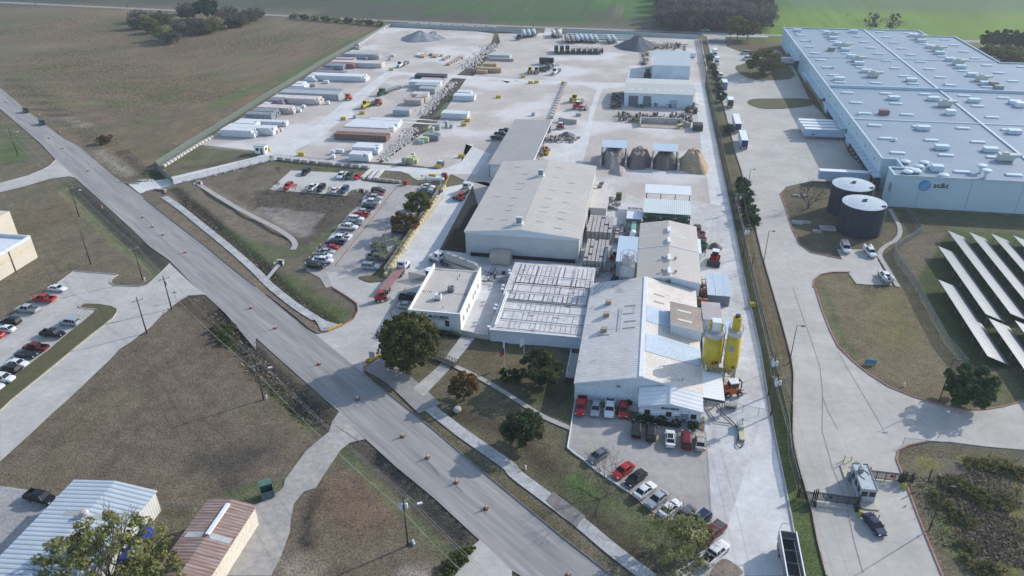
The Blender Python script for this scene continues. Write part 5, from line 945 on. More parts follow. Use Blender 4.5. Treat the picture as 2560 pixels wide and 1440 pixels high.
for i, (u, v, L, nm) in enumerate(SOL):
    p = Vector((*G(u, v, 2.6), 2.6))
    if L is None: L = (Vector((*G(*ends[i], 2.6), 2.6))-p).length
    ang = math.atan2(sdir.y, sdir.x)+math.pi/2
    t = thing('solar_array', nm+' row of tilted solar panels on the green field', 'solar panels', (p.x, p.y, 0), ang, group='solar panel rows on the lawn'); Wd = math.hypot(wv_.x, wv_.y)*1.22
    nrow = int(L/2.05); L = nrow*2.05
    mb = MB(); mb.hexa([(0, -L, 2.55), (Wd, -L, .75), (Wd, 0, .75), (0, 0, 2.55)], [(0, -L, 2.62), (Wd, -L, .82), (Wd, 0, .82), (0, 0, 2.62)]); mb.build('panel_table', M_pv, t)
    mb = MB()
    for k in range(int(L/6)+1): mb.box(.5, -1-k*6-.06, 0, .62, -1-k*6+.06, 2.3); mb.box(Wd-.7, -1-k*6-.06, 0, Wd-.58, -1-k*6+.06, .95); mb.tube((.55, -1-k*6, 1.4), (Wd*.5, -1-k*6, 1.55), .05, n=4)
    mb.build('support_frame', STEEL, t)
# ================================================================ VEHICLES
MCACHE = {}
def cm(key, fn):
    if key not in MCACHE: MCACHE[key] = fn()
    return MCACHE[key]
def ring(x, w_, z0, z1, r=.14):
    zm = z0+(z1-z0)*.55
    return [(x, -w_*.9, z0), (x, -w_, z0+.12), (x, -w_, zm), (x, -w_*.97, z1-r*.6), (x, -w_*.84, z1), (x, w_*.84, z1), (x, w_*.97, z1-r*.6), (x, w_, zm), (x, w_, z0+.12), (x, w_*.9, z0)]
def wheel_me(r, wd): return cm(('wheel', r, wd), lambda: (lambda m: (m.tube((0, -wd/2, 0), (0, wd/2, 0), r, n=16), setattr(m, 'cur', 1), m.tube((0, -wd/2-.01, 0), (0, wd/2+.01, 0), r*.62, n=12), m)[-1])(MB()).mesh('wheel', [TYRE, RIM]))
SPEC = {'sedan': dict(L=4.75, W=.92, body=[(-2.37, .74, .38, .84), (-2.28, .86, .28, .98), (-1.75, .91, .22, 1.02), (-1.0, .93, .2, 1.0), (.3, .93, .2, .98), (1.05, .93, .2, .96), (1.9, .90, .22, .84), (2.25, .84, .26, .74), (2.37, .72, .36, .66)],
                      cb=(-1.85, 1.1, .85), ct=(-1.05, .25, .66), zb=.97, zt=1.44, wx=(-1.4, 1.42), wr=.33),
        'suv': dict(L=4.9, W=.97, body=[(-2.45, .82, .42, 1.0), (-2.38, .93, .32, 1.14), (-1.6, .97, .26, 1.16), (0, .97, .26, 1.14), (1.05, .97, .26, 1.12), (1.95, .95, .28, 1.03), (2.32, .88, .32, .92), (2.45, .76, .42, .82)],
                    cb=(-2.35, 1.15, .90), ct=(-2.1, .45, .74), zb=1.12, zt=1.74, wx=(-1.45, 1.5), wr=.38),
        'pickup': dict(L=5.8, W=1.0, body=[(-1.0, 1.0, .45, 1.2), (0, 1.0, .42, 1.2), (1.2, 1.0, .42, 1.2), (2.2, .98, .44, 1.14), (2.72, .92, .46, 1.02), (2.9, .82, .55, .92)],
                       cb=(-.98, 1.45, .93), ct=(-.85, .85, .76), zb=1.18, zt=1.88, wx=(-1.85, 1.95), wr=.42),
        'van': dict(L=5.6, W=1.02, body=[(-2.8, .98, .5, 1.3), (-2.7, 1.02, .4, 1.35), (1.5, 1.02, .4, 1.3), (2.3, .98, .42, 1.12), (2.65, .92, .46, 1.0), (2.8, .8, .55, .9)],
                    cb=(-2.72, 1.7, .98), ct=(-2.6, 1.0, .86), zb=1.28, zt=2.1, wx=(-1.9, 1.9), wr=.40)}
def car(typ, c, x, y, a, label, group=None, roof=None, extra=None, cat=None, name=None):
    S = SPEC[typ]; pm = paint(c); nm = name or {'sedan': 'parked_car', 'suv': 'parked_suv', 'pickup': 'pickup_truck', 'van': 'work_van'}[typ]
    t = thing(nm, label, cat or {'sedan': 'car', 'suv': 'car', 'pickup': 'pickup truck', 'van': 'van'}[typ], (x, y, ZL[0]), a, group)
    def body():
        m = MB(); m.loft([ring(*s) for s in S['body']])
        if typ == 'pickup':
            for s in (-1, 1): m.box(-2.9, s*.86-.1, .5, -1.0, s*.86+.12 if s > 0 else s*.86+.1, 1.22) if 0 else m.hexa([(-2.9, s*.97-.09, .5), (-1.0, s*.97-.09, .5), (-1.0, s*.97+.03*s, .5), (-2.9, s*.97+.03*s, .5)], [(-2.9, s*.90-.09, 1.24), (-1.0, s*.90-.09, 1.24), (-1.0, s*.90+.09, 1.24), (-2.9, s*.90+.09, 1.24)])
            m.box(-2.93, -.96, .55, -2.82, .96, 1.2)
        b0, b1, bw = S['cb']; t0, t1, tw = S['ct']; zb, zt = S['zb'], S['zt']
        m.loft([[(t0-.05, -tw*.96, zt-.06), (t1+.06, -tw*.96, zt-.06), (t1+.06, tw*.96, zt-.06), (t0-.05, tw*.96, zt-.06)], [(t0-.05, -tw, zt), (t1+.06, -tw, zt), (t1+.06, tw, zt), (t0-.05, tw, zt)], [(t0+.15, -tw*.85, zt+.05), (t1-.15, -tw*.85, zt+.05), (t1-.15, tw*.85, zt+.05), (t0+.15, tw*.85, zt+.05)]])
        for s in (-1, 1):
            for (xa, xb) in ((b0, t0), (b1, t1), ((b0+b1)/2-.1, (t0+t1)/2)): m.tube((xa, s*bw, zb), (xb, s*tw, zt), .05, n=5)
            if typ in ('suv', 'van'): m.tube((b0+(b1-b0)*.25, s*bw, zb), (t0+(t1-t0)*.22, s*tw, zt), .07, n=5)
            m.box(b1-.35, s*(bw+.13)-.1, zb, b1-.2, s*(bw+.13)+.1, zb+.14)
        return m.mesh('body', pm)
    obj('body', cm((typ, c, 'body'), body), t)
    def glass():
        b0, b1, bw = S['cb']; t0, t1, tw = S['ct']; zb, zt = S['zb'], S['zt']
        return MB().loft([[(b0, -bw, zb-.1), (b1, -bw, zb-.1), (b1, bw, zb-.1), (b0, bw, zb-.1)], [(b0, -bw, zb), (b1, -bw, zb), (b1, bw, zb), (b0, bw, zb)], [(t0, -tw, zt-.02), (t1, -tw, zt-.02), (t1, tw, zt-.02), (t0, tw, zt-.02)]]).mesh('windows', GLASS)
    obj('windows', cm((typ, 'glass'), glass), t)
    for wx in S['wx']:
        for s in (-1, 1): obj('wheel', wheel_me(S['wr'], .24), t, (wx, s*(S['W']-.13), S['wr']))
    fx = S['L']/2; fz = {'sedan': .68, 'suv': .86, 'pickup': .92, 'van': .9}[typ]
    for s in (-1, 1):
        obj('headlight', cm((typ, 'hl'), lambda: MB().box(-.16, -.17, -.07, .02, .17, .07).mesh('headlight', LAMPW)), t, (fx-.06, s*(S['W']-.28), fz))
        obj('tail_light', cm('tl', lambda: MB().box(-.03, -.15, -.08, .1, .15, .1).mesh('tail_light', LAMPR)), t, (-fx+.0, s*(S['W']-.22), fz+.12))
    if typ == 'pickup':
        obj('bed', cm(('bed', extra == 'tonneau'), lambda: (MB().box(-2.84, -.82, .7, -1.02, .82, 1.26) if extra == 'tonneau' else MB().box(-2.84, -.86, .72, -1.0, .86, .80)).mesh('bed', mat('tonneau_grey', (.10, .11, .11)) if extra == 'tonneau' else flatm('bed_liner', (.02, .02, .022), rough=.8))), t)
    if roof or extra == 'glassroof':
        b = MB(); t0, t1, tw = S['ct']; b.box(t0+.1, -tw*.82, S['zt']+.045, t1-.02, tw*.82, S['zt']+.07); b.build('roof_panel', GLASS if not roof or roof == 'glass' else paint(roof), t)
    if extra == 'rack':
        b = MB()
        for xx in (-2, -1, 0, .8): b.box(xx-.04, -.85, 2.25, xx+.04, .85, 2.32)
        for yy in (-.6, -.2, .3, .6): b.tube((-2.6, yy, 2.4), (1.2, yy, 2.4), .06)
        b.build('ladder_rack', mat('rack_red', (.35, .22, .2)), t)
    if extra == 'utility':
        b = MB(); b.box(-2.85, -1.05, .7, -1.05, -.6, 1.75); b.box(-2.85, .6, .7, -1.05, 1.05, 1.75); b.build('tool_bins', WHITE, t)
    return t
def hdg(s):
    (ax, ay), (bx, by) = gp(s); return (ax+bx)/2, (ay+by)/2, math.atan2(ay-by, ax-bx)
U, DN, Rt, Lf = R(90), R(-90), 0.0, R(180)
def rowcars(L, grp, where):
    for i, (s, typ, c, a, lab, *e) in enumerate(L):
        kw = e[0] if e else {}; x, y = gp(s)[0]; car(typ, c, x, y, a+R(rnd.uniform(-1.5, 1.5)), lab+where, grp, **kw)
rowcars([('C1 582,28', 'sedan', 'white', Rt, 'white sedan at the far end of the outer row'), ('C1 450,135', 'pickup', 'red', Lf, 'bright red pickup with an open bed'), ('C1 285,240', 'pickup', 'silver', Lf, 'silver pickup with a grey bed, beside the red pickup', {'extra': 'tonneau'}),
         ('C1 118,360', 'suv', 'black', Lf, 'black suv in the outer row, next to the silver pickup'), ('C1 65,435', 'sedan', 'white', Lf, 'white sedan next to the black suv of the outer row'), ('C1 -45,495', 'sedan', 'red', Lf, 'red car cut off by the left photo edge'),
         ('C1 705,368', 'suv', 'pale blue', Lf, 'pale blue suv next to the striped bay'), ('C1 540,485', 'pickup', 'black', Rt, 'black pickup of the inner row, nose to the grass strip'), ('C1 365,625', 'pickup', 'maroon', Lf, 'maroon pickup with an open bed'), ('C1 272,695', 'sedan', 'black', Rt, 'black sedan between the maroon pickup and a white sedan'),
         ('C1 185,780', 'sedan', 'white', Rt, 'white sedan between two black cars in the inner row'), ('C1 105,845', 'suv', 'black', Lf, 'black suv of the inner row, nearer than the white sedan'), ('C1 45,930', 'suv', 'white', Rt, 'white suv cropped by the photo edge in the inner row'), ('C1 -60,1005', 'sedan', 'white', Rt, 'white car barely showing at the left photo edge')], 'cars in the left parking lot', ' of the left parking lot')
rowcars([('K6 300,1330', 'suv', 'black', Rt, 'black suv at the near end'), ('K6 395,1255', 'pickup', 'white', Rt, 'white pickup beside the nearest black suv'), ('K6 400,1185', 'suv', 'white', Rt, 'white suv with a black roof', {'roof': 'black'}), ('K6 450,1120', 'sedan', 'silver', Rt, 'silver sedan'),
         ('K6 505,1060', 'sedan', 'red', Lf, 'red sedan'), ('K6 565,1000', 'pickup', 'navy', Lf, 'navy pickup with an open bed'), ('K6 640,935', 'pickup', 'white', Lf, 'white pickup with black bed, nose to the grass'), ('K6 700,890', 'sedan', 'white', Rt, 'white sedan with a black roof', {'roof': 'black'}),
         ('K6 760,770', 'pickup', 'white', Rt, 'white pickup with its bed over the grass'), ('K6 850,710', 'sedan', 'grey', Rt, 'blue-grey car'), ('K6 870,650', 'suv', 'white', Rt, 'white suv between the grey car and a red pickup'), ('K6 920,600', 'pickup', 'red', Lf, 'red pickup with a red bed'),
         ('K6 965,560', 'pickup', 'silver', Lf, 'silver pickup behind the red pickup'), ('K6 1055,470', 'sedan', 'black', Rt, 'black sedan with shiny windscreen'), ('K6 1090,410', 'pickup', 'white', Lf, 'cream-white pickup with a closed bed', {'extra': 'tonneau'}), ('K6 1125,345', 'pickup', 'silver', Rt, 'silver pickup with a black bed near the far end'),
         ('K6 1165,290', 'sedan', 'maroon', Rt, 'maroon sedan'), ('K6 1190,245', 'suv', 'black', Rt, 'black suv at the far end')], 'cars in the long row of the office parking', ' of the long basin-side row')
rowcars([('K5 625,530', 'suv', 'black', DN, 'black suv alone on the upper side'), ('K5 1490,610', 'pickup', 'white', DN, 'silver-white pickup left of the green pickup'), ('K5 1670,620', 'pickup', 'green', DN, 'dark green pickup'), ('K5 1860,630', 'sedan', 'red', DN, 'red sedan right of the green pickup'),
         ('K5 205,870', 'suv', 'red', DN, 'bright red suv alone at the lower left'), ('K5 790,900', 'pickup', 'white', U, 'white pickup with a dark bed on the lower side'), ('K5 990,920', 'suv', 'black', DN, 'black suv touching the white pickup view'), ('K5 1330,960', 'sedan', 'white', U, 'white sedan on the lower side'), ('K5 1550,960', 'suv', 'blue', DN, 'blue-grey suv at the lower right corner')],
        'cars in the pale annex lot', ' of the pale annex lot')
rowcars([('B2 1720,445', 'sedan', 'white', Rt, 'white sedan, farther of two'), ('B2 1700,475', 'sedan', 'silver', Rt, 'silver sedan between white and black cars'), ('B2 1700,510', 'suv', 'black', Rt, 'black suv nearest the two trees'), ('B2 1560,665', 'suv', 'silver', Rt, 'silver suv hidden behind the green tree'), ('B2 1440,895', 'suv', 'black', Rt, 'black suv under the brown tree'),
         ('B2 1235,1040', 'sedan', 'green', Rt, 'olive car behind the bare tree'), ('B2 1240,1095', 'sedan', 'green', Rt, 'dark green sedan next to the grey pickup'), ('B2 1212,1160', 'pickup', 'grey', Rt, 'grey pickup with an open bed'), ('B2 1152,1250', 'suv', 'pale blue', Rt, 'pale silver-blue suv nearest the entrance')], 'cars along the fence of the office parking', ' by the office parking fence')
rowcars([('C2 1545,125', 'pickup', 'black', Rt, 'black pickup'), ('C2 1510,200', 'sedan', 'silver', Rt, 'silver sedan')], 'cars beside the plant office', ' parked against the west wall of the plant office')
rowcars([('C3 690,1215', 'pickup', 'red', DN, 'red pickup, leftmost'), ('C3 835,1230', 'sedan', 'silver', DN, 'silver sedan between the red and white pickups'), ('C3 975,1235', 'pickup', 'white', DN, 'white pickup with a black bed'), ('C3 1110,1245', 'sedan', 'red', DN, 'red sedan, rightmost')], 'cars under the factory gable', ' of four under the factory gable')
rowcars([('K7 90,960', 'suv', 'black', U, 'black suv with roof rails'), ('K7 375,1030', 'suv', 'black', U, 'plain black suv'), ('K7 755,1150', 'sedan', 'white', U, 'white car with a black glass roof', {'extra': 'glassroof'}), ('K7 1080,1180', 'suv', 'maroon', U, 'dark maroon suv'), ('K7 1350,1220', 'sedan', 'beige', U, 'beige sedan')], 'cars facing the front office', ' parked facing the front office')
hx, hy, ha = hdg('D3 760,330 950,200')
for s, typ, c, up, lab, kw in (('D3 858,268', 'sedan', 'grey', 0, 'grey sedan alone at the upper left end', {}), ('D3 1110,415', 'sedan', 'red', 0, 'red sedan behind the bare branches', {}), ('D3 1235,492', 'sedan', 'black', 0, 'black sedan with a red tint', {}), ('D3 1328,612', 'sedan', 'white', 1, 'white sedan next to the black sedan', {}),
         ('D3 1450,700', 'sedan', 'silver', 0, 'silver-white sedan with a sunroof', {}), ('D3 1578,792', 'sedan', 'white', 1, 'white sedan right of the silver one', {}), ('D3 1715,860', 'sedan', 'grey', 0, 'dark grey car behind twigs', {}), ('D3 1865,925', 'suv', 'navy', 0, 'navy suv', {}), ('D3 1990,1050', 'pickup', 'maroon', 0, 'maroon pickup with a covered bed', {'extra': 'tonneau'}), ('D3 2025,1245', 'pickup', 'white', 1, 'white open-bed pickup at the lower right end', {})):
    x, y = gp(s)[0]; car(typ, c, x, y, ha+(math.pi if up else 0), lab+' of the slanted front row', 'cars in the slanted front row', **kw)
for s, typ, c, lab in (('A1 295,1135 232,1112', 'suv', 'black', 'black suv farther along the main road'), ('A1 462,1262 395,1228', 'suv', 'navy', 'navy suv driving on the main road, nearer of two')):
    x, y, a = hdg(s); car(typ, c, x, y, RA+0, lab, 'cars driving on the main road')
x, y, a = hdg('F 2204,1344 2165,1296'); car('sedan', 'navy', x, y, a, 'dark blue sedan stopped below the gatehouse')
x, y, a = hdg('B4 790,1120 745,1010'); car('van', 'white', x, y, a, 'white van with a ladder rack by the tanks', extra='rack'); x, y, a = hdg('B4 1050,1150 980,1060'); car('pickup', 'white', x, y, a, 'white utility truck with side bins by the tanks', extra='utility')
x, y, a = hdg('B4 1120,1300 1210,1410'); car('pickup', 'white', x, y, a, 'white bucket truck behind the bare bush', extra='utility', cat='utility truck')
x, y, a = hdg('A3 1880,318 1975,315'); car('pickup', 'pale blue', x, y, a, 'pale blue pickup driving on the far road'); x, y, a = hdg('A3 2280,540 2385,545'); car('van', 'pale blue', x, y, Lf, 'white and blue van by the far tree island')
x, y = gp('A3 2350,600')[0]; car('van', 'white', x, y, Lf, 'white van partly behind the island tree'); x, y = gp('A3 2082,770')[0]; car('van', 'white', x, y, U, 'white van beside the small trees of the truck road'); x, y = gp('A4 85,545')[0]; car('suv', 'white', x, y, Rt, 'small white suv by the far corner of the at&t warehouse')
x, y = gp('D1 420,690')[0]; car('pickup', 'black', x, y, R(-8), 'black pickup parked left of the metal shed')
for k, s in enumerate(('A2 2420,1400', 'A2 2455,1360', 'A2 2500,1330')): x, y = gp(s)[0]; car('pickup', 'black', x, y, Rt, ('near', 'middle', 'far')[k]+' dark pickup of three beside the storage shed', 'dark pickups beside the storage shed')
# --- box trailers and trucks
def wheels(t, xs, w_, r=.5):
    for x in xs:
        for s in (-1, 1): obj('wheel', wheel_me(r, .35), t, (x, s*(w_-.2), r))
def trailer(lab, x, y, a, L=16.0, c=None, cdoor=None, group='box trailers', h=4.0, name='box_trailer', sk_=True):
    m = c or mat('trailer_white', (.62, .66, .70), (.56, .60, .64), sc1=.3, famt=.03, rough=.45); t = thing(name, lab, 'trailer', (x, y, ZL[0]), a, group); w_ = 1.28
    MB().box(-L/2, -w_, 1.15, L/2, w_, h).build('box', m, t); MB().box(-L/2-.03, -w_+.1, 1.25, -L/2-.003, w_-.1, h-.12).build('rear_door', cdoor or m, t)
    MB().box(-L/2+.3, -.5, .85, L/2-.3, .5, 1.145).build('chassis', DARK, t); wheels(t, (-L/2+1.6, -L/2+2.9), w_)
    if sk_: mb = MB(); mb.box(-L/2+4.5, -w_, .4, L/2-4.5, -w_+.04, 1.15); mb.box(L/2-4, -.9, .1, L/2-3.8, -.7, 1.1); mb.box(L/2-4, .7, .1, L/2-3.8, .9, 1.1); mb.build('side_skirt', m, t)
    MB().box(-L/2-.01, -w_-.01, h, L/2+.01, w_+.01, h+.06).build('roof', WHITE, t)
    return t
M_tb = mat('trailer_blue', (.36, .48, .62), (.32, .44, .58), sc1=.3, famt=.03)
for k in range(4):
    u, v = ((2040, 315), (2033, 306), (2029, 297), (2024, 289))[k]; y = (297.5+1.5+1.9, 304.9, 308.9, 313)[k]
    t = trailer(('nearest', 'second', 'third', 'farthest')[k]+' of the four docked white trailers in a row'+(' with dark blue lettering' if k == 0 else ''), 70.3-.2*k, y+5.2, Lf, 15.5, M_tb if k == 0 else None, group='four docked trailers')
    if k == 0: text('TRANSPORT', 1.0, (70.3+2.5, y+5.2-1.33, 3.0), (R(90), 0, 0), M_navy, t, sx=.8); t.children[-1].location = (4.2, 1.33, 2.95); t.children[-1].rotation_euler = (R(90), 0, R(180)); text('AMERICA', .7, (0, 0, 0), (R(90), 0, R(180)), M_navy, t, sx=.9); t.children[-1].location = (4.4, 1.33, 2.1)
x, y = gp('A4 100,655')[0]; trailer('white trailer with small black marks, docked near the far warehouse corner', 69.5, y+1, Lf, 15.5, group='docked trailers')
t = trailer('long white-roofed blue trailer docked behind the water tanks', 68.0, 257.5, Lf, 16.2, M_tb, group='docked trailers')
for s, L, lab, cd in (('A3 2255,1330', 14.6, 'nearer half of two long white trailers by the far fence row', mat('door_window_blue', (.05, .07, .13))), ('B3 2320,60', 13, 'closest white trailer on the verge side of the truck road, blue doors', mat('door_navy', (.03, .05, .16))), ('A3 2182,1085', 6.0, 'short white box with an open dark back on the truck road', DARK), ('A3 2125,905', 6.5, 'short white box trailer by the small trees', mat('door_blue_grey', (.18, .26, .33)))):
    x, y = gp(s)[0]; t = trailer(lab, x-.2, y+L/2-1, U, L, None, cd, 'white boxes along the truck road')
def boxtruck(lab, x, y, a, L=6.0, c='white', group=None):
    t = thing('box_truck', lab, 'truck', (x, y, ZL[0]), a, group); MB().box(-L/2-1, -1.2, 1.0, L/2-1, 1.2, 3.6).build('box', WHITE, t)
    MB().loft([[(L/2-.95, -1.1, .5), (L/2-.95, 1.1, .5), (L/2-.95, 1.1, 2.4), (L/2-.95, -1.1, 2.4)], [(L/2+.4, -1.1, .5), (L/2+.4, 1.1, .5), (L/2+.4, 1.0, 2.3), (L/2+.4, -1.0, 2.3)], [(L/2+.9, -1.05, .5), (L/2+.9, 1.05, .5), (L/2+.9, 1.0, 1.4), (L/2+.9, -1.0, 1.4)], [(L/2+1.7, -1.0, .5), (L/2+1.7, 1.0, .5), (L/2+1.7, .9, 1.25), (L/2+1.7, -.9, 1.25)]]).build('cab', paint(c), t)
    MB().hexa([(L/2+.45, -.95, 1.45), (L/2+.96, -.95, 1.4), (L/2+.96, .95, 1.4), (L/2+.45, .95, 1.45)], [(L/2+.3, -.9, 2.25), (L/2+.46, -.9, 2.28), (L/2+.46, .9, 2.28), (L/2+.3, .9, 2.25)]).build('windscreen', GLASS, t); wheels(t, (-L/2+.6, L/2+.7), 1.15, .45); return t
x, y = gp('A3 2030,575')[0]; boxtruck('white box truck heading toward the camera near the far gate', x, y+5, DN, 6.5); x, y = gp('A3 2045,640')[0]; t = boxtruck('grey-backed small truck right behind the white box truck', x, y, DN, 4)
def semi(lab, x, y, a, c='white', L=0, kind=None, name='semi_truck', tc=None):
    """tractor, front at +x from the fifth wheel; L = trailer length behind"""
    t = thing(name, lab, 'truck', (x, y, ZL[0]), a); pm = paint(c)
    b = MB(); b.loft([[(1.4, -1.15, 1.1), (1.4, 1.15, 1.1), (1.4, 1.15, 3.1), (1.4, -1.15, 3.1)], [(3.2, -1.15, 1.0), (3.2, 1.15, 1.0), (3.2, 1.1, 3.2), (3.2, -1.1, 3.2)], [(3.9, -1.15, .9), (3.9, 1.15, .9), (3.9, 1.05, 1.9), (3.9, -1.05, 1.9)], [(5.5, -1.0, .7), (5.5, 1.0, .7), (5.5, .85, 1.6), (5.5, -.85, 1.6)], [(5.75, -.9, .7), (5.75, .9, .7), (5.75, .8, 1.4), (5.75, -.8, 1.4)]]); cb = b.build('cab', pm, t)
    MB().hexa([(3.26, -1.0, 2.0), (3.92, -1.0, 1.92), (3.92, 1.0, 1.92), (3.26, 1.0, 2.0)], [(3.12, -.95, 3.0), (3.3, -.95, 3.05), (3.3, .95, 3.05), (3.12, .95, 3.0)]).build('windscreen', GLASS, cb)
    mb = MB(); mb.box(2.0, -1.18, 2.0, 2.9, 1.18, 2.8); mb.box(1.36, -.6, 2.1, 1.42, .6, 2.8); mb.build('side_windows', GLASS, cb); MB().box(5.7, -.55, .8, 5.8, .55, 1.4).build('grille', DARK, cb)
    mb = MB(); mb.box(-1.6, -.45, .75, 5.2, .45, 1.0); mb.tube((-.2, 0, 1.0), (-.2, 0, 1.2), .5, n=12); mb.box(.3, -1.1, .5, 1.3, 1.1, .9); mb.build('chassis', DARK, t)
    for s in (-1, 1): MB().tube((1.25, s*.95, 1.0), (1.25, s*.95, 3.5), .08).build('exhaust', STEEL, t)
    wheels(t, (-.9, .45, 4.6), 1.2, .5)
    if L:
        tt = MB()
        if kind == 'flat':
            MB().box(-L+.8, -1.25, 1.25, 1.0, 1.25, 1.42).build('deck', tc or mat('deck_red_brown', (.33, .18, .16), (.26, .15, .14), sc1=1), t); MB().box(-L+1, -.5, .9, .9, .5, 1.245).build('trailer_frame', DARK, t)
        if kind == 'tank':
            MB().tube((-L+2.0, 0, 2.3), (-.8, 0, 2.55), .95, 1.2, n=20).tube((-L+1.0, 0, 2.25), (-L+2.0, 0, 2.3), .4, .95, n=20).tube((-.8, 0, 2.55), (-.1, 0, 2.6), 1.2, .6, n=20).build('tank', tc or mat('dusty_tank', (.38, .38, .355), (.31, .31, .29), sc1=.6), t, smooth=False)
            q = MB()
            for k in range(3): q.tube((-2-k*2.6, 0, 3.4), (-2-k*2.6, 0, 3.75), .3, n=10)
            q.build('hatch', STEEL, t); q = MB(); q.box(-L+1, -.6, .9, .5, .6, 1.2); q.tube((-L+.6, -.8, .8), (-L+2.2, -.6, 2.2), .08); q.build('trailer_frame', mat('dusty_steel', (.42, .41, .40)), t)
        wheels(t, (-L+1.6, -L+2.9), 1.2, .5)
    return t
x, y = gp('B2 1870,1205')[0]; x2, y2 = gp('B2 2180,1300')[0]; x1, y1 = gp('B2 1770,1165')[0]; a = math.atan2(y1-y2, x1-x2); semi('white tractor pulling a dusty grey cement tanker behind the plant office', x1-math.cos(a)*4.6, y1-math.sin(a)*4.6, a, 'white', 12.2, 'tank', 'tanker_truck')
x, y, a = hdg('B2 1470,1280 1310,1480'); x1, y1 = gp('B2 1435,1310')[0]; semi('white tractor with a reddish empty flatbed leaving the plant gate', x1, y1, a, 'white', 12, 'flat', 'flatbed_truck')
x, y, a = hdg('B2 2110,440 2050,560'); semi('small white flatbed truck on the plant drive carrying a forklift at its tail', x, y, R(78), 'white', 7.5, 'flat', 'flatbed_truck', mat('deck_grey_brown', (.25, .21, .19)))
x, y = gp('A2 1440,680')[0]; semi('white tractor unit in the brick yard with a short grey trailer behind', x, y+4.6, R(-97), 'white', 8, 'flat', tc=mat('deck_grey', (.2, .2, .21)))
x, y = gp('A2 1245,960')[0]; semi('green-grey flatbed truck driving along the brick yard road', x+1.2, y+4, R(-108), 'green', 13, 'flat', 'flatbed_truck', mat('deck_grey_green', (.28, .29, .27)))
x, y = gp('A2 1085,1085')[0]; semi('yellow flatbed truck in the brick yard beside a forklift', x+1.2, y+4, R(-108), 'yellow', 9, 'flat', 'flatbed_truck', mat('deck_grey', (.2, .2, .21)))
x, y = gp('A3 425,750')[0]; semi('white tractor of the scrap group in the rear yard', x+.5, y+4, R(-100), 'white', 6, 'flat', tc=mat('deck_grey', (.2, .2, .21)))
def forklift(lab, x, y, a, c='red', k=1.0, bucket=False, roofw=False, name=None):
    nm = name or ('wheel_loader' if bucket else 'forklift'); t = thing(nm, lab, 'loader' if bucket else 'forklift', (x, y, ZL[0]), a); pm = paint(c)
    MB().loft([[(-1.7*k, -.7*k, .5*k), (-1.7*k, .7*k, .5*k), (-1.7*k, .6*k, 1.4*k), (-1.7*k, -.6*k, 1.4*k)], [(-.4*k, -.75*k, .4*k), (-.4*k, .75*k, .4*k), (-.4*k, .7*k, 1.6*k), (-.4*k, -.7*k, 1.6*k)], [(1.0*k, -.65*k, .5*k), (1.0*k, .65*k, .5*k), (1.0*k, .6*k, 1.2*k), (1.0*k, -.6*k, 1.2*k)]]).build('body', pm, t)
    cb = MB().box(-.6*k, -.6*k, 1.5*k, .6*k, .6*k, 2.5*k).build('cab', GLASS, t); MB().box(-.75*k, -.72*k, 2.5*k, .75*k, .72*k, 2.62*k).build('cab_roof', WHITE if roofw else pm, cb)
    mb = MB()
    for sx in (-.65, .65):
        for sy in (-.62, .62): mb.box(sx*k-.05, sy*k-.05, 1.2*k, sx*k+.05, sy*k+.05, 2.5*k)
    mb.build('cab_frame', pm, cb)
    for sx in (-1.1, .9):
        for sy in (-.85, .85): obj('wheel', wheel_me(.5*k, .4*k), t, (sx*k, sy*k, .5*k))
    mb = MB()
    if bucket: mb.box(1.0*k, -.5*k, .7*k, 2.4*k, -.35*k, .95*k); mb.box(1.0*k, .35*k, .7*k, 2.4*k, .5*k, .95*k); mb.build('arm', pm, t); MB().loft([[(2.3*k, -1.4*k, .1), (2.3*k, -1.4*k, 1.1*k), (2.5*k, -1.4*k, 1.1*k), (3.3*k, -1.4*k, .12), (3.3*k, -1.4*k, .05)], [(2.3*k, 1.4*k, .1), (2.3*k, 1.4*k, 1.1*k), (2.5*k, 1.4*k, 1.1*k), (3.3*k, 1.4*k, .12), (3.3*k, 1.4*k, .05)]]).build('bucket', DARK, t)
    else: mb.box(1.15*k, -.5*k, .1, 1.3*k, -.38*k, 2.6*k); mb.box(1.15*k, .38*k, .1, 1.3*k, .5*k, 2.6*k); mb.box(1.15*k, -.5*k, 2.4*k, 1.3*k, .5*k, 2.6*k); mb.build('mast', DARK, t); MB().box(1.3*k, -.5*k, .15, 2.4*k, -.35*k, .22).box(1.3*k, .35*k, .15, 2.4*k, .5*k, .22).build('forks', DARK, t)
    return t
forklift('red wheel loader with a black bucket east of the process building', *gp('KF 1825,500')[0], R(-100), 'red', 1.25, True, True)
forklift('red machine with a white roof parked beside the silo canopy', *gp('KD 620,1290')[0], R(20), 'orange', 1.25, False, True)
forklift('red truck-mounted forklift riding at the tail of the reddish flatbed', *gp('C2 1255,130')[0], R(35), 'red', 1.0); forklift('red forklift at the tail of the small flatbed on the plant drive', *gp('B2 2052,560')[0], R(80), 'red', .9)
forklift('orange forklift carrying packs next to the dark brick rows', *gp('A2 925,1000')[0], Lf, 'orange', 1.1, roofw=False); forklift('orange forklift loading the yellow truck', *gp('A2 1225,1050')[0], Lf, 'orange', 1.1)
forklift('yellow wheel loader behind the red one on the gravel', *gp('A3 625,1020')[0], R(-10), 'yellow', 1.35, True); forklift('red wheel loader on the gravel in front of the yellow one', *gp('A3 660,1090')[0], R(-10), 'red', 1.35, True, True)
forklift('red forklift beside the slab walls right of the storage shed', *gp('A3 485,1290')[0], R(0), 'red', 1.0, roofw=True); forklift('orange forklift by the platform building', *gp('B3 1030,1155')[0], R(180), 'orange', 1.0, roofw=True)
forklift('small yellow machine of the scrap group in the rear yard', *gp('A3 180,730')[0], DN, 'yellow', 1.2); forklift('grey machine between the yellow one and green scrap', *gp('A3 245,735')[0], DN, 'silver', 1.3)
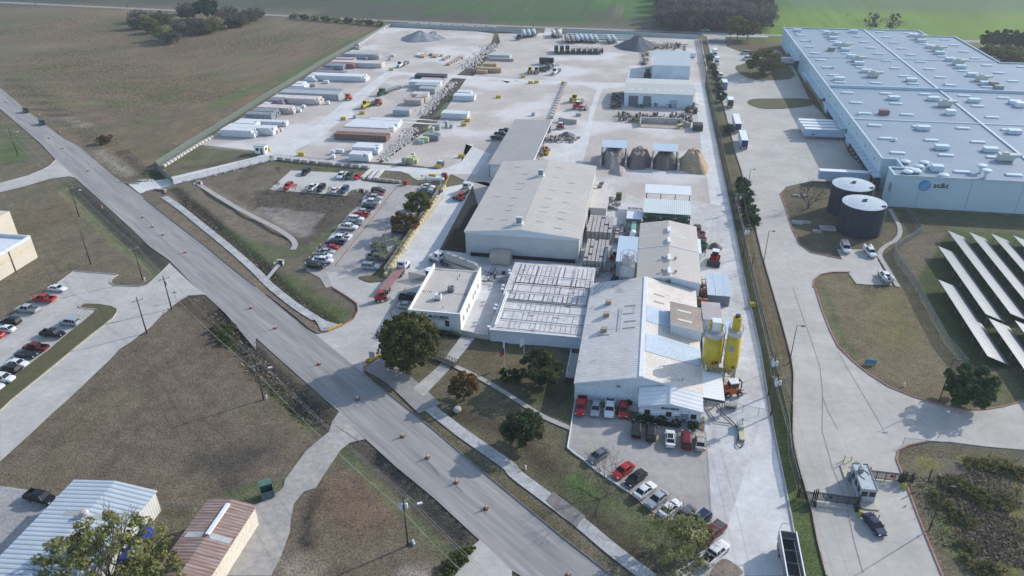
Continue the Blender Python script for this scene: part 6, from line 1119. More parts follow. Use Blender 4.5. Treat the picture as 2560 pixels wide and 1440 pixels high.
forklift('dark blue tractor parked in the recess beside the rear workshop', *gp('A3 1355,775')[0], DN, 'navy', 1.8)
# dump trailer at the bottom
x0_, y0_ = gp('F 1960,1372')[0]; t = thing('dump_trailer', 'long dark open dump trailer at the bottom edge of the photo by the kerb', 'trailer', (26.9, 83.6, ZL[0]), DN)
mb = MB(); L = 12.0
for s in (-1, 1): mb.hexa([(-6, s*1.28-.04, 1.6), (6, s*1.28-.04, 1.6), (6, s*1.28+.04, 1.6), (-6, s*1.28+.04, 1.6)], [(-6, s*1.28-.07, 3.5), (6, s*1.28-.07, 3.5), (6, s*1.28+.07, 3.5), (-6, s*1.28+.07, 3.5)])
mb.build('side_wall', flatm('trailer_grey', (.30, .31, .33), metal=.4), t); MB().box(-6, -1.34, 3.5, 6, -1.16, 3.6).box(-6, 1.16, 3.5, 6, 1.34, 3.6).build('top_rail', WHITE, t)
MB().box(-6.05, -1.3, 1.4, -5.95, 1.3, 3.4).build('tailgate', STEEL, t); MB().hexa([(-6, -1.2, 1.5), (6, -1.2, 1.5), (6, 1.2, 1.5), (-6, 1.2, 1.5)], [(-6, -.9, 1.6), (6, -.9, 1.6), (6, .9, 1.6), (-6, .9, 1.6)]).build('floor', mat('dark_load', (.06, .065, .075)), t)
mb = MB()
for k in range(5): mb.tube((-4.5+k*2.4, -1.2, 3.45), (-4.5+k*2.4, 1.2, 3.45), .03)
mb.tube((-6, -1.3, 3.6), (-6.6, -.9, 4.4), .04); mb.tube((-6.6, -.9, 4.4), (-6.6, .3, 4.4), .04); mb.build('tie_bars', STEEL, t)
MB().box(-5.8, -.5, .8, 5.8, .5, 1.4).build('chassis', DARK, t); wheels(t, (-5.2, -3.9), 1.25, .52); MB().box(-5.4, -1.34, 1.0, -3.2, -1.25, 1.5).build('mudguard', mat('red_white_mark', (.3, .12, .12)), t)
# --- trailers in the rear yard
for k in range(9):
    u, v = px('K9 %d,%d' % (190+k*100, 690))[0]; x, y = G(u, v); t = thing('yard_trailer', ('westernmost' if not k else ORD[k])+' open dark trailer of the close row in the rear yard, counted from the left', 'trailer', (x, y+7, ZL[0]), U+.12, 'open trailers in the rear yard')
    MB().box(-6, -1.25, 1.1, 4.5, 1.25, 1.3).build('deck', [mat('weathered_deck', (.36, .33, .31)), mat('brown_deck', (.16, .11, .10)), mat('pale_deck', (.42, .40, .38))][k % 3], t); mb = MB()
    for s in (-1.25, 1.2): mb.box(-6, s, .9, 4.5, s+.06, 2.4)
    mb.box(-6.05, -1.25, .8, -6, 1.25, 2.2); mb.build('side_panels', mat('dark_trailer_side', (.045, .045, .055)), t); wheels(t, (-4.5, -3.2), 1.2)
    if k < 3: MB().box(1, -1.1, 1.3, 4, 1.1, 3.2).build('headboard_box', DARK, t)
def tankertr(lab, x, y, a, c):
    t = thing('tank_trailer', lab, 'trailer', (x, y, ZL[0]), a, 'tank trailers in the rear yard'); MB().tube((-5, 0, 2.3), (4.5, 0, 2.6), 1.05, 1.25, n=16).tube((-5.6, 0, 2.25), (-5, 0, 2.3), .6, 1.05, n=16).tube((4.5, 0, 2.6), (5.1, 0, 2.6), 1.25, .7, n=16).build('tank', c, t)
    MB().box(-5.5, -.9, .8, 5, .9, 1.2).build('frame', DARK, t); wheels(t, (-4.5, -3.2), 1.2); return t
sil = mat('silver_tank', (.50, .54, .57), (.38, .42, .45), sc1=.5, rough=.35); rus = mat('tan_tank', (.42, .36, .31), (.33, .27, .23), sc1=.5); wt = mat('white_tank', (.66, .66, .64))
for k, (s, c, l_) in enumerate((('K9 150,395', wt, 'leftmost white'), ('K9 250,400', wt, 'second white'), ('K9 385,490', rus, 'tan'), ('K9 480,495', rus, 'rust-stained tan'), ('K9 570,490', sil, 'first silver'), ('K9 645,480', sil, 'second silver'), ('K9 730,485', sil, 'third silver'), ('K9 820,490', sil, 'fourth silver'), ('K9 905,495', sil, 'fifth silver'), ('K9 1135,500', sil, 'left silver one of the separate pair'), ('K9 1225,500', sil, 'right silver one of the separate pair'), ('K3 1320,230', sil, 'left one of the trio by the gate'), ('K3 1400,225', sil, 'middle one of the trio by the gate'), ('K3 1480,215', sil, 'right one of the trio by the gate'))):
    x, y = gp(s)[0]; tankertr(l_+' tank trailer parked near the far fence', x, y+6, U+.25, c)
x, y = gp('K3 1275,255')[0]; semi('dark blue tractor parked before the tank trailer trio', x, y+3, R(-100), 'navy')
for k, s in enumerate(('K9 1000,350', 'K9 1000,385', 'K9 1000,420')):
    x, y = gp(s)[0]; MBt = MB((x, y, 0)); tt = thing('flat_rack', ('far', 'middle', 'near')[k]+' long pale rack lying between the tank trailers', 'rack', (x, y, 0), group='pale racks'); MB().box(-22, -.9, .1, 22, .9, .9).build('body', mat('pale_rack', (.42, .52, .52)), tt)
# ================================================================ BRICK STACKS
BC = {'white': ((.66, .69, .71), (.56, .59, .62)), 'cream': ((.62, .57, .54), (.50, .45, .43)), 'tan': ((.46, .40, .37), (.36, .31, .29)), 'grey': ((.42, .45, .48), (.30, .33, .36)), 'dark grey': ((.30, .33, .36), (.16, .18, .21)), 'red': ((.34, .20, .20), (.24, .13, .13)),
      'brown': ((.24, .15, .13), (.16, .095, .085)), 'purple': ((.28, .25, .31), (.20, .18, .22)), 'black': ((.07, .08, .11), (.035, .04, .06)), 'pink': ((.48, .38, .39), (.38, .30, .31)), 'yellow-green': ((.56, .60, .36), (.42, .47, .24)), 'orange-tan': ((.52, .38, .24), (.38, .25, .15)), 'pale green': ((.46, .55, .52), (.36, .44, .42))}
def bmat(c): return mat('brick_pack_'+c.replace(' ', '_').replace('-', '_'), BC[c][0], BC[c][1], sc1=.9, fine=3, famt=.1, rough=.85)
def stack_me(nx, ny, nz, sx, sy, sz, m, step=0, seed=0):
    r = random.Random(seed); mb = MB()
    for i in range(nx):
        for j in range(ny):
            top = nz
            if i >= nx-step: top = max(1, nz-1-(i-(nx-step)))
            if i >= nx-2 and r.random() < .18: top = max(1, top-1)
            for k in range(top):
                if 0 < i < nx-1-step and 0 < j < ny-1 and k < top-1: continue
                g = .07; jx = (r.random()-.5)*.05; jy = (r.random()-.5)*.07; pitch = .06 if (i % 4) == 3 else 0
                mb.box(i*sx+g/2+jx, j*sy+g/2+jy, k*sz+.03, (i+1)*sx-g/2+jx-pitch, (j+1)*sy-g/2+jy, (k+1)*sz-.015)
    return mb.mesh('brick_stack', m)
def srow(s, h, c, lab, grp, step=0, dmin=None):
    (a, b, d) = [G(u, v, h) for u, v in px(s)]; y0 = (a[1]+b[1])/2; x0, x1 = a[0], b[0]; dep = max(1.0, min(6, d[1]-y0)) if dmin is None else dmin
    nz = max(1, round(h/.95)); nx_ = max(1, round((x1-x0)/1.05)); ny_ = max(1, round(dep/1.1)); o_ = bpy.data.objects.new('brick_stack', stack_me(nx_+step, ny_, nz, (x1-x0)/nx_, dep/ny_, h/nz, bmat(c), step, len(COL.objects)))
    link(o_); o_.location = (x0, y0, ZL[0]); tag(o_, lab, 'brick stack', grp); return o_
FR = [('K1 90,1150 690,1195 165,1095', 2.9, 'white', 1), ('K1 200,1085 1120,1145 270,1030', 2.9, 'white', 0), ('K1 355,1015 780,1045 430,960', 2.6, 'white', 0), ('K1 475,950 1365,1030 500,930', 1.9, 'white', 0), ('K1 595,825 1080,880 650,785', 2.8, 'dark grey', 0), ('K1 720,765 1145,805 785,715', 2.6, 'dark grey', 1),
      ('K1 835,690 1480,745 900,640', 2.6, 'cream', 1), ('K1 935,630 1050,640 985,590', 1.9, 'white', 1), ('K1 1050,555 1280,580 1110,505', 2.6, 'purple', 1), ('K1 1135,495 1990,570 1190,450', 2.6, 'cream', 1), ('K1 1210,440 1620,470 1260,395', 1.6, 'grey', 0), ('K1 1310,380 2400,485 1370,345', 2.8, 'grey', 0),
      ('K1 1410,325 2400,440 1470,290', 2.4, 'dark grey', 0), ('K1 1500,280 1760,290 1550,240', 1.9, 'white', 1), ('K1 1580,225 1740,235 1640,185', 1.9, 'white', 1), ('K1 1810,95 1930,95 1850,52', 2.6, 'white', 2), ('K1 1890,42 2920,120 1940,8', 2.6, 'white', 1), ('K2 60,710 640,745 120,680', .95, 'purple', 0), ('K2 140,650 370,670 190,625', .95, 'pink', 1),
      ('K2 260,585 610,605 300,550', 2.4, 'dark grey', 0), ('K2 330,540 800,575 360,515', 2.4, 'red', 1), ('K2 385,505 1360,575 430,470', 2.4, 'cream', 0), ('K2 460,450 820,470 510,420', 1.9, 'pink', 0), ('K2 525,400 780,412 560,380', 1.4, 'purple', 0), ('K2 650,350 1290,385 700,308', 2.6, 'grey', 1)]
cd = {'white': 'white-topped', 'cream': 'cream', 'tan': 'tan', 'grey': 'light grey', 'dark grey': 'dark grey', 'red': 'red', 'purple': 'dull purple', 'pink': 'pinkish'}
for i, (s, h, c, st) in enumerate(FR): srow(s, h, c, cd[c]+' row of brick packs, '+ORD[i]+' row from the near end along the west fence', 'brick rows along the west fence', st)
for s, h, c, lab in (('A2 1585,752 1890,765 1600,730', 1.8, 'black', 'black row of brick packs lining the top of the centre yard group'), ('A2 1640,795 1865,810 1680,775', 2.0, 'pink', 'pinkish row just below the black row in the centre yard'), ('A2 1535,812 1830,835 1560,793', 2.6, 'white', 'white row below the pinkish row in the centre yard'),
                     ('A2 1585,845 1810,865 1610,822', 2.6, 'grey', 'pale grey row third below the black row'), ('A2 1625,885 1790,890 1650,862', 2.6, 'grey', 'short grey stack at the lower right of the centre yard trio'), ('A2 1555,940 1705,950 1590,915', 2.4, 'cream', 'cream block of packs in the centre yard'), ('A2 1590,970 1690,978 1620,945', 2.4, 'tan', 'tan block between the cream and the brown blocks'),
                     ('A2 1480,1000 1650,1010 1510,975', 2.3, 'tan', 'tan-brown block of packs beside the channel'), ('A2 1368,1100 1530,1112 1385,1075', 2.4, 'grey', 'lone grey-green block above the crossing road'), ('A2 1970,955 2180,965 1985,930', 2.4, 'white', 'larger white block in the gravel plot east of the channel'), ('A2 2005,920 2150,925 2030,898', 2.4, 'white', 'smaller white block behind the larger one east of the channel'),
                     ('A2 1850,1130 2110,1145 1870,1100', 2.4, 'white', 'white block near the crossing road east of the channel')): srow(s, h, c, lab, 'brick blocks of the centre yard')
for i, (s, h, c, lab) in enumerate((('A2 1125,1195 1440,1212 1150,1178', 2.4, 'white', 'white row'), ('A2 955,1215 1405,1255 985,1193', 2.4, 'white', 'white row'), ('A2 885,1258 1360,1295 915,1222', 2.4, 'white', 'white row'), ('A2 830,1300 1330,1345 870,1270', 2.0, 'tan', 'dusty brown row'), ('A2 790,1330 1290,1375 805,1308', 2.4, 'brown', 'long brown row'))):
    srow(s, h, c, lab+', '+('back', 'second from the back', 'third from the back', 'fourth from the back', 'front')[i]+' of five side by side below the crossing road', 'five long rows below the crossing road')
srow('B2 960,30 1215,45 1010,-25', 2.6, 'white', 'rear one of two pale blocks near the annex lot', 'two pale blocks'); srow('B2 925,100 1120,115 950,65', 2.7, 'white', 'front one of two pale blocks near the annex lot', 'two pale blocks')
for s, h, c, lab in (('A2 1665,1348 1820,1358 1685,1318', 2.4, 'dark grey', 'dark grey block beyond the channel bridge'), ('A2 1645,1378 1720,1385 1660,1355', 2.0, 'yellow-green', 'yellow-green stack in front of the dark grey block'), ('A2 1620,1405 1675,1410 1640,1388', 1.4, 'pale green', 'low pale green stack beside the channel'), ('A2 1715,1280 1775,1285 1725,1255', 1.6, 'yellow-green', 'yellow-green stack by the bridge'),
                     ('A2 1772,1250 1835,1255 1790,1230', 2.2, 'grey', 'grey stack right of the yellow-green one'), ('A2 1885,1215 1912,1218 1890,1205', 2.6, 'grey', 'tall narrow grey stack'), ('A2 1930,1250 1965,1252 1940,1238', 1.4, 'grey', 'low grey stack right of the tall narrow one'), ('B2 1490,140 1575,148 1500,112', 2.2, 'yellow-green', 'yellow-green block in the lower plot'), ('B2 1570,160 1610,164 1580,142', 1.3, 'yellow-green', 'low yellow-green end beside the block'),
                     ('B2 1455,150 1490,152 1465,135', 2.4, 'dark grey', 'dark grey pack left of the yellow-green block'), ('B2 1548,92 1580,95 1555,82', 1.3, 'cream', 'small cream pack behind the yellow-green block'), ('A2 2210,680 2450,690 2230,668', 2.2, 'orange-tan', 'front orange-tan pallet pile by the channel bend'), ('A2 2265,640 2405,645 2280,625', 2.0, 'orange-tan', 'rear orange-tan pallet pile by the channel bend'), ('A2 2205,705 2305,712 2215,692', 1.6, 'orange-tan', 'small orange-tan pallet pile, nearest of three'),
                     ('K3 770,500 1120,505 830,430', 2.4, 'pale green', 'pale green wrapped packs in rows beside the channel bend'), ('K3 780,550 1180,560 800,540', 1.4, 'pink', 'line of small mixed packs in front of the pale green ones'), ('A2 1600,548 1650,552 1610,525', 1.0, 'white', 'white pack left of the tan packs in the back yard'), ('A2 1630,560 1680,562 1650,535', 1.0, 'orange-tan', 'first orange-tan pack of the back yard'), ('A2 1758,560 1805,562 1780,540', 1.0, 'orange-tan', 'second orange-tan pack of the back yard'),
                     ('A2 1840,550 1865,552 1850,540', .9, 'tan', 'small tan pack of the back yard'), ('A2 2010,570 2070,575 2030,555', .9, 'tan', 'rightmost tan pack of the back yard'), ('A2 1725,545 1760,546 1735,535', .9, 'brown', 'brown pack between the orange-tan ones')): srow(s, h, c, lab, None)
for i, (s) in enumerate(('A2 1900,655', 'A2 1925,640', 'A2 1950,628', 'A2 1975,615', 'A2 1995,605', 'A2 1855,605', 'A2 1880,592', 'A2 1905,580')):
    x, y = gp(s)[0]; o_ = obj('brick_pack', stack_me(2, 2, 1, 1.2, 1.2, 1.0, bmat('tan' if i % 2 else 'orange-tan'), 0, i), None, (x, y, ZL[0])); tag(o_, 'low tan pack in the slanting lines of the back yard', 'brick pack', 'slanting lines of tan packs')
for i, (s, n1, c) in enumerate((('A2 470,1085', 1, 'white'), ('A2 430,1125', 1, 'white'), ('A2 715,1045', 1, 'white'), ('A2 685,835', 1, 'white'), ('A2 710,836', 1, 'white'), ('A2 550,868', 2, 'tan'), ('A2 1350,570', 2, 'white'), ('A2 1335,604', 1, 'grey'), ('A2 1100,602', 1, 'tan'), ('A2 245,1318', 1, 'cream'), ('A2 205,1335', 1, 'cream'), ('B2 765,105', 1, 'white'), ('B2 815,92', 2, 'white'), ('B2 765,150', 1, 'white'), ('A2 1000,490', 2, 'pink'), ('A2 985,1188', 1, 'grey'), ('A3 210,1160', 1, 'grey'))):
    x, y = gp(s)[0]; o_ = obj('brick_pack', stack_me(n1, 1, 1, 1.5, 1.5, 1.3, bmat(c), 0, i), None, (x-.7, y, ZL[0])); tag(o_, ('single ' if n1 == 1 else 'pair of ')+c+(' brick pack' if n1 == 1 else ' brick packs')+' standing loose, '+('nearest', 'second', 'third', 'fourth', 'fifth', 'sixth', 'seventh', 'eighth', 'ninth', 'tenth', 'eleventh', 'twelfth', 'thirteenth', 'fourteenth', 'fifteenth', 'sixteenth', 'seventeenth')[i]+' of the loose packs', 'brick pack', 'loose brick packs')
# racks of fresh pallets beside the warehouse
for lab, x0, x1, y0, y1, h in (('taller rear block of pallet racks east of the tan warehouse', -14.3, -7.2, 196, 208, 3.6), ('front block of pallet racks east of the tan warehouse', -13.6, -7.4, 178.2, 192, 3.2), ('dark rack frames beside the ribbed hopper canopy', -3.4, 1.1, 211.8, 219.5, 2.4), ('low racks on the west side of the pale green machine', -6.2, -3.9, 197, 208, 1.6), ('row of racks between the tan warehouse and the pipe roof', -44+16, -9, 175.2, 177.2, 2.4)):
    nx_ = max(2, round((x1-x0)/1.1)); ny_ = max(1, round((y1-y0)/1.15)); m = MB(); sx = (x1-x0)/nx_; sy = (y1-y0)/ny_
    for i in range(nx_):
        for j in range(ny_):
            if i in (0, nx_-1) or j in (0, ny_-1) or True:
                hh_ = h-(.4 if rnd.random() < .1 else 0)
                for k in range(int(hh_/.4)):
                    if 0 < i < nx_-1 and 0 < j < ny_-1 and k < int(hh_/.4)-1: continue
                    m.box(i*sx+.06+(.12 if i % 2 else 0), j*sy+.06, k*.4+.06, (i+1)*sx-.06, (j+1)*sy-.08, k*.4+.36)
    tt = thing('pallet_rack', lab, 'pallet rack', (x0, y0, ZL[0]), group='pallet racks of the plant'); m.build('packs', mat('rack_packs', (.48, .45, .43), (.33, .31, .31), sc1=1.2), tt)
    f = MB()
    for i in range(nx_+1): f.box(i*sx-.03, -.03, 0, i*sx+.03, .03, h+.15)
    f.build('frame', DARK, tt)
# ================================================================ CONCRETE BLOCKS, FENCES
def blocks(s, lab, grp, m, step=1.9, L=1.55, W=.75, hh=.75, skip=(), P=None):
    P = P or gp(s); me = MB().box(-L/2, -W/2, 0, L/2, W/2, hh*.88).hexa([(-L/2, -W/2, hh*.88), (L/2, -W/2, hh*.88), (L/2, W/2, hh*.88), (-L/2, W/2, hh*.88)], [(-L/2+.06, -W/2+.06, hh), (L/2-.06, -W/2+.06, hh), (L/2-.06, W/2-.06, hh), (-L/2+.06, W/2-.06, hh)]).mesh('concrete_block', m)
    for i, (x, y, a) in enumerate(along(P, step, .5)):
        if i in skip: continue
        o_ = obj('concrete_block', me, None, (x, y, ZL[0]), a+R(rnd.uniform(-3, 3))); tag(o_, lab, 'concrete block', grp)
M_yb = mat('yellow_grey_block', (.52, .48, .36), (.50, .41, .16), sc1=1.6, famt=.15, contrast=.8); M_blk = mat('pale_block', (.56, .53, .48), (.44, .42, .39), sc1=1)
P = gp('B2 1300,1325 1885,445'); blocks('', 'yellow-edged block of the long line between the plant drive and the office parking', 'yellow block line of the plant drive', M_yb, 2.35, 2.0, .9, 1.0, P=P, skip=(24, 25))
blocks('B1 1640,235 2015,0 A1 2150,1370', 'pale block of the short line inside the west fence corner', 'pale blocks inside the west fence corner', M_blk, 2.3, 1.7, 1.1, .9); blocks('A2 1025,460 1325,265', 'white block of the line at the far end of the west fence', 'white blocks at the far west fence', mat('white_block', (.62, .61, .58), None, sc1=1), 4.2, 2.6, 1.6, 1.4)
blocks('A3 540,845 395,1190', 'block of the pale line dividing the two gravel plots', 'blocks between the gravel plots', mat('tan_block', (.55, .48, .41), (.42, .36, .31), sc1=1), 4.2, 2.4, 1.5, 1.2)
blocks('B1 1830,388 2080,340 2560,205 B2 130,172 230,162', 'small grey block under the bridge drive fence', 'blocks under the bridge drive fence', CONC, 3.6, 1.0, .7, .5); blocks('B2 235,160 500,190 1100,245', 'grey block of the line along the annex lot fence', 'blocks along the annex lot fence', CONC, 3.5, 2.6, .8, .9); blocks('B2 1200,365 1460,395', 'grey block of the short line above the office parking', 'blocks above the office parking', CONC, 2.6, 2.2, .8, .9)
for s, L in (('B2 1060,350 1170,255', 1), ('B2 1130,360 1215,265', 1), ('B2 1185,365 1270,265', 1)):
    P = gp(s); tt = MB(); strip(tt, P, 1.1, 0, .9); o_ = tt.build('channel_wall', mat('white_concrete', (.60, .59, .56))); tag(o_, ('left', 'middle', 'right')[('B2 1060,350 1170,255', 'B2 1130,360 1215,265', 'B2 1185,365 1270,265').index(s)]+' of three slanting concrete channel walls beside the annex lot', 'wall', 'channel walls by the annex lot')
yk = ['A2 1355,705', 'A2 1065,1140', 'A2 875,1198', 'A2 2425,980', 'A2 2115,1215', 'A2 2080,1258', 'B2 455,115', 'B2 115,72', 'B2 1820,240', 'B2 2055,135', 'B2 1765,335', 'A3 110,775', 'A3 185,835', 'A3 245,830', 'A3 515,840', 'A3 665,1160']
yn = ['by the white tractor road bend', 'below the yellow truck', 'left of the white rows', 'in the gravel plot east of the channel', 'just above the crossing road end', 'just below the crossing road end', 'left of the two pale blocks', 'beside the guard booth', 'under the small generator', 'below the thin lamp pole', 'beside the propane tank', 'north of the second yard road', 'first of two on the plot corner', 'second of two on the plot corner', 'at the head of the pale block line', 'lying grey on the gravel plot']
for s, l_ in zip(yk, yn):
    x, y = gp(s)[0]; o_ = MB().obox(0, 0, 0, .9, 2.4, 1.1, .1).obox(0, 0, .9, 1.1, 2.2, .9, .1).build('barrier_block', YEL if 'grey' not in l_ else CONC); o_.location = (x, y, ZL[0]); tag(o_, ('yellow' if 'grey' not in l_ else 'plain')+' barrier block '+l_, 'barrier', 'yellow barrier blocks')
def fence(name, label, P, h, m, post=3.0, rail=True, pm=None, thick=.03, cat='fence', barbs=False):
    x0, y0 = P[0]; t = thing(name, label, cat, (x0, y0, 0)); c = (x0, y0, 0); mb = MB(c)
    for a, b in zip(P[:-1], P[1:]): strip(mb, [a, b], thick, .05, h)
    mb.build('mesh_panel', m, t); mb = MB(c); pts = along(P, post)
    for x, y, a in pts: mb.tube((x, y, 0), (x, y, h+.1), .045, n=5)
    mb.build('posts', pm or STEEL, t)['kind'] = 'stuff' if len(pts) > 100 else 'part'
    for o_ in t.children:
        if o_.get('kind') == 'part': del o_['kind']
    if rail:
        mb = MB(c); mb.path([(*p, h) for p in P], .035, 5); mb.build('top_rail', pm or STEEL, t)
    return t
M_link = mat('chain_link_mesh', (.22, .25, .24), flat=True, alpha=.42, rough=.7); M_linkd = mat('chain_link_dark', (.07, .08, .08), flat=True, alpha=.5, rough=.7); M_linkg = mat('green_windscreen_mesh', (.15, .19, .16), flat=True, alpha=.85, rough=.8); M_slat = mat('slat_fence', (.17, .17, .16), flat=True, alpha=.85, rough=.8)
fence('chain_link_fence', 'long green screened fence along the west side of the brick yard', gp('F 974,66 800,164 640,262 545,322 460,375 393,418'), 2.4, M_linkg, 3.5); fence('screened_gate', 'grey screened gate at the bridge drive by the main road', gp('F 393,419 412,441 435,462'), 2.2, M_linkg, 2.5, cat='gate')
fence('drive_fence', 'thin wire fence along the bridge drive and annex lot', gp('B1 1750,405 1850,385 2560,195 B2 130,172 230,155 500,180 1150,250'), 2.0, mat('thin_wire_mesh', (.25, .27, .27), flat=True, alpha=.10), 4)
fence('slat_fence', 'dark slatted fence between the office parking and the yellow blocks', gp('B2 1285,1300 1480,1010 1620,790 1760,590 1860,440'), 2.0, M_slat, 2.5); fence('white_panel_fence', 'long whitish panel fence at the far end of the yard, left part', gp('F 976,66 1100,72 1250,79 1345,86'), 2.6, mat('whitish_fence', (.40, .44, .44), (.34, .38, .38)), 6, thick=.1)
fence('white_panel_fence', 'whitish panel fence at the far end of the yard, right part', gp('F 1408,84 1560,88 1745,97'), 2.6, mat('whitish_fence', (.40, .44, .44)), 6, thick=.1); fence('folded_gate', 'white slanting gate fence beside the far driveway', gp('A3 500,330 380,385'), 3.0, mat('gate_white', (.62, .60, .55)), 3, thick=.1, cat='gate')
E1 = [(29.6, 506), (29.5, 420), (29.6, 340), (29.9, 260), (30.6, 200), (31.2, 150), (31.5, 120)]; fence('chain_link_fence', 'tall dark chain link fence between the plant and the truck road', E1+gp('D4 215,250 300,570'), 2.3, M_linkd, 3.2)
fence('chain_link_fence', 'chain link fence around the solar panel field', gp('B4 1380,690 1440,760 1530,895 1255,1065 1270,1150 1480,1440 C4 1600,240 1780,560 1985,800'), 2.2, M_link, 3.0); fence('chain_link_fence', 'fence wires curving along the lawn right of the gatehouse', gp('D4 1345,130 1400,140 1500,150 2560,265'), 1.8, mat('thin_wire_mesh', (.25, .27, .27), flat=True, alpha=.10), 5)
fence('yard_gate', 'grey screened sliding gate left of the plant office', gp('B2 1530,1345 1700,1385'), 2.0, M_link, 2.5, cat='gate'); fence('yard_gate', 'thin wire gate across the east drive by the silos', gp('C3 2170,1180 2280,1240 2560,1290'), 1.8, mat('thin_wire_mesh', (.25, .27, .27), flat=True, alpha=.10), 3, cat='gate')
fence('far_gate', 'dark gate across the truck road at its far end', gp('A3 1965,430 2145,440'), 2.0, M_linkd, 3, cat='gate'); fence('yard_wire_fence', 'low post fence beside the metal shed', gp('D1 1600,745 2000,790'), 1.2, mat('thin_wire_mesh', (.25, .27, .27), flat=True, alpha=.10), 1.2)
fence('office_wall', 'low pale wall between the plant office and the pipe-roofed building', gp('C2 2050,465 2240,505 2345,520'), 1.3, mat('pale_wall', (.50, .50, .49)), 5, False, thick=.15, cat='wall')
for s, l_ in (('A2 %d,%d' % (1560+k*114, 243+k*5), k) for k in range(8)):
    x, y = gp(s)[0]; o_ = MB().box(-3.2, -.7, 0, 3.2, .7, .8).build('verge_block', mat('white_block', (.62, .61, .58))); o_.location = (x, y, 0); tag(o_, 'pale slab on the green verge outside the far fence', 'concrete block', 'slabs on the far verge')
# gates of the right hand complex
def iron_gate(lab, s, h, panels, sgn=None):
    P = gp(s); (x0, y0), (x1, y1) = P[0], P[-1]; a = math.atan2(y1-y0, x1-x0); L = math.hypot(x1-x0, y1-y0); t = thing('iron_gate', lab, 'gate', (x0, y0, ZL[0]), a, 'iron gates beside the gatehouse')
    MB().box(0, -.02, .25, L, .02, h).build('mesh', mat('gate_mesh', (.03, .03, .03), flat=True, alpha=.38), t); mb = MB()
    for z in (.25, h-.25, h): mb.box(0, -.05, z-.04, L, .05, z+.04)
    for k in range(panels+1): mb.box(k*L/panels-.05, -.05, 0, k*L/panels+.05, .05, h)
    mb.build('frame', DARK, t)
    for q in (0, .3, L-.3, L): MB().box(q-.08, .1, 0, q+.08, .28, h+.5).build('post', DARK, t)
    if sgn:
        m_ = mat('stop_red', (.40, .03, .03)) if sgn == 'red' else mat('dark_plate', (.06, .06, .06)); MB().tube((L*(.66 if sgn == 'red' else .33), -.08, h*.62), (L*(.66 if sgn == 'red' else .33), -.12, h*.62), .36, n=8).build('octagon_sign', m_, t)
        if sgn == 'red': text('STOP', .26, (0, 0, 0), FRONT, WHITE, t, sx=.8, ext=.01); t.children[-1].location = (L*.66, -.13, h*.62)
        else: MB().box(L*.14, -.1, h*.5, L*.2, -.07, h*.85).build('small_sign', mat('blue_plate', (.16, .24, .36)), t)
    return t
iron_gate('black iron sliding gate left of the gatehouse with a dark octagon sign', 'D4 465,690 905,750', 1.9, 4, 'dark'); iron_gate('black iron sliding gate right of the gatehouse with a red octagon sign', 'D4 985,470 1345,510', 1.9, 4, 'red')
iron_gate('short black fence panel left of the near iron gate', 'D4 285,670 460,700', 1.9, 2); iron_gate('short black fence panel at the right end of the far iron gate', 'D4 1350,510 1440,525', 1.9, 1)
for s, l_ in (('D4 470,735 870,790', 'pale'), ('D4 985,475 1340,495', 'yellow')):
    P = gp(s); mb = MB(); strip(mb, P, .45, 0, .16 if l_ == 'yellow' else .5); tag(mb.build('gate_track', mat('gate_track_'+l_, (.56, .50, .38) if l_ == 'yellow' else (.52, .50, .43))), l_+' low kerb beam under the iron gate '+('right' if l_ == 'yellow' else 'left')+' of the gatehouse', 'kerb beam')
# gatehouse
ga, gb = gp('KG 1345,1000')[0], gp('KG 1545,990')[0]; p0 = gp('KG 1330,985')[0]; p1 = gp('KG 1530,1005')[0]; p2 = gp('KG 1180,600')[0]
a = math.atan2(p1[1]-p0[1], p1[0]-p0[0]); W_ = math.hypot(p1[0]-p0[0], p1[1]-p0[1]); Lg = 6.3
t = thing('gatehouse', 'small grey-white gatehouse with a flat roof between the two iron gates', 'gatehouse', (p0[0], p0[1], ZL[0]), R(2)); W_ = 2.5
MB().box(-.9, -1.6, 0, W_+.5, Lg+2.6, .16).build('island_slab', mat('island_concrete', (.50, .46, .38)), t); MB().box(0, 0, .16, W_, Lg, 2.75).build('wall', mat('gatehouse_wall', (.42, .46, .50), (.38, .42, .46)), t)
MB().box(-.1, -.1, 2.76, W_+.1, Lg+.1, 2.95).build('roof', mat('gatehouse_roof', (.38, .43, .44), (.46, .50, .50), sc1=1), t); mb = MB()
for q in ((-.1, -.1, W_+.1, 0), (-.1, Lg, W_+.1, Lg+.1), (-.1, 0, 0, Lg), (W_, 0, W_+.1, Lg)): mb.box(q[0], q[1], 2.95, q[2], q[3], 3.1)
mb.build('parapet', STEEL, t)
for xa in (.15, 1.4): MB().box(xa, -.04, 1.45, xa+.95, -.003, 2.5).build('window', GLASS, t)
for ya in (.5, 2.2, 3.9): MB().box(-.04, ya, 1.3, -.003, ya+1.2, 2.45).build('window', GLASS, t)
MB().box(W_+.003, 1.5, 1.3, W_+.04, 2.8, 2.45).build('window', GLASS, t); MB().box(.5, 4.0, 2.95, 1.2, 4.7, 3.8).build('air_conditioner', STEEL, t); MB().tube((.9, 4.8, 3.8), (.9, 5.2, 4.2), .25, n=10).build('dish', WHITE, t)
mb = MB(); mb.path([(1.3+.8*math.cos(k*.5), 3.6+1.1*math.sin(k*.5), 3.0) for k in range(10)], .05); mb.build('cable', DARK, t); MB().box(-.6, 4.8, .16, -.05, 5.9, 1.3).build('cabinet', STEEL, t)
MBP = MB().tube((0, 0, 0), (0, 0, 1.1), .10, n=10)
me = MBP.mesh('bollard', mat('bollard_yellow', (.62, .50, .20)))
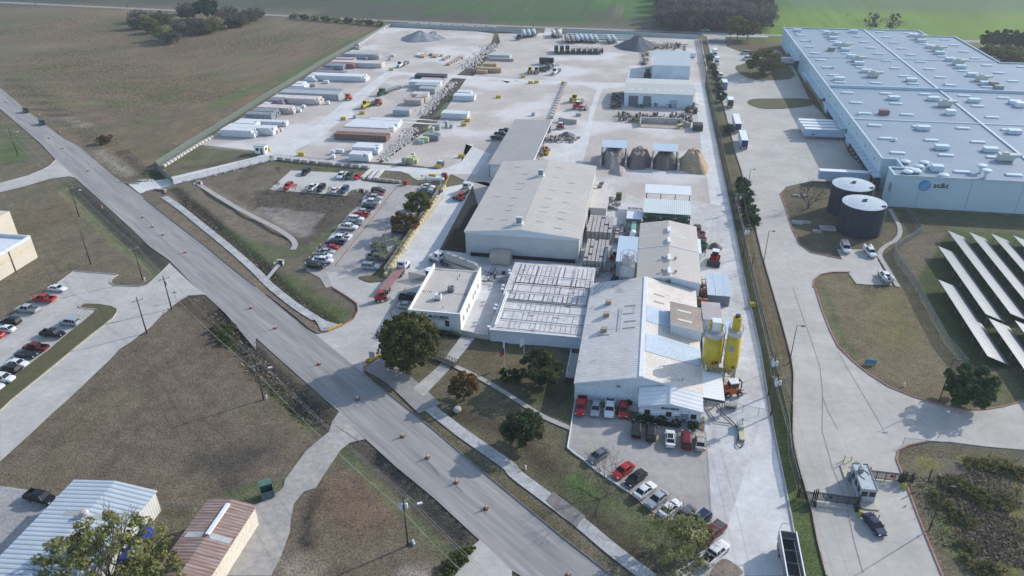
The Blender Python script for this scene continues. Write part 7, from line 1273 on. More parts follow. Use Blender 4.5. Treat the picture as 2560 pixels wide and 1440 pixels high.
for s in ('D4 745,325', 'D4 762,285', 'D4 828,295', 'D4 868,340', 'D4 885,345', 'D4 1100,880', 'D4 1045,850'):
    x, y = gp(s)[0]; tag(obj('bollard', me, None, (x, y, ZL[0])), 'yellow post of the loose clusters around the gatehouse', 'bollard', 'yellow bollards at the gatehouse')
for s, l_ in (('D4 1348,565', 'right'), ('D4 920,840', 'near')):
    x, y = gp(s)[0]; o_ = MB().lathe((0, 0, 0), [(.4, 0), (.42, .9), (.3, 1.0)], 14).build('water_barrel', mat('olive_yellow', (.38, .40, .08))); o_.location = (x, y, ZL[0]); tag(o_, 'yellow-green barrel at the '+l_+' side of the gatehouse', 'barrel')
for s, l_ in (('D4 445,740', 'left end of the near gate'), ('D4 885,790', 'right end of the near gate'), ('D4 1330,500', 'right end of the far gate')):
    x, y = gp(s)[0]; o_ = MB().box(-.45, -.4, 0, .45, .4, 1.0).box(-.3, -.3, 1.0, .3, .3, 1.25).build('gate_motor', DARK); o_.location = (x, y, ZL[0]); tag(o_, 'dark gate motor box at the '+l_, 'gate motor')
# signs
def sign(name, lab, s, w_, h_, m, hp=1.0, txt=None, a=0.0, tm=None, ts=.3):
    x, y = gp(s)[0]; t = thing(name, lab, 'sign', (x, y, 0), a); 
    for q in (-w_/2+.08, w_/2-.08): MB().tube((q, 0, 0), (q, 0, hp+h_), .05).build('post', STEEL, t)
    MB().box(-w_/2, -.04, hp, w_/2, -.0, hp+h_).build('panel', m, t)
    if txt:
        for i, tx in enumerate(txt): text(tx, ts, (0, 0, 0), FRONT, tm or WHITE, t, ext=.01, sx=.8); t.children[-1].location = (0, -.055, hp+h_-(i+.6)*h_/len(txt))
sign('lawn_sign', 'low blue sign board on the lawn of the truck road curve', 'C4 1020,765', 2.4, 1.2, mat('sign_blue', (.10, .28, .45)), .1)
sign('entrance_sign', 'white and grey information board beside the office entrance culvert', 'C2 1165,720', 1.3, 1.6, mat('sign_grey', (.38, .42, .46)), .6)
for s, l_ in (('C2 890,355', 'by the office entrance drive'), ('C1 1765,130', 'at the corner of the left side street')):
    x, y = gp(s)[0]; t = thing('street_name_sign', 'green street name sign '+l_, 'sign', (x, y, 0)); MB().tube((0, 0, 0), (0, 0, 2.6), .05).build('post', STEEL, t); MB().box(-.6, -.02, 2.3, .6, .02, 2.55).build('blade', mat('sign_green', (.02, .28, .18)), t); MB().box(-.02, -.5, 2.6, .02, .5, 2.85).build('blade', mat('sign_green', (.02, .28, .18)), t)
for k, s in enumerate(('B2 500,1240', 'B2 540,1185', 'B2 580,1140', 'B2 618,1095', 'B2 655,1055')):
    x, y = gp(s)[0]; t = thing('parking_sign', ORD[k]+' of the five small white parking signs at the office car park', 'sign', (x, y, 0), group='white parking signs'); MB().tube((0, 0, 0), (0, 0, 1.6), .04).build('post', STEEL, t); MB().box(-.18, -.04, 1.3, .18, -.0, 1.9).build('plate', WHITE, t)
# cones and barrels
cone = MB().lathe((0, 0, .06), [(.26, 0), (.16, .5), (.08, 1.05)], 12).mesh('cone', mat('cone_orange', (.60, .20, .10))); cw = MB().lathe((0, 0, .4), [(.185, 0), (.145, .3)], 12).lathe((0, 0, .82), [(.13, 0), (.115, .12)], 12).mesh('white_band', WHITE); cbm = MB().box(-.38, -.38, 0, .38, .38, .06).mesh('rubber_base', TYRE)
for s in ('C1 2510,205', 'C2 192,408', 'C2 630,768', 'C2 1015,1118', 'D2 1465,52', 'D2 1715,265', 'D2 2003,512', 'D2 2300,772', 'B1 625,50', 'B1 880,272', 'B1 1427,738', 'B1 1527,832', 'B1 1632,912', 'B1 1852,1090', 'A1 400,1162', 'A1 495,1385', 'A1 605,1335', 'A1 60,1025', 'D3 560,1445', 'B1 1025,650'):
    x, y = gp(s)[0]; t = thing('traffic_cone', 'tall orange and white channelizer cone standing in the line down the main road', 'traffic cone', (x, y, ZL[0]), group='cones along the main road'); obj('cone', cone, t); obj('white_band', cw, t); obj('rubber_base', cbm, t)
x, y = gp('A1 850,40')[0]; t = thing('work_sign', 'orange road work sign beside the far road', 'sign', (x, y, 0)); MB().box(-1, -.05, .8, 1, 0, 2.6).build('panel', mat('cone_orange', (.60, .20, .10)), t); MB().tube((0, .05, 0), (0, .05, 1.2), .06).build('post', STEEL, t)
# ================================================================ POLES
def pole(lab, s, cross=True, lamp=None, trans=0, h=None, wood=True, group='wooden utility poles', ang=None):
    (bu, bv), (tu, tv) = px(s); x, y = G(bu, bv)
    if h is None:
        h = min((abs(pj(x, y, z/10)[1]-tv), z/10) for z in range(20, 180))[1]
    t = thing('utility_pole' if wood else 'lamp_post', lab, 'utility pole' if wood else 'lamp post', (x, y, 0), 0, group)
    MB().tube((0, 0, 0), (0, 0, h), .17 if wood else .11, .11 if wood else .07, n=8).build('pole', WOOD if wood else DARK, t, smooth=True)
    a = RA+math.pi/2 if ang is None else ang
    if cross:
        m = MB(); m.obox(0, 0, h-1.0, h-.85, 2.6, .14, a)
        for q in (-1.2, -.8, 1.2): m.tube((q*math.cos(a), q*math.sin(a), h-.85), (q*math.cos(a), q*math.sin(a), h-.6), .06)
        m.build('crossarm', mat('crossarm_grey', (.30, .28, .26)), t)
    for k in range(trans):
        b = a+k*2.1; MB().lathe((.42*math.cos(b), .42*math.sin(b), h-2.6-(k % 2)*.0), [(.25, 0), (.30, .1), (.30, .95), (.15, 1.1)], 12).build('transformer', mat('transformer_grey', (.55, .60, .63)), t)
    if lamp is not None:
        L, z = (2.2, h-2.6) if wood else (.9, h-.05)
        MB().tube((0, 0, z), (L*math.cos(lamp), L*math.sin(lamp), z+(.7 if wood else 0)), .04, n=5).build('lamp_arm', STEEL if wood else DARK, t); zz = z+(.7 if wood else 0)
        MB().obox((L+.3)*math.cos(lamp), (L+.3)*math.sin(lamp), zz-.1, zz+.1, .8, .32, lamp).build('lamp_head', WHITE if wood else DARK, t)
    return Vector((x, y, h)), t
def pj(x, y, z):
    p = Vector((x, y, z-H)); w_ = p.dot(fw); return 1280+FP*p.dot(AX)/w_, 720+FP*p.dot(AY)/w_
rd = RA-math.pi/2+math.pi
Q1 = pole('wooden pole with a street lamp arm at the top end of the side street verge', 'F 198,542 177,464', True, R(35)); Q2 = pole('plain wooden pole on the lawn by the beige building', 'F 227,660 201,576', False); Q3 = pole('wooden pole with a crossarm at the corner island of the left car park', 'F 357,700 331,614'); Q4 = pole('wooden pole with a crossarm beside the left side street field edge', 'F 367,833 335,743'); Q5 = pole('wooden pole with double crossarms at the side street corner', 'F 429,772 402,690', trans=1)
Q6 = pole('wooden pole with a crossarm on the big brown lot by the main road', 'F 659,998 634,903', True, R(20)); Q7 = pole('tall wooden pole with transformers and a street lamp in the lower triangle of grass', 'F 1020,1363 1002,1243', True, R(25), 2); Q0 = pole('wooden pole with a lamp arm in the green upper left corner', 'F 45,390 24,320', True, R(40))
QR = [pole('pole with three transformers on the east verge, upper one', 'F 1857,643 1881,562', trans=3, ang=0), pole('pole with three transformers on the east verge, middle one', 'F 1920,990 1942,886', trans=3, ang=0), pole('pole with three transformers on the east verge, lowest one', 'F 1927,1040 1952,934', trans=3, ang=0), pole('wooden pole among the evergreens of the east verge', 'F 1842,530 1856,478', ang=0, trans=1)]
pole('pale steel post leaning by the evergreens', 'F 1832,506 1840,474', False, wood=True, group=None); pole('thin dark pole of the near east verge', 'F 1878,678 1888,632', True, ang=0)
for s, l_, an in (('F 1973,909 1996,813', 'on the verge of the truck road', 0), ('F 2322,1326 2362,1214', 'on the rough ground right of the gatehouse', R(0)), ('F 2348,1003 2378,899', 'beside the dark evergreen on the lawn', 0), ('F 1908,662 1927,577', 'beside the evergreen row of the east verge', 0), ('F 1872,454 1880,422', 'near the navy trailer', 0), ('F 1790,325 1799,277', 'beside the short white box', 0), ('F 1067,490 1063,440', 'over the silver cars of the office parking', R(180)), ('F 982,604 978,556', 'at the brown tree of the office parking', R(180)), ('F 970,662 967,617', 'next to the bare tree of the office parking', R(180)), ('F 1779,222 1783,198', 'by the yellow marker of the east verge', 0)):
    pole('dark lamp post '+l_, s, False, an, wood=False, group='dark lamp posts')
for s, l_ in (('F 1744,92 1747,55', 'right of the far fence end'), ('F 1333,70 1334,47', 'above the tank trailer trio'), ('F 90,12 87,-8', 'left one in the field of the upper left'), ('F 319,21 314,0', 'second one in the upper left'), ('F 1825,98 1828,64', 'behind the large autumn trees')):
    pole('distant thin pole on the far road, '+l_, s, True, ang=R(85), group='distant poles on the far road')
pole('white lamp mast in the rear yard before the tan tank trailers', 'F 1405,111 1404,70', False, group=None)
def wire(name, lab, P, sag=.8, r=.022, off=None):
    mb = MB()
    for a, b in zip(P[:-1], P[1:]):
        for o_ in (off or [(0, 0, 0)]):
            pts = []
            for k in range(9): q = k/8; pts.append((a.x+(b.x-a.x)*q+o_[0], a.y+(b.y-a.y)*q+o_[1], a.z+(b.z-a.z)*q-.7-sag*4*q*(1-q)+o_[2]))
            mb.path(pts, r, 4)
    tag(mb.build(name, mat('wire_grey', (.30, .31, .31), flat=True)), lab, 'power lines')
nx1, ny1 = math.cos(RA+math.pi/2), math.sin(RA+math.pi/2); d7 = Q7[0]-Q6[0]; E7 = Q7[0]+d7*.55
wire('power_lines', 'power lines strung between the poles along the west side of the main road', [Q0[0], Q1[0], Q3[0], Q5[0], Q6[0], Q7[0], E7], 1.0, .02, [(nx1*k, ny1*k, 0) for k in (-1.2, .8, 1.2)]+[(0, 0, -2.5)])
wire('power_lines', 'power lines along the east verge', [QR[3][0], QR[0][0], QR[1][0], QR[2][0], Vector((32.5, 60, 10))], .8, .02, [(-1.1, 0, 0), (1.1, 0, 0), (0, 0, -2)])
# flags
for s, l_, cs in (('F 1262,920 1261,856', 'flagpole with a limp red, white and blue flag on the office lawn', ('red_blue', 0)), ('F 1310,906 1309,858', 'flagpole with a white flag on the office lawn', ('white', 1))):
    (bu, bv), (tu, tv) = px(s); x, y = G(bu, bv); h = 7.2 if cs[1] == 0 else 6.2; t = thing('flagpole', l_, 'flagpole', (x, y, 0), group='flagpoles on the office lawn'); MB().tube((0, 0, 0), (0, 0, h), .06, .03).build('pole', WHITE, t)
    def rag(nm, m_, z0, z1, w_, wav):
        mb = MB(); rings = []
        for k in range(9):
            q = k/8; rings.append([(-.04-w_*q, wav*math.sin(q*9), z1-.6*q*q), (-.04-w_*q+.02, wav*math.sin(q*9)+.03, z1-.6*q*q), (-.04-w_*q+.02, wav*math.sin(q*9)+.03, z0-.9*q*q), (-.04-w_*q, wav*math.sin(q*9), z0-.9*q*q)])
        mb.loft(rings); mb.build(nm, m_, t)
    if cs[1]: rag('flag', WHITE, h-1.7, h-.2, .9, .12)
    else: rag('flag', mat('flag_red', (.40, .03, .05)), h-3.7, h-2.6, .9, .12); rag('flag', mat('flag_blue', (.03, .05, .25)), h-2.5, h-1.9, .4, .1); rag('flag', WHITE, h-1.8, h-.3, .25, .06)
# ================================================================ TREES
def leafmesh(name, r, hh_, n, leaf, pal, seed, clump=26, low=.25, cz=0.0, spread=.20, asp=1.0):
    g = np.random.default_rng(seed); cl = []
    while len(cl) < clump:
        p = g.uniform(-1, 1, 3); q = np.linalg.norm(p)
        if q < 1 and p[2] > -low-.35 and q > .38: cl.append(p)
    cl = np.array(cl); crad = g.uniform(.55, 1.35, clump)*spread; cb = g.uniform(.72, 1.32, clump); pi_ = g.integers(0, len(pal), clump); idx = g.integers(0, clump, n)
    d = g.normal(size=(n, 3)); d /= np.linalg.norm(d, axis=1)[:, None]; rr_ = g.uniform(.35, 1, n)**.5; P = cl[idx]+d*(rr_*crad[idx])[:, None]; P = P*np.array([r, r*asp, hh_]); P[:, 2] += cz
    nrm = d*.7+g.normal(size=(n, 3))*.6; nrm /= np.linalg.norm(nrm, axis=1)[:, None]; a = np.cross(nrm, g.normal(size=(n, 3))); a /= np.linalg.norm(a, axis=1)[:, None]; b = np.cross(nrm, a); sz = leaf*g.uniform(.6, 1.3, n)[:, None]
    V = np.stack([P-a*sz-b*sz*.7, P+a*sz-b*sz*.7, P+a*sz+b*sz*.7, P-a*sz+b*sz*.7], 1).reshape(-1, 3)
    me = bpy.data.meshes.new(name); me.vertices.add(4*n); me.vertices.foreach_set('co', V.ravel().astype(np.float32)); me.loops.add(4*n); me.loops.foreach_set('vertex_index', np.arange(4*n, dtype=np.int32)); me.polygons.add(n); me.polygons.foreach_set('loop_start', np.arange(0, 4*n, 4, dtype=np.int32)); me.polygons.foreach_set('loop_total', np.full(n, 4, dtype=np.int32)); me.update(calc_edges=True)
    col = np.array(pal)[pi_[idx]]*(cb[idx]*g.uniform(.75, 1.3, n))[:, None]; c4 = np.ones((n, 4), np.float32); c4[:, :3] = col; ca = me.color_attributes.new('Col', 'FLOAT_COLOR', 'POINT'); ca.data.foreach_set('color', np.repeat(c4, 4, 0).ravel())
    me.materials.append(M_leaf); return me
M_leaf = mat('leaves', (1.05, 1.05, 1.05), (.85, .85, .85), sc1=2, rough=.7, vcol=True, famt=.1, spec=.15)
_t = M_leaf.node_tree; _b = _t.nodes['Principled BSDF']; _tr = _t.nodes.new('ShaderNodeBsdfTranslucent'); _mx = _t.nodes.new('ShaderNodeMixShader'); _mx.inputs[0].default_value = .38
_t.links.new(_b.inputs['Base Color'].links[0].from_socket, _tr.inputs[0]); _t.links.new(_b.outputs[0], _mx.inputs[1]); _t.links.new(_tr.outputs[0], _mx.inputs[2]); _t.links.new(_mx.outputs[0], _t.nodes['Material Output'].inputs[0])
M_bark = mat('bark', (.10, .082, .066), (.06, .05, .042), sc1=2); M_twig = mat('bare_twigs', (.135, .118, .105), (.10, .088, .08), sc1=2)
PAL = {'oak': [(0.115, 0.125, 0.04), (0.145, 0.14, 0.048), (0.09, 0.11, 0.035), (0.13, 0.115, 0.042)], 'autumn': [(0.189, 0.109, 0.043), (0.246, 0.138, 0.051), (0.131, 0.094, 0.041), (0.116, 0.109, 0.043)], 'dark': [(0.048, 0.076, 0.031), (0.068, 0.093, 0.037), (0.088, 0.105, 0.048)], 'green': [(0.093, 0.132, 0.039), (0.132, 0.163, 0.046), (0.171, 0.155, 0.046)], 'olive': [(0.25, 0.26, 0.1), (0.3, 0.29, 0.12), (0.2, 0.22, 0.085)], 'evergreen': [(0.035, 0.08, 0.035), (0.048, 0.099, 0.045), (0.064, 0.12, 0.048)], 'greybush': [(0.145, 0.136, 0.119), (0.187, 0.17, 0.145), (0.111, 0.105, 0.088)], 'orange': [(0.264, 0.108, 0.048), (0.192, 0.096, 0.048)], 'wood': [(0.085, 0.085, 0.08), (0.1, 0.1, 0.09), (0.07, 0.075, 0.07)], 'weed': [(0.17, 0.18, 0.07), (0.21, 0.2, 0.08), (0.14, 0.15, 0.06)]}
def branches(h, r, seed, levels=4, thick=.3, low=.25, n0=5):
    g = random.Random(seed); mb = MB(); h0 = h*low; mb.tube((0, 0, -.2), (0, 0, h0), thick, thick*.75, n=7)
    def grow(p, d, L, th, lv):
        q = p+d*L; mb.tube(p, q, th, th*.62, n=5 if lv > 1 else 3, caps=False)
        if lv <= 0: return
        for k in range(g.choice((2, 3, 3)) if lv < levels else 3):
            nd = (d+Vector((g.gauss(0, .45), g.gauss(0, .45), g.gauss(.08, .3)))).normalized(); grow(q-d*L*g.random()*.3, nd, L*g.uniform(.58, .85), th*.6, lv-1)
    for k in range(n0):
        a = k*6.283/n0+g.random(); el = g.uniform(.55, 1.1); d = Vector((math.cos(a)*math.cos(el), math.sin(a)*math.cos(el), math.sin(el))); grow(Vector((0, 0, h0*g.uniform(.75, 1))), d, (h-h0)*.36*(1+(r/h)*.5), thick*.55, levels)
    return mb
TC = {}
def tree(lab, x, y, h, r, pal, n=2600, leaf=.28, name='tree', seed=1, group=None, bare=False, leaves=True, cat='tree', trunk=.28, low=.35, clump=26, key=None, rz=None, spread=.2, levels=3):
    t = thing(name, lab, cat, (x, y, 0), rnd.uniform(0, 6.28) if rz is None else rz, group)
    key = key or ('u', len(TC)); 
    if key not in TC:
        hh_ = h*(1-low)/2*1.05; TC[key] = (branches(h*.92, r, seed, levels if not bare else 4, trunk, low*.9).mesh('trunk', M_bark if not bare else M_twig), leafmesh('crown', r, hh_, n, leaf, PAL[pal], seed, clump, .3, h-hh_*.98, spread) if leaves else None, h)
    tm, lm, h0 = TC[key]; k = h/h0; obj('trunk' if not (bare and not leaves) else 'branches', tm, t, scale=(k, k, k))
    if lm: obj('crown', lm, t, scale=(k, k, k))
    return t
def bp(s): return gp(s)[0]
tree('biggest round olive-green tree in front of the plant office', *bp('F 1024,918'), 12.5, 6.7, 'oak', 22000, .2, seed=3, clump=260, spread=.15, low=.1, name='oak_tree')
tree('small round rust-brown tree on the office lawn beside the flume', *bp('F 1160,1000'), 6.2, 3.1, 'autumn', 4200, .17, seed=4, clump=60, low=.2, name='autumn_tree')
tree('dark green spreading tree between the flagpole and the loading dock', *bp('F 1354,962'), 7.8, 4.6, 'dark', 7000, .2, seed=5, clump=70, low=.2, name='live_oak'); tree('dark green tree beside the bottom of the garden walk', *bp('F 1308,1113'), 7.2, 3.9, 'dark', 6500, .19, seed=6, clump=70, low=.15, name='live_oak')
for k, s in enumerate(('F 1268,950', 'F 1284,953', 'F 1298,950')): tree(('left', 'middle', 'right')[k]+' dark clipped bush of the bed by the flagpoles', *bp(s), 2.6, 1.7, 'evergreen', 1400, .13, seed=7, name='bush', cat='bush', low=.05, group='bushes by the flagpoles', key='bush1', trunk=.1)
tree('yellow-green tree in the office parking island', *bp('F 1046,542'), 8.4, 4.2, 'green', 6000, .2, seed=8, clump=60, low=.25, name='oak_tree'); tree('rust-brown tree in the office parking island', *bp('F 1016,590'), 7.6, 4.1, 'autumn', 6000, .2, seed=9, clump=60, low=.25, name='autumn_tree')
tree('bare thin tree with a few olive leaves in the office parking island', *bp('F 972,655'), 8.2, 4.6, 'olive', 700, .14, seed=10, bare=True, name='bare_tree', low=.15, trunk=.2)
tree('dark evergreen tree on the lawn beside a lamp post', *bp('F 2408,1008'), 8.4, 4.8, 'evergreen', 9000, .2, seed=11, clump=80, low=.08, name='live_oak'); tree('bare spreading tree beside the water tanks', *bp('F 2020,521'), 8, 5.5, 'dark', 0, seed=12, bare=True, leaves=False, name='bare_tree', low=.12, trunk=.35)
tree('left one of the two broad olive trees beyond the far gate', *bp('F 1843,98'), 13, 9, 'green', 5500, .42, seed=13, clump=60, low=.25, name='oak_tree', group='broad trees beyond the far gate'); tree('right one of the two broad olive trees beyond the far gate', *bp('F 1868,102'), 12, 8, 'oak', 5000, .4, seed=14, clump=60, low=.25, name='oak_tree', group='broad trees beyond the far gate')
tree('wide brown-green tree on the far grass island of the truck road', *bp('F 1909,187'), 12.5, 9.5, 'oak', 8000, .34, seed=15, clump=70, low=.1, name='oak_tree')
for k, (s, h, r) in enumerate((('F 1773,155', 5, 3), ('F 1782,178', 4.5, 2.8), ('F 1786,192', 4, 2.4), ('F 1791,207', 4, 2.4), ('F 1797,226', 5.2, 3.2), ('F 1802,253', 5.2, 2.9), ('F 1822,335', 4.5, 3.2), ('F 1855,478', 5.5, 2.9), ('F 1860,500', 5, 2.6), ('F 1862,522', 5, 2.8), ('F 1872,548', 5.4, 2.9), ('F 1881,566', 4.4, 2.2))):
    tree('dark green tree of the row on the east verge, '+('farthest' if k == 0 else ORD[k])+' from the far end', *bp(s), h*.88, r*.8, 'evergreen', 3000, .15, seed=16+k % 3, name='evergreen_tree', group='dark trees on the east verge', key='ev%d' % (k % 3), low=.06, clump=40)
for k, s in enumerate(('F 2476,126', 'F 2500,124', 'F 2526,126', 'F 2556,128')): tree(('first', 'second', 'third', 'fourth')[k]+' from the left of the dark trees behind the warehouse on the right', *bp(s), 11, 7, 'dark', 2400, .5, seed=20, name='live_oak', group='dark trees behind the warehouse', key='fd', low=.2, clump=40)
for k, s in enumerate(('F 2478,150', 'F 2505,158', 'F 2530,152', 'F 2556,160', 'F 2540,168')): tree('low olive tree under the dark trees behind the warehouse', *bp(s), 8, 8, 'oak', 2400, .45, seed=21, name='tree', group='olive trees behind the warehouse', key='fo', low=.05, clump=40)
for k, s in enumerate(('F 2172,82', 'F 2230,84')): tree(('left', 'right')[k]+' thin bare tree showing over the far warehouse parapet', *bp(s), 13, 5, 'greybush', 900, .3, seed=22, name='bare_tree', group='bare trees over the parapet', key='fb', low=.2, bare=True)
# top left grove
tree('tall dark evergreen of the upper left grove', *bp('F 520,47'), 15, 9, 'evergreen', 5200, .5, seed=23, name='live_oak', low=.1, clump=50)
gv = [(350, 55, 0), (365, 70, 1), (385, 82, 2), (400, 58, 0), (418, 66, 2), (430, 108, 0), (412, 100, 1), (448, 88, 0), (470, 48, 0), (492, 78, 0), (505, 86, 0), (545, 75, 1), (528, 82, 2), (560, 60, 0), (580, 68, 0), (600, 66, 0), (620, 56, 0), (640, 50, 0), (575, 45, 0), (465, 35, 0), (345, 72, 0)]
for u, v, k in gv: tree(('grey leafless thicket tree', 'olive-green thicket tree', 'mixed grey-green thicket tree')[k]+' of the upper left grove', *G(u, v), 8.5, 6.5, ('greybush', 'olive', 'green')[k], 2600, .32, seed=24+k, name='thicket_tree', group='trees of the upper left grove', key='gv%d' % k, low=.02, clump=50, bare=True, spread=.26)
wood = [(u+rnd.uniform(-7, 7), v+rnd.uniform(-2, 2)) for v in (74, 64, 52, 40, 26, 12, 0, -14) for u in range(1668-(74-v)//6, 1905, 26)]
for i, (u, v) in enumerate(wood):
    k = i % 3; tree('grey leafless tree of the dense wood beyond the far road', *G(u, v), 12+rnd.random()*3, 9, 'wood', 2400, .45, seed=30+k, name='woodland_tree', group='trees of the wood beyond the far road', key='wd%d' % k, low=.05, clump=45, spread=.26)
for i in range(9): x, y = G(735+i*27, 46+i*2.3); tree('small scrub bush along the far road by the fence corner', x, y, 3.5, 4, 'dark' if i % 2 else 'olive', 900, .35, seed=40, name='scrub_bush', cat='bush', group='scrub along the far road', key='sc%d' % (i % 2), low=.02)
# lower left tree and others in front
x, y = G(285, 1492); t = tree('large leafy tree with visible limbs in the bottom left corner', x, y, 12, 9.2, 'olive', 11000, .17, seed=50, name='leafy_tree', low=.15, clump=170, trunk=.42, spread=.10, levels=4)
tree('smaller leafy tree between the big leafy tree and the rusty shed', *G(395, 1500), 9, 5.2, 'olive', 5000, .16, seed=51, name='leafy_tree', low=.15, clump=90, spread=.12)
tree('bare reddish tree at the upper end of the slanted front row', *bp('D3 945,640'), 8.5, 5, 'dark', 0, seed=52, bare=True, leaves=False, name='bare_tree', low=.1, trunk=.16)
tree('half-bare olive tree at the lower end of the slanted front row', *bp('D3 1620,1330'), 9.5, 5.6, 'olive', 2300, .16, seed=53, bare=True, name='bare_tree', low=.12, trunk=.22, clump=60)
tree('half-bare olive tree beside the maroon pickup', *bp('D3 1790,1140'), 6, 3.4, 'olive', 1100, .15, seed=56, bare=True, name='bare_tree', low=.12, trunk=.14)
tree('small orange and green bush beside the main road', *bp('A1 1080,1430'), 3.6, 2.6, 'autumn', 1500, .2, seed=54, name='bush', cat='bush', low=.03); tree('green bush left of the orange bush beside the main road', *bp('A1 1010,1435'), 3, 2, 'olive', 1200, .18, seed=55, name='bush', cat='bush', low=.03)
tree('bare twiggy bush in the lower triangle of grass', *bp('D2 590,1085'), 2.6, 1.7, 'dark', 0, seed=57, bare=True, leaves=False, name='bare_bush', cat='bush', low=.05, trunk=.06); tree('bare bush in front of the bucket truck', *bp('B4 1150,1415'), 3.4, 2.6, 'dark', 0, seed=58, bare=True, leaves=False, name='bare_bush', cat='bush', low=.05, trunk=.08)
for k, s in enumerate(('D2 2060,1270', 'D2 2000,1330', 'D2 1930,1370', 'D2 1900,1430', 'D2 2110,1210')): tree('low green shrub at the edge of the lower right driveway', *bp(s), 1.4, 1.3, 'green', 700, .12, seed=59, name='shrub', cat='shrub', group='shrubs by the lower right driveway', key='sh', low=.02, trunk=.05)
for k, s in enumerate(('C1 2180,430', 'C1 2260,480', 'C1 2330,540', 'C1 2290,420', 'C1 2230,530')): tree('low green bush in the ditch west of the main road', *bp(s), 1.5, 1.8, 'green', 900, .14, seed=60, name='shrub', cat='shrub', group='green bushes in the west ditch', key='sh2', low=.02, trunk=.05)
hedgy = [('K7 165,700', 0.9), ('K7 255,750', .9), ('K7 320,755', .9), ('K7 400,760', .9), ('K7 590,790', 1.05), ('K7 870,845', 1.05), ('K7 1180,865', .85), ('K7 1265,870', .8), ('K7 1225,925', .85), ('C3 1020,1095', .7)]
for k, (s, r) in enumerate(hedgy): tree('round clipped shrub, number '+('one', 'two', 'three', 'four', 'five', 'six', 'seven', 'eight', 'nine', 'ten')[k]+' from the left in front of the BILCO BRICK office' if k < 9 else 'round shrub at the left end of the gable hedge', *bp(s), r*1.6, r, 'evergreen', 1300, .075, seed=61, name='clipped_shrub', cat='shrub', group='clipped shrubs by the front office', key='cs', low=.02, trunk=.05)
def hedge(lab, s, wd, h, pal='evergreen', seed=70):
    P = gp(s); L = math.hypot(P[1][0]-P[0][0], P[1][1]-P[0][1]); a = math.atan2(P[1][1]-P[0][1], P[1][0]-P[0][0]); t = thing('hedge', lab, 'hedge', ((P[0][0]+P[1][0])/2, (P[0][1]+P[1][1])/2, 0), a)
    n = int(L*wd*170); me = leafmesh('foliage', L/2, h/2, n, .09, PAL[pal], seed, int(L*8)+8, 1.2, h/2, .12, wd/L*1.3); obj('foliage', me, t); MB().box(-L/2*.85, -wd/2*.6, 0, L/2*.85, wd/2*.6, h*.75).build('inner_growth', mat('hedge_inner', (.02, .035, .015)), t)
hedge('dark hedge along the front wall of the plant office', 'C2 1720,440 2050,495', 1.2, 1.2); hedge('dark hedge under the pale blue factory gable', 'C3 1060,1125 1215,1165', 1.6, 1.3, seed=71)
for k, s in enumerate(('B2 165,180', 'B2 425,215', 'B2 940,250', 'B2 230,290', 'B2 220,440', 'B2 400,470', 'B2 515,490', 'B2 835,520', 'B2 745,500', 'B2 560,230', 'B2 700,240')): tree('thin reddish sapling around the pale annex lot', *bp(s), 3.0, .8, 'orange', 130, .09, seed=72, name='sapling', group='saplings around the annex lot', key='sap', low=.3, trunk=.04)
for k, s in enumerate(('D4 2050,330', 'D4 2200,340', 'D4 2330,370', 'D4 2450,400', 'D4 2540,430', 'D4 1850,520', 'D4 2080,640', 'D4 1900,560', 'D4 2150,700', 'D4 1880,850', 'D4 1990,900', 'D4 2350,700', 'D4 1980,1150', 'D4 2050,1330', 'D4 2180,1380', 'D4 2260,1400', 'D4 1720,700')): tree('yellow-green weed clump on the rough ground right of the gatehouse', *bp(s), .8+.4*rnd.random(), 1.9, 'weed', 700, .12, seed=73, spread=.28, name='weed_clump', cat='bush', group='weed clumps right of the gatehouse', key='wc', low=.02, trunk=.05)
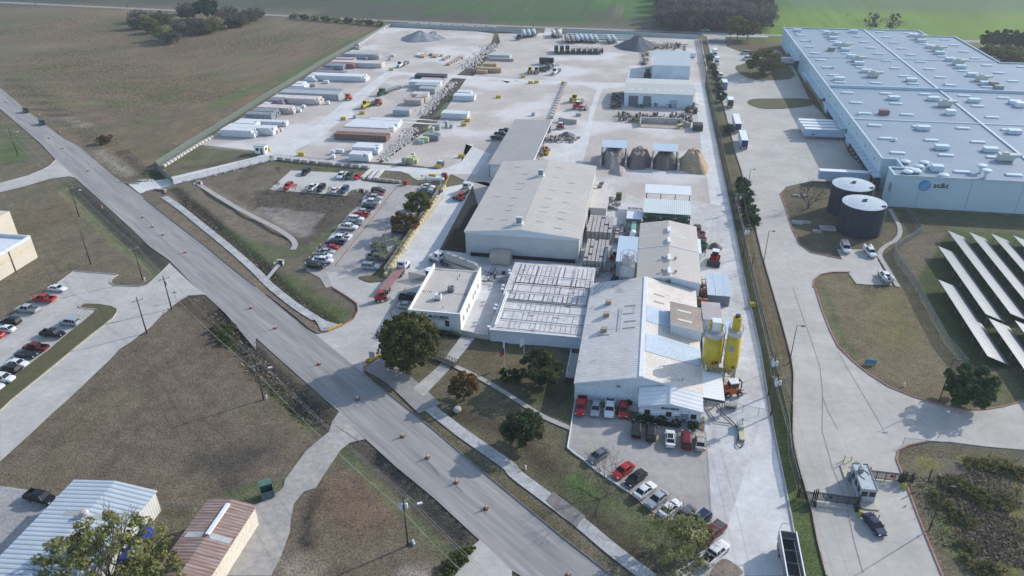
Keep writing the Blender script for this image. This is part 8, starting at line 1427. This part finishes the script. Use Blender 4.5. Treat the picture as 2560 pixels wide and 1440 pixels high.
# ditch reeds and rough grass as countless tufts
def tufts(name, lab, s, wd, n, pal, hmax=.5, seed=80):
    P = gp(s); g = np.random.default_rng(seed); seg = [(P[i], P[i+1], math.hypot(P[i+1][0]-P[i][0], P[i+1][1]-P[i][1])) for i in range(len(P)-1)]; Lt = sum(q[2] for q in seg); pts = []
    for a, b, L in seg:
        m_ = int(n*L/Lt); q = g.uniform(0, 1, m_); o_ = g.normal(0, wd/3.4, m_); nx_, ny_ = -(b[1]-a[1])/L, (b[0]-a[0])/L; pts.append(np.stack([a[0]+(b[0]-a[0])*q+nx_*o_, a[1]+(b[1]-a[1])*q+ny_*o_], 1))
    pts = np.concatenate(pts); k = len(pts); h_ = g.uniform(.3, 1, k)*hmax; an = g.uniform(0, 6.28, k); w_ = h_*.8; z0 = np.full(k, -.9 if 'ditch' in lab else -.12)*np.clip(1-np.abs(g.normal(0, .5, k)), .1, 1); dx, dy = np.cos(an)*w_/2, np.sin(an)*w_/2; lx, ly = g.normal(0, 1.1, k)*h_, g.normal(0, 1.1, k)*h_
    V = np.stack([np.stack([pts[:, 0]-dx, pts[:, 1]-dy, z0], 1), np.stack([pts[:, 0]+dx, pts[:, 1]+dy, z0], 1), np.stack([pts[:, 0]+dx*.6+lx, pts[:, 1]+dy*.6+ly, z0+h_+.1], 1), np.stack([pts[:, 0]-dx*.6+lx, pts[:, 1]-dy*.6+ly, z0+h_+.1], 1)], 1).reshape(-1, 3)
    me = bpy.data.meshes.new(name); me.vertices.add(4*k); me.vertices.foreach_set('co', V.ravel().astype(np.float32)); me.loops.add(4*k); me.loops.foreach_set('vertex_index', np.arange(4*k, dtype=np.int32)); me.polygons.add(k); me.polygons.foreach_set('loop_start', np.arange(0, 4*k, 4, dtype=np.int32)); me.polygons.foreach_set('loop_total', np.full(k, 4, dtype=np.int32)); me.update(calc_edges=True)
    pa = np.array(PAL[pal])[g.integers(0, len(PAL[pal]), k)]*g.uniform(.7, 1.4, k)[:, None]; c4 = np.ones((k, 4), np.float32); c4[:, :3] = pa; ca = me.color_attributes.new('Col', 'FLOAT_COLOR', 'POINT'); ca.data.foreach_set('color', np.repeat(c4, 4, 0).ravel()); me.materials.append(M_leaf)
    tag(obj(name, me), lab, 'grass', None, 'stuff')
PAL['straw'] = [(.24, .20, .15), (.30, .25, .19), (.17, .15, .11), (.14, .13, .095)]; PAL['golden'] = [(.31, .235, .15), (.36, .28, .18), (.24, .19, .125), (.20, .18, .115)]
tufts('ditch_weeds', 'brown weeds filling the ditch west of the main road', 'C1 1900,130 2150,280 2380,520 2560,720 C2 60,830 300,1060 560,1280 740,1400', 5.5, 3600, 'straw', .4, 81); tufts('ditch_weeds', 'dark weeds in the ditch between the flume and the basin', 'B1 1750,480 2100,800 2560,1170 B2 100,1300 C2 330,60 700,330', 4.5, 3000, 'straw', .35, 82)
tufts('rough_grass', 'grey-brown rough grass right of the gatehouse', 'D4 1900,420 2250,800 2350,1300', 15, 5000, 'straw', .4, 83); tufts('rough_grass', 'golden rough grass of the upper left field', 'A1 200,600 900,600 1500,900 2100,1000', 70, 13000, 'golden', .45, 84); tufts('rough_grass', 'golden rough grass of the far left field', 'A1 300,250 1200,300 2500,500 A2 600,350', 80, 11000, 'golden', .55, 85)
tufts('rough_grass', 'low brown grass of the basin slopes', 'B2 50,500 500,560 900,580', 18, 2500, 'straw', .3, 86); tufts('rough_grass', 'rough grass between the main road and the west fence', 'A1 100,780 500,1080 900,1350 B1 1150,130 1450,330', 13, 2500, 'straw', .4, 87)
# riprap rocks in the yard channel
def rocks(name, lab, s, wd, n, m, seed, smax=.8):
    P = gp(s); g = random.Random(seed); mb = MB(); A = along(P, sum(math.hypot(P[i+1][0]-P[i][0], P[i+1][1]-P[i][1]) for i in range(len(P)-1))/n)
    for x, y, a in A:
        o_ = g.gauss(0, wd/4); x -= math.sin(a)*o_; y += math.cos(a)*o_; q = g.uniform(.25, smax); mb.hexa([(x-q, y-q*.8, 0), (x+q*.9, y-q, 0), (x+q, y+q*.7, 0), (x-q*.8, y+q, 0)], [(x-q*.5, y-q*.5, q*.8), (x+q*.4, y-q*.6, q*.6), (x+q*.5, y+q*.4, q*.9), (x-q*.4, y+q*.5, q*.7)])
    tag(mb.build(name, m), lab, 'rocks', None, 'stuff')
M_rock = mat('pale_rock', (.48, .46, .43), (.38, .36, .34), sc1=.8)
rocks('riprap', 'pale broken rock lining the upper yard channel', 'A2 2380,440 2250,560 2100,690', 11, 300, M_rock, 1, .8); rocks('riprap', 'pale broken rock along the middle yard channel', 'A2 1980,820 1850,950 1650,1160', 6, 330, M_rock, 2, .55); rocks('riprap', 'pale broken rock along the lower yard channel', 'A2 1560,1280 1500,1400 B2 1300,110 1270,170', 6, 360, M_rock, 3, .55)
rocks('riprap', 'rubble line below the screened gate', 'B1 1380,370 1530,365', 1.5, 26, M_rock, 4, .5)
# ================================================================ OTHER OBJECTS
def at(s): return gp(s)[0]
x, y = at('B2 2320,1200'); t = thing('shipping_container', 'cream shipping container at the front of the biggest tan shed', 'container', (x+.5, y-.3, ZL[0]), 0); mb = MB(); mb.box(0, 0, .1, 5.6, 4.2, 2.7); mb.build('box', clad('cream_container', (.55, .50, .42), (.46, .42, .36), 'X', .35, .8), t); MB().box(0, 0, 2.71, 5.6, 4.2, 2.78).build('roof', mat('cream_container_roof', (.52, .46, .37), (.42, .36, .29), sc1=1), t); MB().box(.2, -.04, .2, 5.4, -.003, 2.5).build('door', clad('cream_container', (.55, .50, .42)), t)
x, y = at('B2 60,100'); t = thing('guard_booth', 'small white guard booth beside the yard road', 'booth', (x-2.6, y-.5, ZL[0])); MB().box(0, 0, 0, 4.2, 2.6, 3).build('wall', WHITE, t); MB().box(-.2, -.2, 3.02, 4.4, 2.8, 3.2).build('roof', mat('booth_roof', (.45, .5, .52)), t); MB().box(.6, -.04, 1.2, 1.8, -.003, 2.3).build('window', GLASS, t); MB().box(2.4, -.05, 0, 3.4, -.003, 2.3).build('door', mat('brown_door', (.14, .09, .07)), t); MB().box(4.203, .5, 1.1, 4.24, 2, 2.3).build('window', mat('brown_pane', (.14, .09, .07)), t)
x, y = at('B2 1790,385'); t = thing('propane_tank', 'white horizontal propane tank inside the yellow rails', 'tank', (x, y, ZL[0])); MB().tube((-3, 0, 1.2), (3, 0, 1.2), .62, n=16).tube((3, 0, 1.2), (3.4, 0, 1.2), .62, .25, n=16).tube((-3.4, 0, 1.2), (-3, 0, 1.2), .25, .62, n=16).build('shell', WHITE, t, smooth=False); MB().box(-2.2, -.5, 0, -1.9, .5, .7).box(1.9, -.5, 0, 2.2, .5, .7).build('saddle', CONC, t)
mb = MB(); P = gp('B2 1605,375 1735,330 1935,335 1890,430'); 
for a, b in zip(P[:-1], P[1:]):
    for z in (.6, 1.1): mb.tube((*a, z), (*b, z), .06, n=5)
for x_, y_, a in along(P, 2.5): mb.tube((x_, y_, 0), (x_, y_, 1.15), .07, n=6)
tag(mb.build('safety_rail', YEL), 'yellow safety rail around the propane tank', 'railing')
x, y = at('B2 1885,355'); t = thing('vending_cabinet', 'dark red cabinet right of the propane tank', 'cabinet', (x, y, ZL[0])); MB().box(-.9, -.5, 0, .9, .6, 2.2).build('body', mat('dark_red', (.25, .03, .05)), t); MB().box(-.7, -.53, .5, .1, -.503, 1.8).build('panel', STEEL, t)
x, y = at('B2 1495,410'); t = thing('red_bin', 'bright red bin at the top of the red fire lane line', 'bin', (x, y, ZL[0])); MB().loft([[(-.6, -.5, 0), (.6, -.5, 0), (.6, .5, 0), (-.6, .5, 0)], [(-.8, -.6, 1.2), (.8, -.6, 1.2), (.8, .6, 1.2), (-.8, .6, 1.2)]]).build('body', mat('bin_red', (.5, .02, .03)), t); MB().box(-.7, -.5, 1.21, .7, .5, 1.25).build('lid', mat('bin_red_dark', (.3, .01, .02)), t)
x, y = at('B2 1850,225'); t = thing('generator', 'grey and white generator standing on the gravel plot corner', 'generator', (x, y, ZL[0])); MB().box(-1.4, -.8, .3, 1.4, .8, 1.8).build('body', STEEL, t); MB().box(-1.0, -.5, 1.81, .4, .5, 2.2).build('top_box', WHITE, t); MB().tube((-.8, 0, 2.2), (-1.0, 0, 3.3), .08).build('mast', WHITE, t)
x, y = at('B2 1725,1330'); t = thing('dark_tank', 'small dark round tank with a white top beside the plant office', 'tank', (x+.6, y, ZL[0])); MB().lathe((0, 0, 0), [(1.25, 0), (1.25, 2.2)], 20).build('shell', mat('black_tank', (.03, .02, .02)), t); MB().lathe((0, 0, 2.2), [(1.3, 0), (1.25, .12), (.1, .2)], 20).build('top', WHITE, t)
x, y = at('D2 120,640'); t = thing('dumpster', 'open blue-green dumpster beside the lower driveway', 'dumpster', (x, y, ZL[0]), R(35)); mb = MB()
for q in ((-1.1, -1, -1.0, 1), (1.0, -1, 1.1, 1), (-1.0, -1, 1.0, -.92), (-1.0, .92, 1.0, 1)): mb.box(q[0], q[1], .1, q[2], q[3], 1.6)
mb.build('body', mat('dumpster_blue', (.09, .14, .16), (.06, .09, .10), sc1=1.5), t); MB().box(-1, -.92, .15, 1, .92, .25).build('floor', M_open, t); MB().hexa([(-1.1, .9, 1.55), (1.1, .9, 1.55), (1.1, 1.0, 1.55), (-1.1, 1.0, 1.55)], [(-1.1, 1.3, 2.5), (1.1, 1.3, 2.5), (1.1, 1.38, 2.5), (-1.1, 1.38, 2.5)]).build('lid', mat('lid_green', (.20, .36, .28)), t)
t = thing('footbridge', 'dark steel footbridge carrying the garden walk over the office flume', 'footbridge', (*at('C2 1885,745'), 0)); P = gp('C2 1775,700 1990,790'); (xa, ya), (xb, yb) = P; a = math.atan2(yb-ya, xb-xa); L = math.hypot(xb-xa, yb-ya)+.4; t.rotation_euler = (0, 0, a); MB().box(-L/2, -.75, .45, L/2, .75, .6).build('deck', mat('bridge_deck', (.12, .11, .12)), t)
for s in (-.75, .75):
    mb = MB()
    for z in (1.0, 1.5): mb.box(-L/2, s-.04, z, L/2, s+.04, z+.07)
    for k in range(9): mb.box(-L/2+k*L/8-.04, s-.04, .5, -L/2+k*L/8+.04, s+.04, 1.55)
    mb.build('railing', DARK, t)
t = thing('culvert', 'stone-faced box culvert under the bridge drive', 'culvert', (*at('B1 1590,470'), 0)); P = gp('B1 1505,480 1555,520'); MB((0, 0, 0)).box(-2.2, .3, -.9, 2.2, 1.0, .55).build('headwall', CONC, t); MB().box(-1.2, .2, -.8, 1.2, .29, .2).build('opening', M_open, t)
for s in (-1, 1): MB().obox(s*2.9, -.9, -.4, .5, 2.8, .5, s*R(-55)).build('stone_wing', mat('brown_stone', (.34, .25, .19), (.24, .18, .14), sc1=2), t)
for s, l_ in (('B2 240,1195', 'small white culvert mouth at the lower side of the basin'), ('B2 1055,475', 'small grey culvert mouth below the annex lot'), ('B1 1990,400', 'white pipe mouth at the head of the basin walk')):
    x, y = at(s); t = thing('culvert_mouth', l_, 'culvert', (x, y, 0)); MB().box(-1, .2, -.3, 1, .6, 1.0).obox(-1.1, -.3, -.3, .6, 1.4, .2, 1.2).obox(1.1, -.3, -.3, .6, 1.4, .2, 1.9).build('headwall', mat('white_concrete', (.60, .59, .56)), t); MB().tube((0, .19, .35), (0, .1, .35), .4, n=14).build('opening', M_open, t)
for s, w_, l_ in (('B4 290,790', 1.6, 'left'), ('B4 385,790', 1.2, 'second'), ('B4 595,850', 2.2, 'largest'), ('B4 490,880', 1.2, 'small square'), ('B4 280,520', 1.1, 'white upper'), ('B4 370,525', .8, 'tiny upper')):
    x, y = at(s); t = thing('utility_vault', l_+' concrete vault lid on the tank lawn', 'vault', (x, y, 0), group='vault lids on the tank lawn'); MB().box(-w_, -w_*.7, 0, w_, w_*.7, .45 if w_ > 1.5 else .3).build('box', CONC, t); MB().box(-w_*.8, -w_*.5, .451, w_*.8, w_*.5, .5).build('lid', STEEL, t)
for s, l_ in (('D3 137,375', 'white hydrant-like post on the front lawn'), ('C4 1360,985', 'white post near the lamp on the curve lawn'), ('C2 108,1110', 'white utility marker beside the big lot pole'), ('B1 1450,1370', 'white marker beside the corner island pole')):
    x, y = at(s); t = thing('marker_post', l_, 'post', (x, y, 0)); MB().tube((0, 0, 0), (0, 0, .8), .13).lathe((0, 0, .8), [(.18, 0), (.16, .15), (.03, .22)], 10).build('body', WHITE, t)
x, y = at('D2 1560,1120'); t = thing('utility_pedestal', 'pale green pedestal lying at the foot of the tall lower pole', 'pedestal', (x, y, 0)); MB().tube((-.1, .5, .35), (.5, -.3, .2), .25, n=10).build('body', mat('pale_green', (.42, .55, .50)), t)
x, y = at('C2 2015,1240'); t = thing('stone_urn', 'round grey concrete urn on the front lawn', 'urn', (x, y, 0)); MB().lathe((0, 0, 0), [(.5, 0), (.8, .5), (.75, 1.0), (.4, 1.1), (.1, 1.12)], 16).build('body', CONC, t, smooth=True)
x, y = at('KD 0,0'); t = thing('marker_box', 'yellow marker box on the east drive kerb', 'box', (*at('C3 2405,190'), ZL[0])); MB().box(-.6, -.5, 0, .6, .5, 1.0).build('body', YEL, t); MB().box(-.4, -.3, 1.01, .4, .3, 1.1).build('lid', YEL, t)
x, y = at('A3 1805,575'); t = thing('white_tank', 'white round tank beside the rear workshop', 'tank', (x, y, 0)); MB().tube((-1.6, 0, 1.4), (1.6, 0, 1.4), 1.3, n=16).build('shell', WHITE, t); MB().box(-1, -.8, 0, 1, .8, .3).build('saddle', CONC, t)
x, y = at('K7 2170,950'); t = thing('hose_cart', 'pale yellow pump cart with a hose on the silo apron', 'cart', (x, y-.5, ZL[0])); MB().box(-.5, -2.6, .1, .5, .2, .5).build('bed', mat('cart_yellow', (.52, .50, .30)), t); MB().box(-.6, .4, .2, .5, 2.6, 1.1).build('motor', mat('dusty_white', (.55, .54, .53)), t); MB().tube((.3, 1.8, 1.1), (.3, 1.8, 1.9), .08).tube((-.2, 2.2, 1.1), (.6, 2.2, 1.7), .06).build('pipes', mat('rusty_pipe', (.12, .07, .05)), t)
mb = MB(); P = gp('K7 1500,320 1455,400 1500,520 1580,530 1700,410 1750,450 1790,590 1950,720 2090,860 2130,1000 2110,1130 2075,1230 2130,1300 2220,1270 2230,1150 2200,1000'); mb.path([(*p, ZL[0]+.12) for p in smooth(P, 1, False)], .10, 6); tag(mb.build('black_hose', DARK), 'black hose winding over the silo apron', 'hose')
mb = MB(); P = gp('K7 1490,490 1650,750'); mb.path([(*p, ZL[0]+.15) for p in P], .12, 6); P = gp('K7 1640,775 1990,825'); mb.path([(*p, ZL[0]+.15) for p in P], .1, 6); tag(mb.build('grey_pipes', STEEL), 'two long grey pipes lying on the silo apron', 'pipes')
x, y = at('K7 1960,500'); t = thing('plant_sign_block', 'grey concrete block with dark letters by the silo canopy', 'block', (x, y, ZL[0])); MB().box(-1.2, -.5, 0, 1.2, .5, 1.0).build('body', CONC, t); text('QUIKI', .6, (x, y-.52, ZL[0]+.5), FRONT, M_navy, t, ext=.01) if 0 else MB().box(-.9, -.53, .25, .9, -.503, .8).build('dark_mark', mat('dark_mark', (.10, .11, .12)), t)
# blue tarp heaps by the metal shed
for k, (s, q) in enumerate((('D1 1420,1020', 1.5), ('D1 1260,1230', 2.0))):
    x, y = at(s); t = thing('tarp_heap', ('upper', 'lower')[k]+' heap under blue tarpaulin beside the metal shed', 'tarp', (x, y, 0)); g_ = random.Random(k); rings = [[(q*u*math.cos(a_*.7854)*(1+.3*g_.random()), q*1.2*u*math.sin(a_*.7854)*(1+.3*g_.random()), z+g_.random()*.25) for a_ in range(8)] for u, z in ((1, 0), (.9, .6), (.6, 1.0), (.2, 1.2))]; MB().loft(rings).build('cover', mat('tarp_blue', (.02, .06, .35), (.02, .04, .20), sc1=1.5), t)
# construction of the scrap and machinery field
def scrap(lab, s, wx, wy, n, seed, cols, hmax=1.6, name='scrap_pile', long_=.5):
    x, y = at(s); t = thing(name, lab, 'scrap', (x, y, ZL[0])); g = random.Random(seed)
    for ci, c_ in enumerate(cols):
        mb = MB()
        for k in range(n//len(cols)):
            px_, py_ = g.uniform(-wx, wx), g.uniform(-wy, wy); a_ = g.choice((0, 1.57, g.uniform(0, 3.1))); z = g.uniform(0, hmax*.6)
            if g.random() < long_: L = g.uniform(1.5, 4.5); mb.tube((px_-L/2*math.cos(a_), py_-L/2*math.sin(a_), z+.1), (px_+L/2*math.cos(a_), py_+L/2*math.sin(a_), z+g.uniform(.05, .5)), g.uniform(.05, .14), n=5)
            else: mb.obox(px_, py_, 0, g.uniform(.4, hmax), g.uniform(.4, 1.3), g.uniform(.4, 1.1), a_)
        mb.build('pieces', c_, t)['kind'] = 'stuff'
RU = mat('rust_steel', (.22, .12, .09)); 
scrap('long belt of rusty frames and parts south of the maintenance shed', 'K8 1400,560', 16, 6, 150, 1, [DARK, RU, STEEL, mat('dull_brown', (.16, .12, .10))], 1.8); scrap('dark machine parts heaped along the west wall of the maintenance shed', 'K8 760,250', 3, 13, 110, 2, [DARK, STEEL, mat('dull_green', (.09, .12, .09)), RU], 2.0); scrap('rusty frames at the south-east corner of the maintenance shed', 'K8 2060,400', 2.2, 7, 50, 3, [DARK, RU], 2.4)
scrap('rack of dark beams leaning on the front of the maintenance shed', 'K8 1530,335', 6, 1.2, 60, 4, [DARK, STEEL], 2.2); scrap('small parts between the two grey roller doors', 'K8 1150,350', 1.8, 1.2, 16, 5, [DARK, STEEL], 1.2); scrap('stack of dark steel frames behind the rear workshop', 'K9 2150,560', 12, 9, 170, 6, [DARK, RU, mat('dull_brown', (.16, .12, .10))], 2.2, 'steel_stack', .85)
scrap('green and grey machine scrap in the rear yard', 'A3 320,700', 3, 5, 50, 7, [mat('dull_green', (.09, .12, .09)), DARK], 2.2); scrap('white and grey truck parts beside the dark box in the rear yard', 'A3 385,670', 4, 4, 36, 8, [WHITE, STEEL, DARK], 2.0); scrap('ladder-like frames and debris west of the rear workshop', 'K9 1790,760', 2, 18, 70, 9, [RU, STEEL, mat('pale_debris', (.45, .42, .40))], 1.6)
scrap('pallets, frames and bins in front of the storage shed', 'A3 500,1400', 7, 3, 70, 10, [mat('pale_debris', (.45, .42, .40)), STEEL, mat('pallet_wood', (.38, .29, .20))], 1.5, long_=.2); scrap('colourful bits under the eaves of the storage shed', 'B3 330,80', 1.6, 5, 24, 11, [mat('bin_red_dark', (.3, .01, .02)), YEL, STEEL], 1.2, long_=.1); scrap('dusty scrap between the annex and the pallet racks', 'B3 1010,600', 2, 5, 26, 12, [mat('dusty_steel', (.42, .41, .40)), STEEL], 1.2)
scrap('brown brick rubble heap by the green machine', 'B3 1120,880', 1.7, 3.2, 90, 13, [mat('dusty_brick', (.34, .27, .25)), mat('dusty_steel', (.42, .41, .40))], .9, long_=.1); scrap('rusty frame structure between the factory and the east store', 'KF 1570,1180', .9, 8, 70, 14, [RU, mat('orange_rust', (.34, .14, .07)), DARK], 3.5, 'scrap_pile', .6); scrap('pale rubble at the head of the white block line', 'A2 1000,490', 3, 2, 24, 15, [mat('pale_debris', (.45, .42, .40)), mat('pink_debris', (.42, .32, .31))], 1.2, long_=.1)
scrap('scattered machine parts beside the curing building', 'B2 2420,1330', 3, 4, 22, 16, [DARK, STEEL], .8); scrap('dark equipment between the filter tower and the factory', 'B3 1060,1320', 2, 4, 30, 17, [DARK, mat('dark_mark', (.10, .11, .12))], 2)
x, y = at('A3 345,640'); t = thing('dark_box_body', 'long black truck box standing in the rear yard', 'truck body', (x, y, ZL[0])); MB().box(-4, -1.3, .5, 4, 1.3, 3.2).build('box', mat('black_box', (.025, .02, .022)), t); MB().box(-3.6, -1.1, 0, 3.6, 1.1, .5).build('frame', DARK, t)
t = thing('concrete_bin', 'open U-shaped concrete bin with sandy floor south of the maintenance shed', 'bin wall', (*at('K8 1600,700'), 0)); mb = MB(); mb.box(-10, 4.5, 0, 7.5, 5.3, 2.4); mb.hexa([(-10.6, -2, 0), (-10, -2, 0), (-10, 5, 0), (-10.6, 5, 0)], [(-10.6, -2, 1.8), (-10, -2, 1.8), (-10, 5, 2.4), (-10.6, 5, 2.4)]); mb.obox(8.6, 2.5, 0, 2.0, 5.5, .6, -.9); mb.build('wall', mat('stained_concrete', (.50, .45, .42)), t); MB().box(-9.9, -2.5, ZL[0]+.005, 7.5, 4.4, ZL[0]+.02).build('floor', mat('sandy_floor', (.46, .38, .29)), t)
x, y = at('K8 2190,780'); t = thing('black_dumpster', 'black open bin full of scrap by the east drive', 'dumpster', (x, y+2.5, ZL[0])); MB().box(-2, -2.6, 0, 2, 2.6, 2.2).build('body', DARK, t); MB().box(-1.8, -2.4, 2.201, 1.8, 2.4, 2.35).build('load', mat('dark_load', (.06, .065, .075)), t)
for k, s in enumerate(('K8 1080,620', 'K8 1890,720')):
    x, y = at(s); t = thing('loader_bucket', ('left', 'right')[k]+' yellow loader bucket lying in the scrap belt', 'bucket', (x, y, ZL[0]), k*.8, 'yellow loader buckets'); MB().loft([[(-1.6, -1, 0), (-1.6, .8, 0), (-1.6, 1, 1.6)], [(1.6, -1, 0), (1.6, .8, 0), (1.6, 1, 1.6)]]).build('shell', mat('old_yellow', (.44, .42, .12), (.35, .30, .12), sc1=1), t); MB().box(-1.5, -.6, .9, 1.5, .3, 1.0).build('inside', DARK, t)
P = gp('A3 470,1215 545,1230 650,1240'); mb = MB(); strip(mb, P, 1.2, 0, 1.9); tag(mb.build('block_wall', mat('old_block_wall', (.46, .43, .38), (.38, .35, .31), sc1=.6)), 'low stained block wall behind the storage shed slab', 'wall')
x, y = at('B3 1030,590'); t = thing('yellow_frame', 'black machine in yellow rails east of the annex', 'machine', (x+1, y+3, ZL[0])); MB().box(-.9, -.8, 0, .9, .8, 2.2).build('body', mat('olive_machine', (.10, .11, .05)), t); mb = MB(); 
for a_ in (-1.6, 1.8):
    for b_ in (-1.4, 1.4): mb.tube((a_, b_, 0), (a_, b_, 1.1), .05)
for b_ in (-1.4, 1.4): mb.tube((-1.6, b_, 1.1), (1.8, b_, 1.1), .05)
mb.build('rails', YEL, t)
# person-free details: far culvert etc. ; haze
hb = MB().box(-760, -60, -6, 620, 1050, 97.5)
hz = hb.build('haze', None) if 0 else bpy.data.objects.new('haze', bpy.data.meshes.new('haze'))
hz.data.from_pydata(hb.v, [], hb.f); link(hz); hm = bpy.data.materials.new('haze_air'); hm.use_nodes = True; hn = hm.node_tree; hn.nodes.remove(hn.nodes['Principled BSDF'])
pv = hn.nodes.new('ShaderNodeVolumePrincipled'); pv.inputs['Color'].default_value = (.80, .90, 1.0, 1); pv.inputs['Density'].default_value = HAZE; pv.inputs['Anisotropy'].default_value = .35
hn.links.new(pv.outputs[0], hn.nodes['Material Output'].inputs['Volume']); hz.data.materials.append(hm); tag(hz, None, None, None, 'stuff')
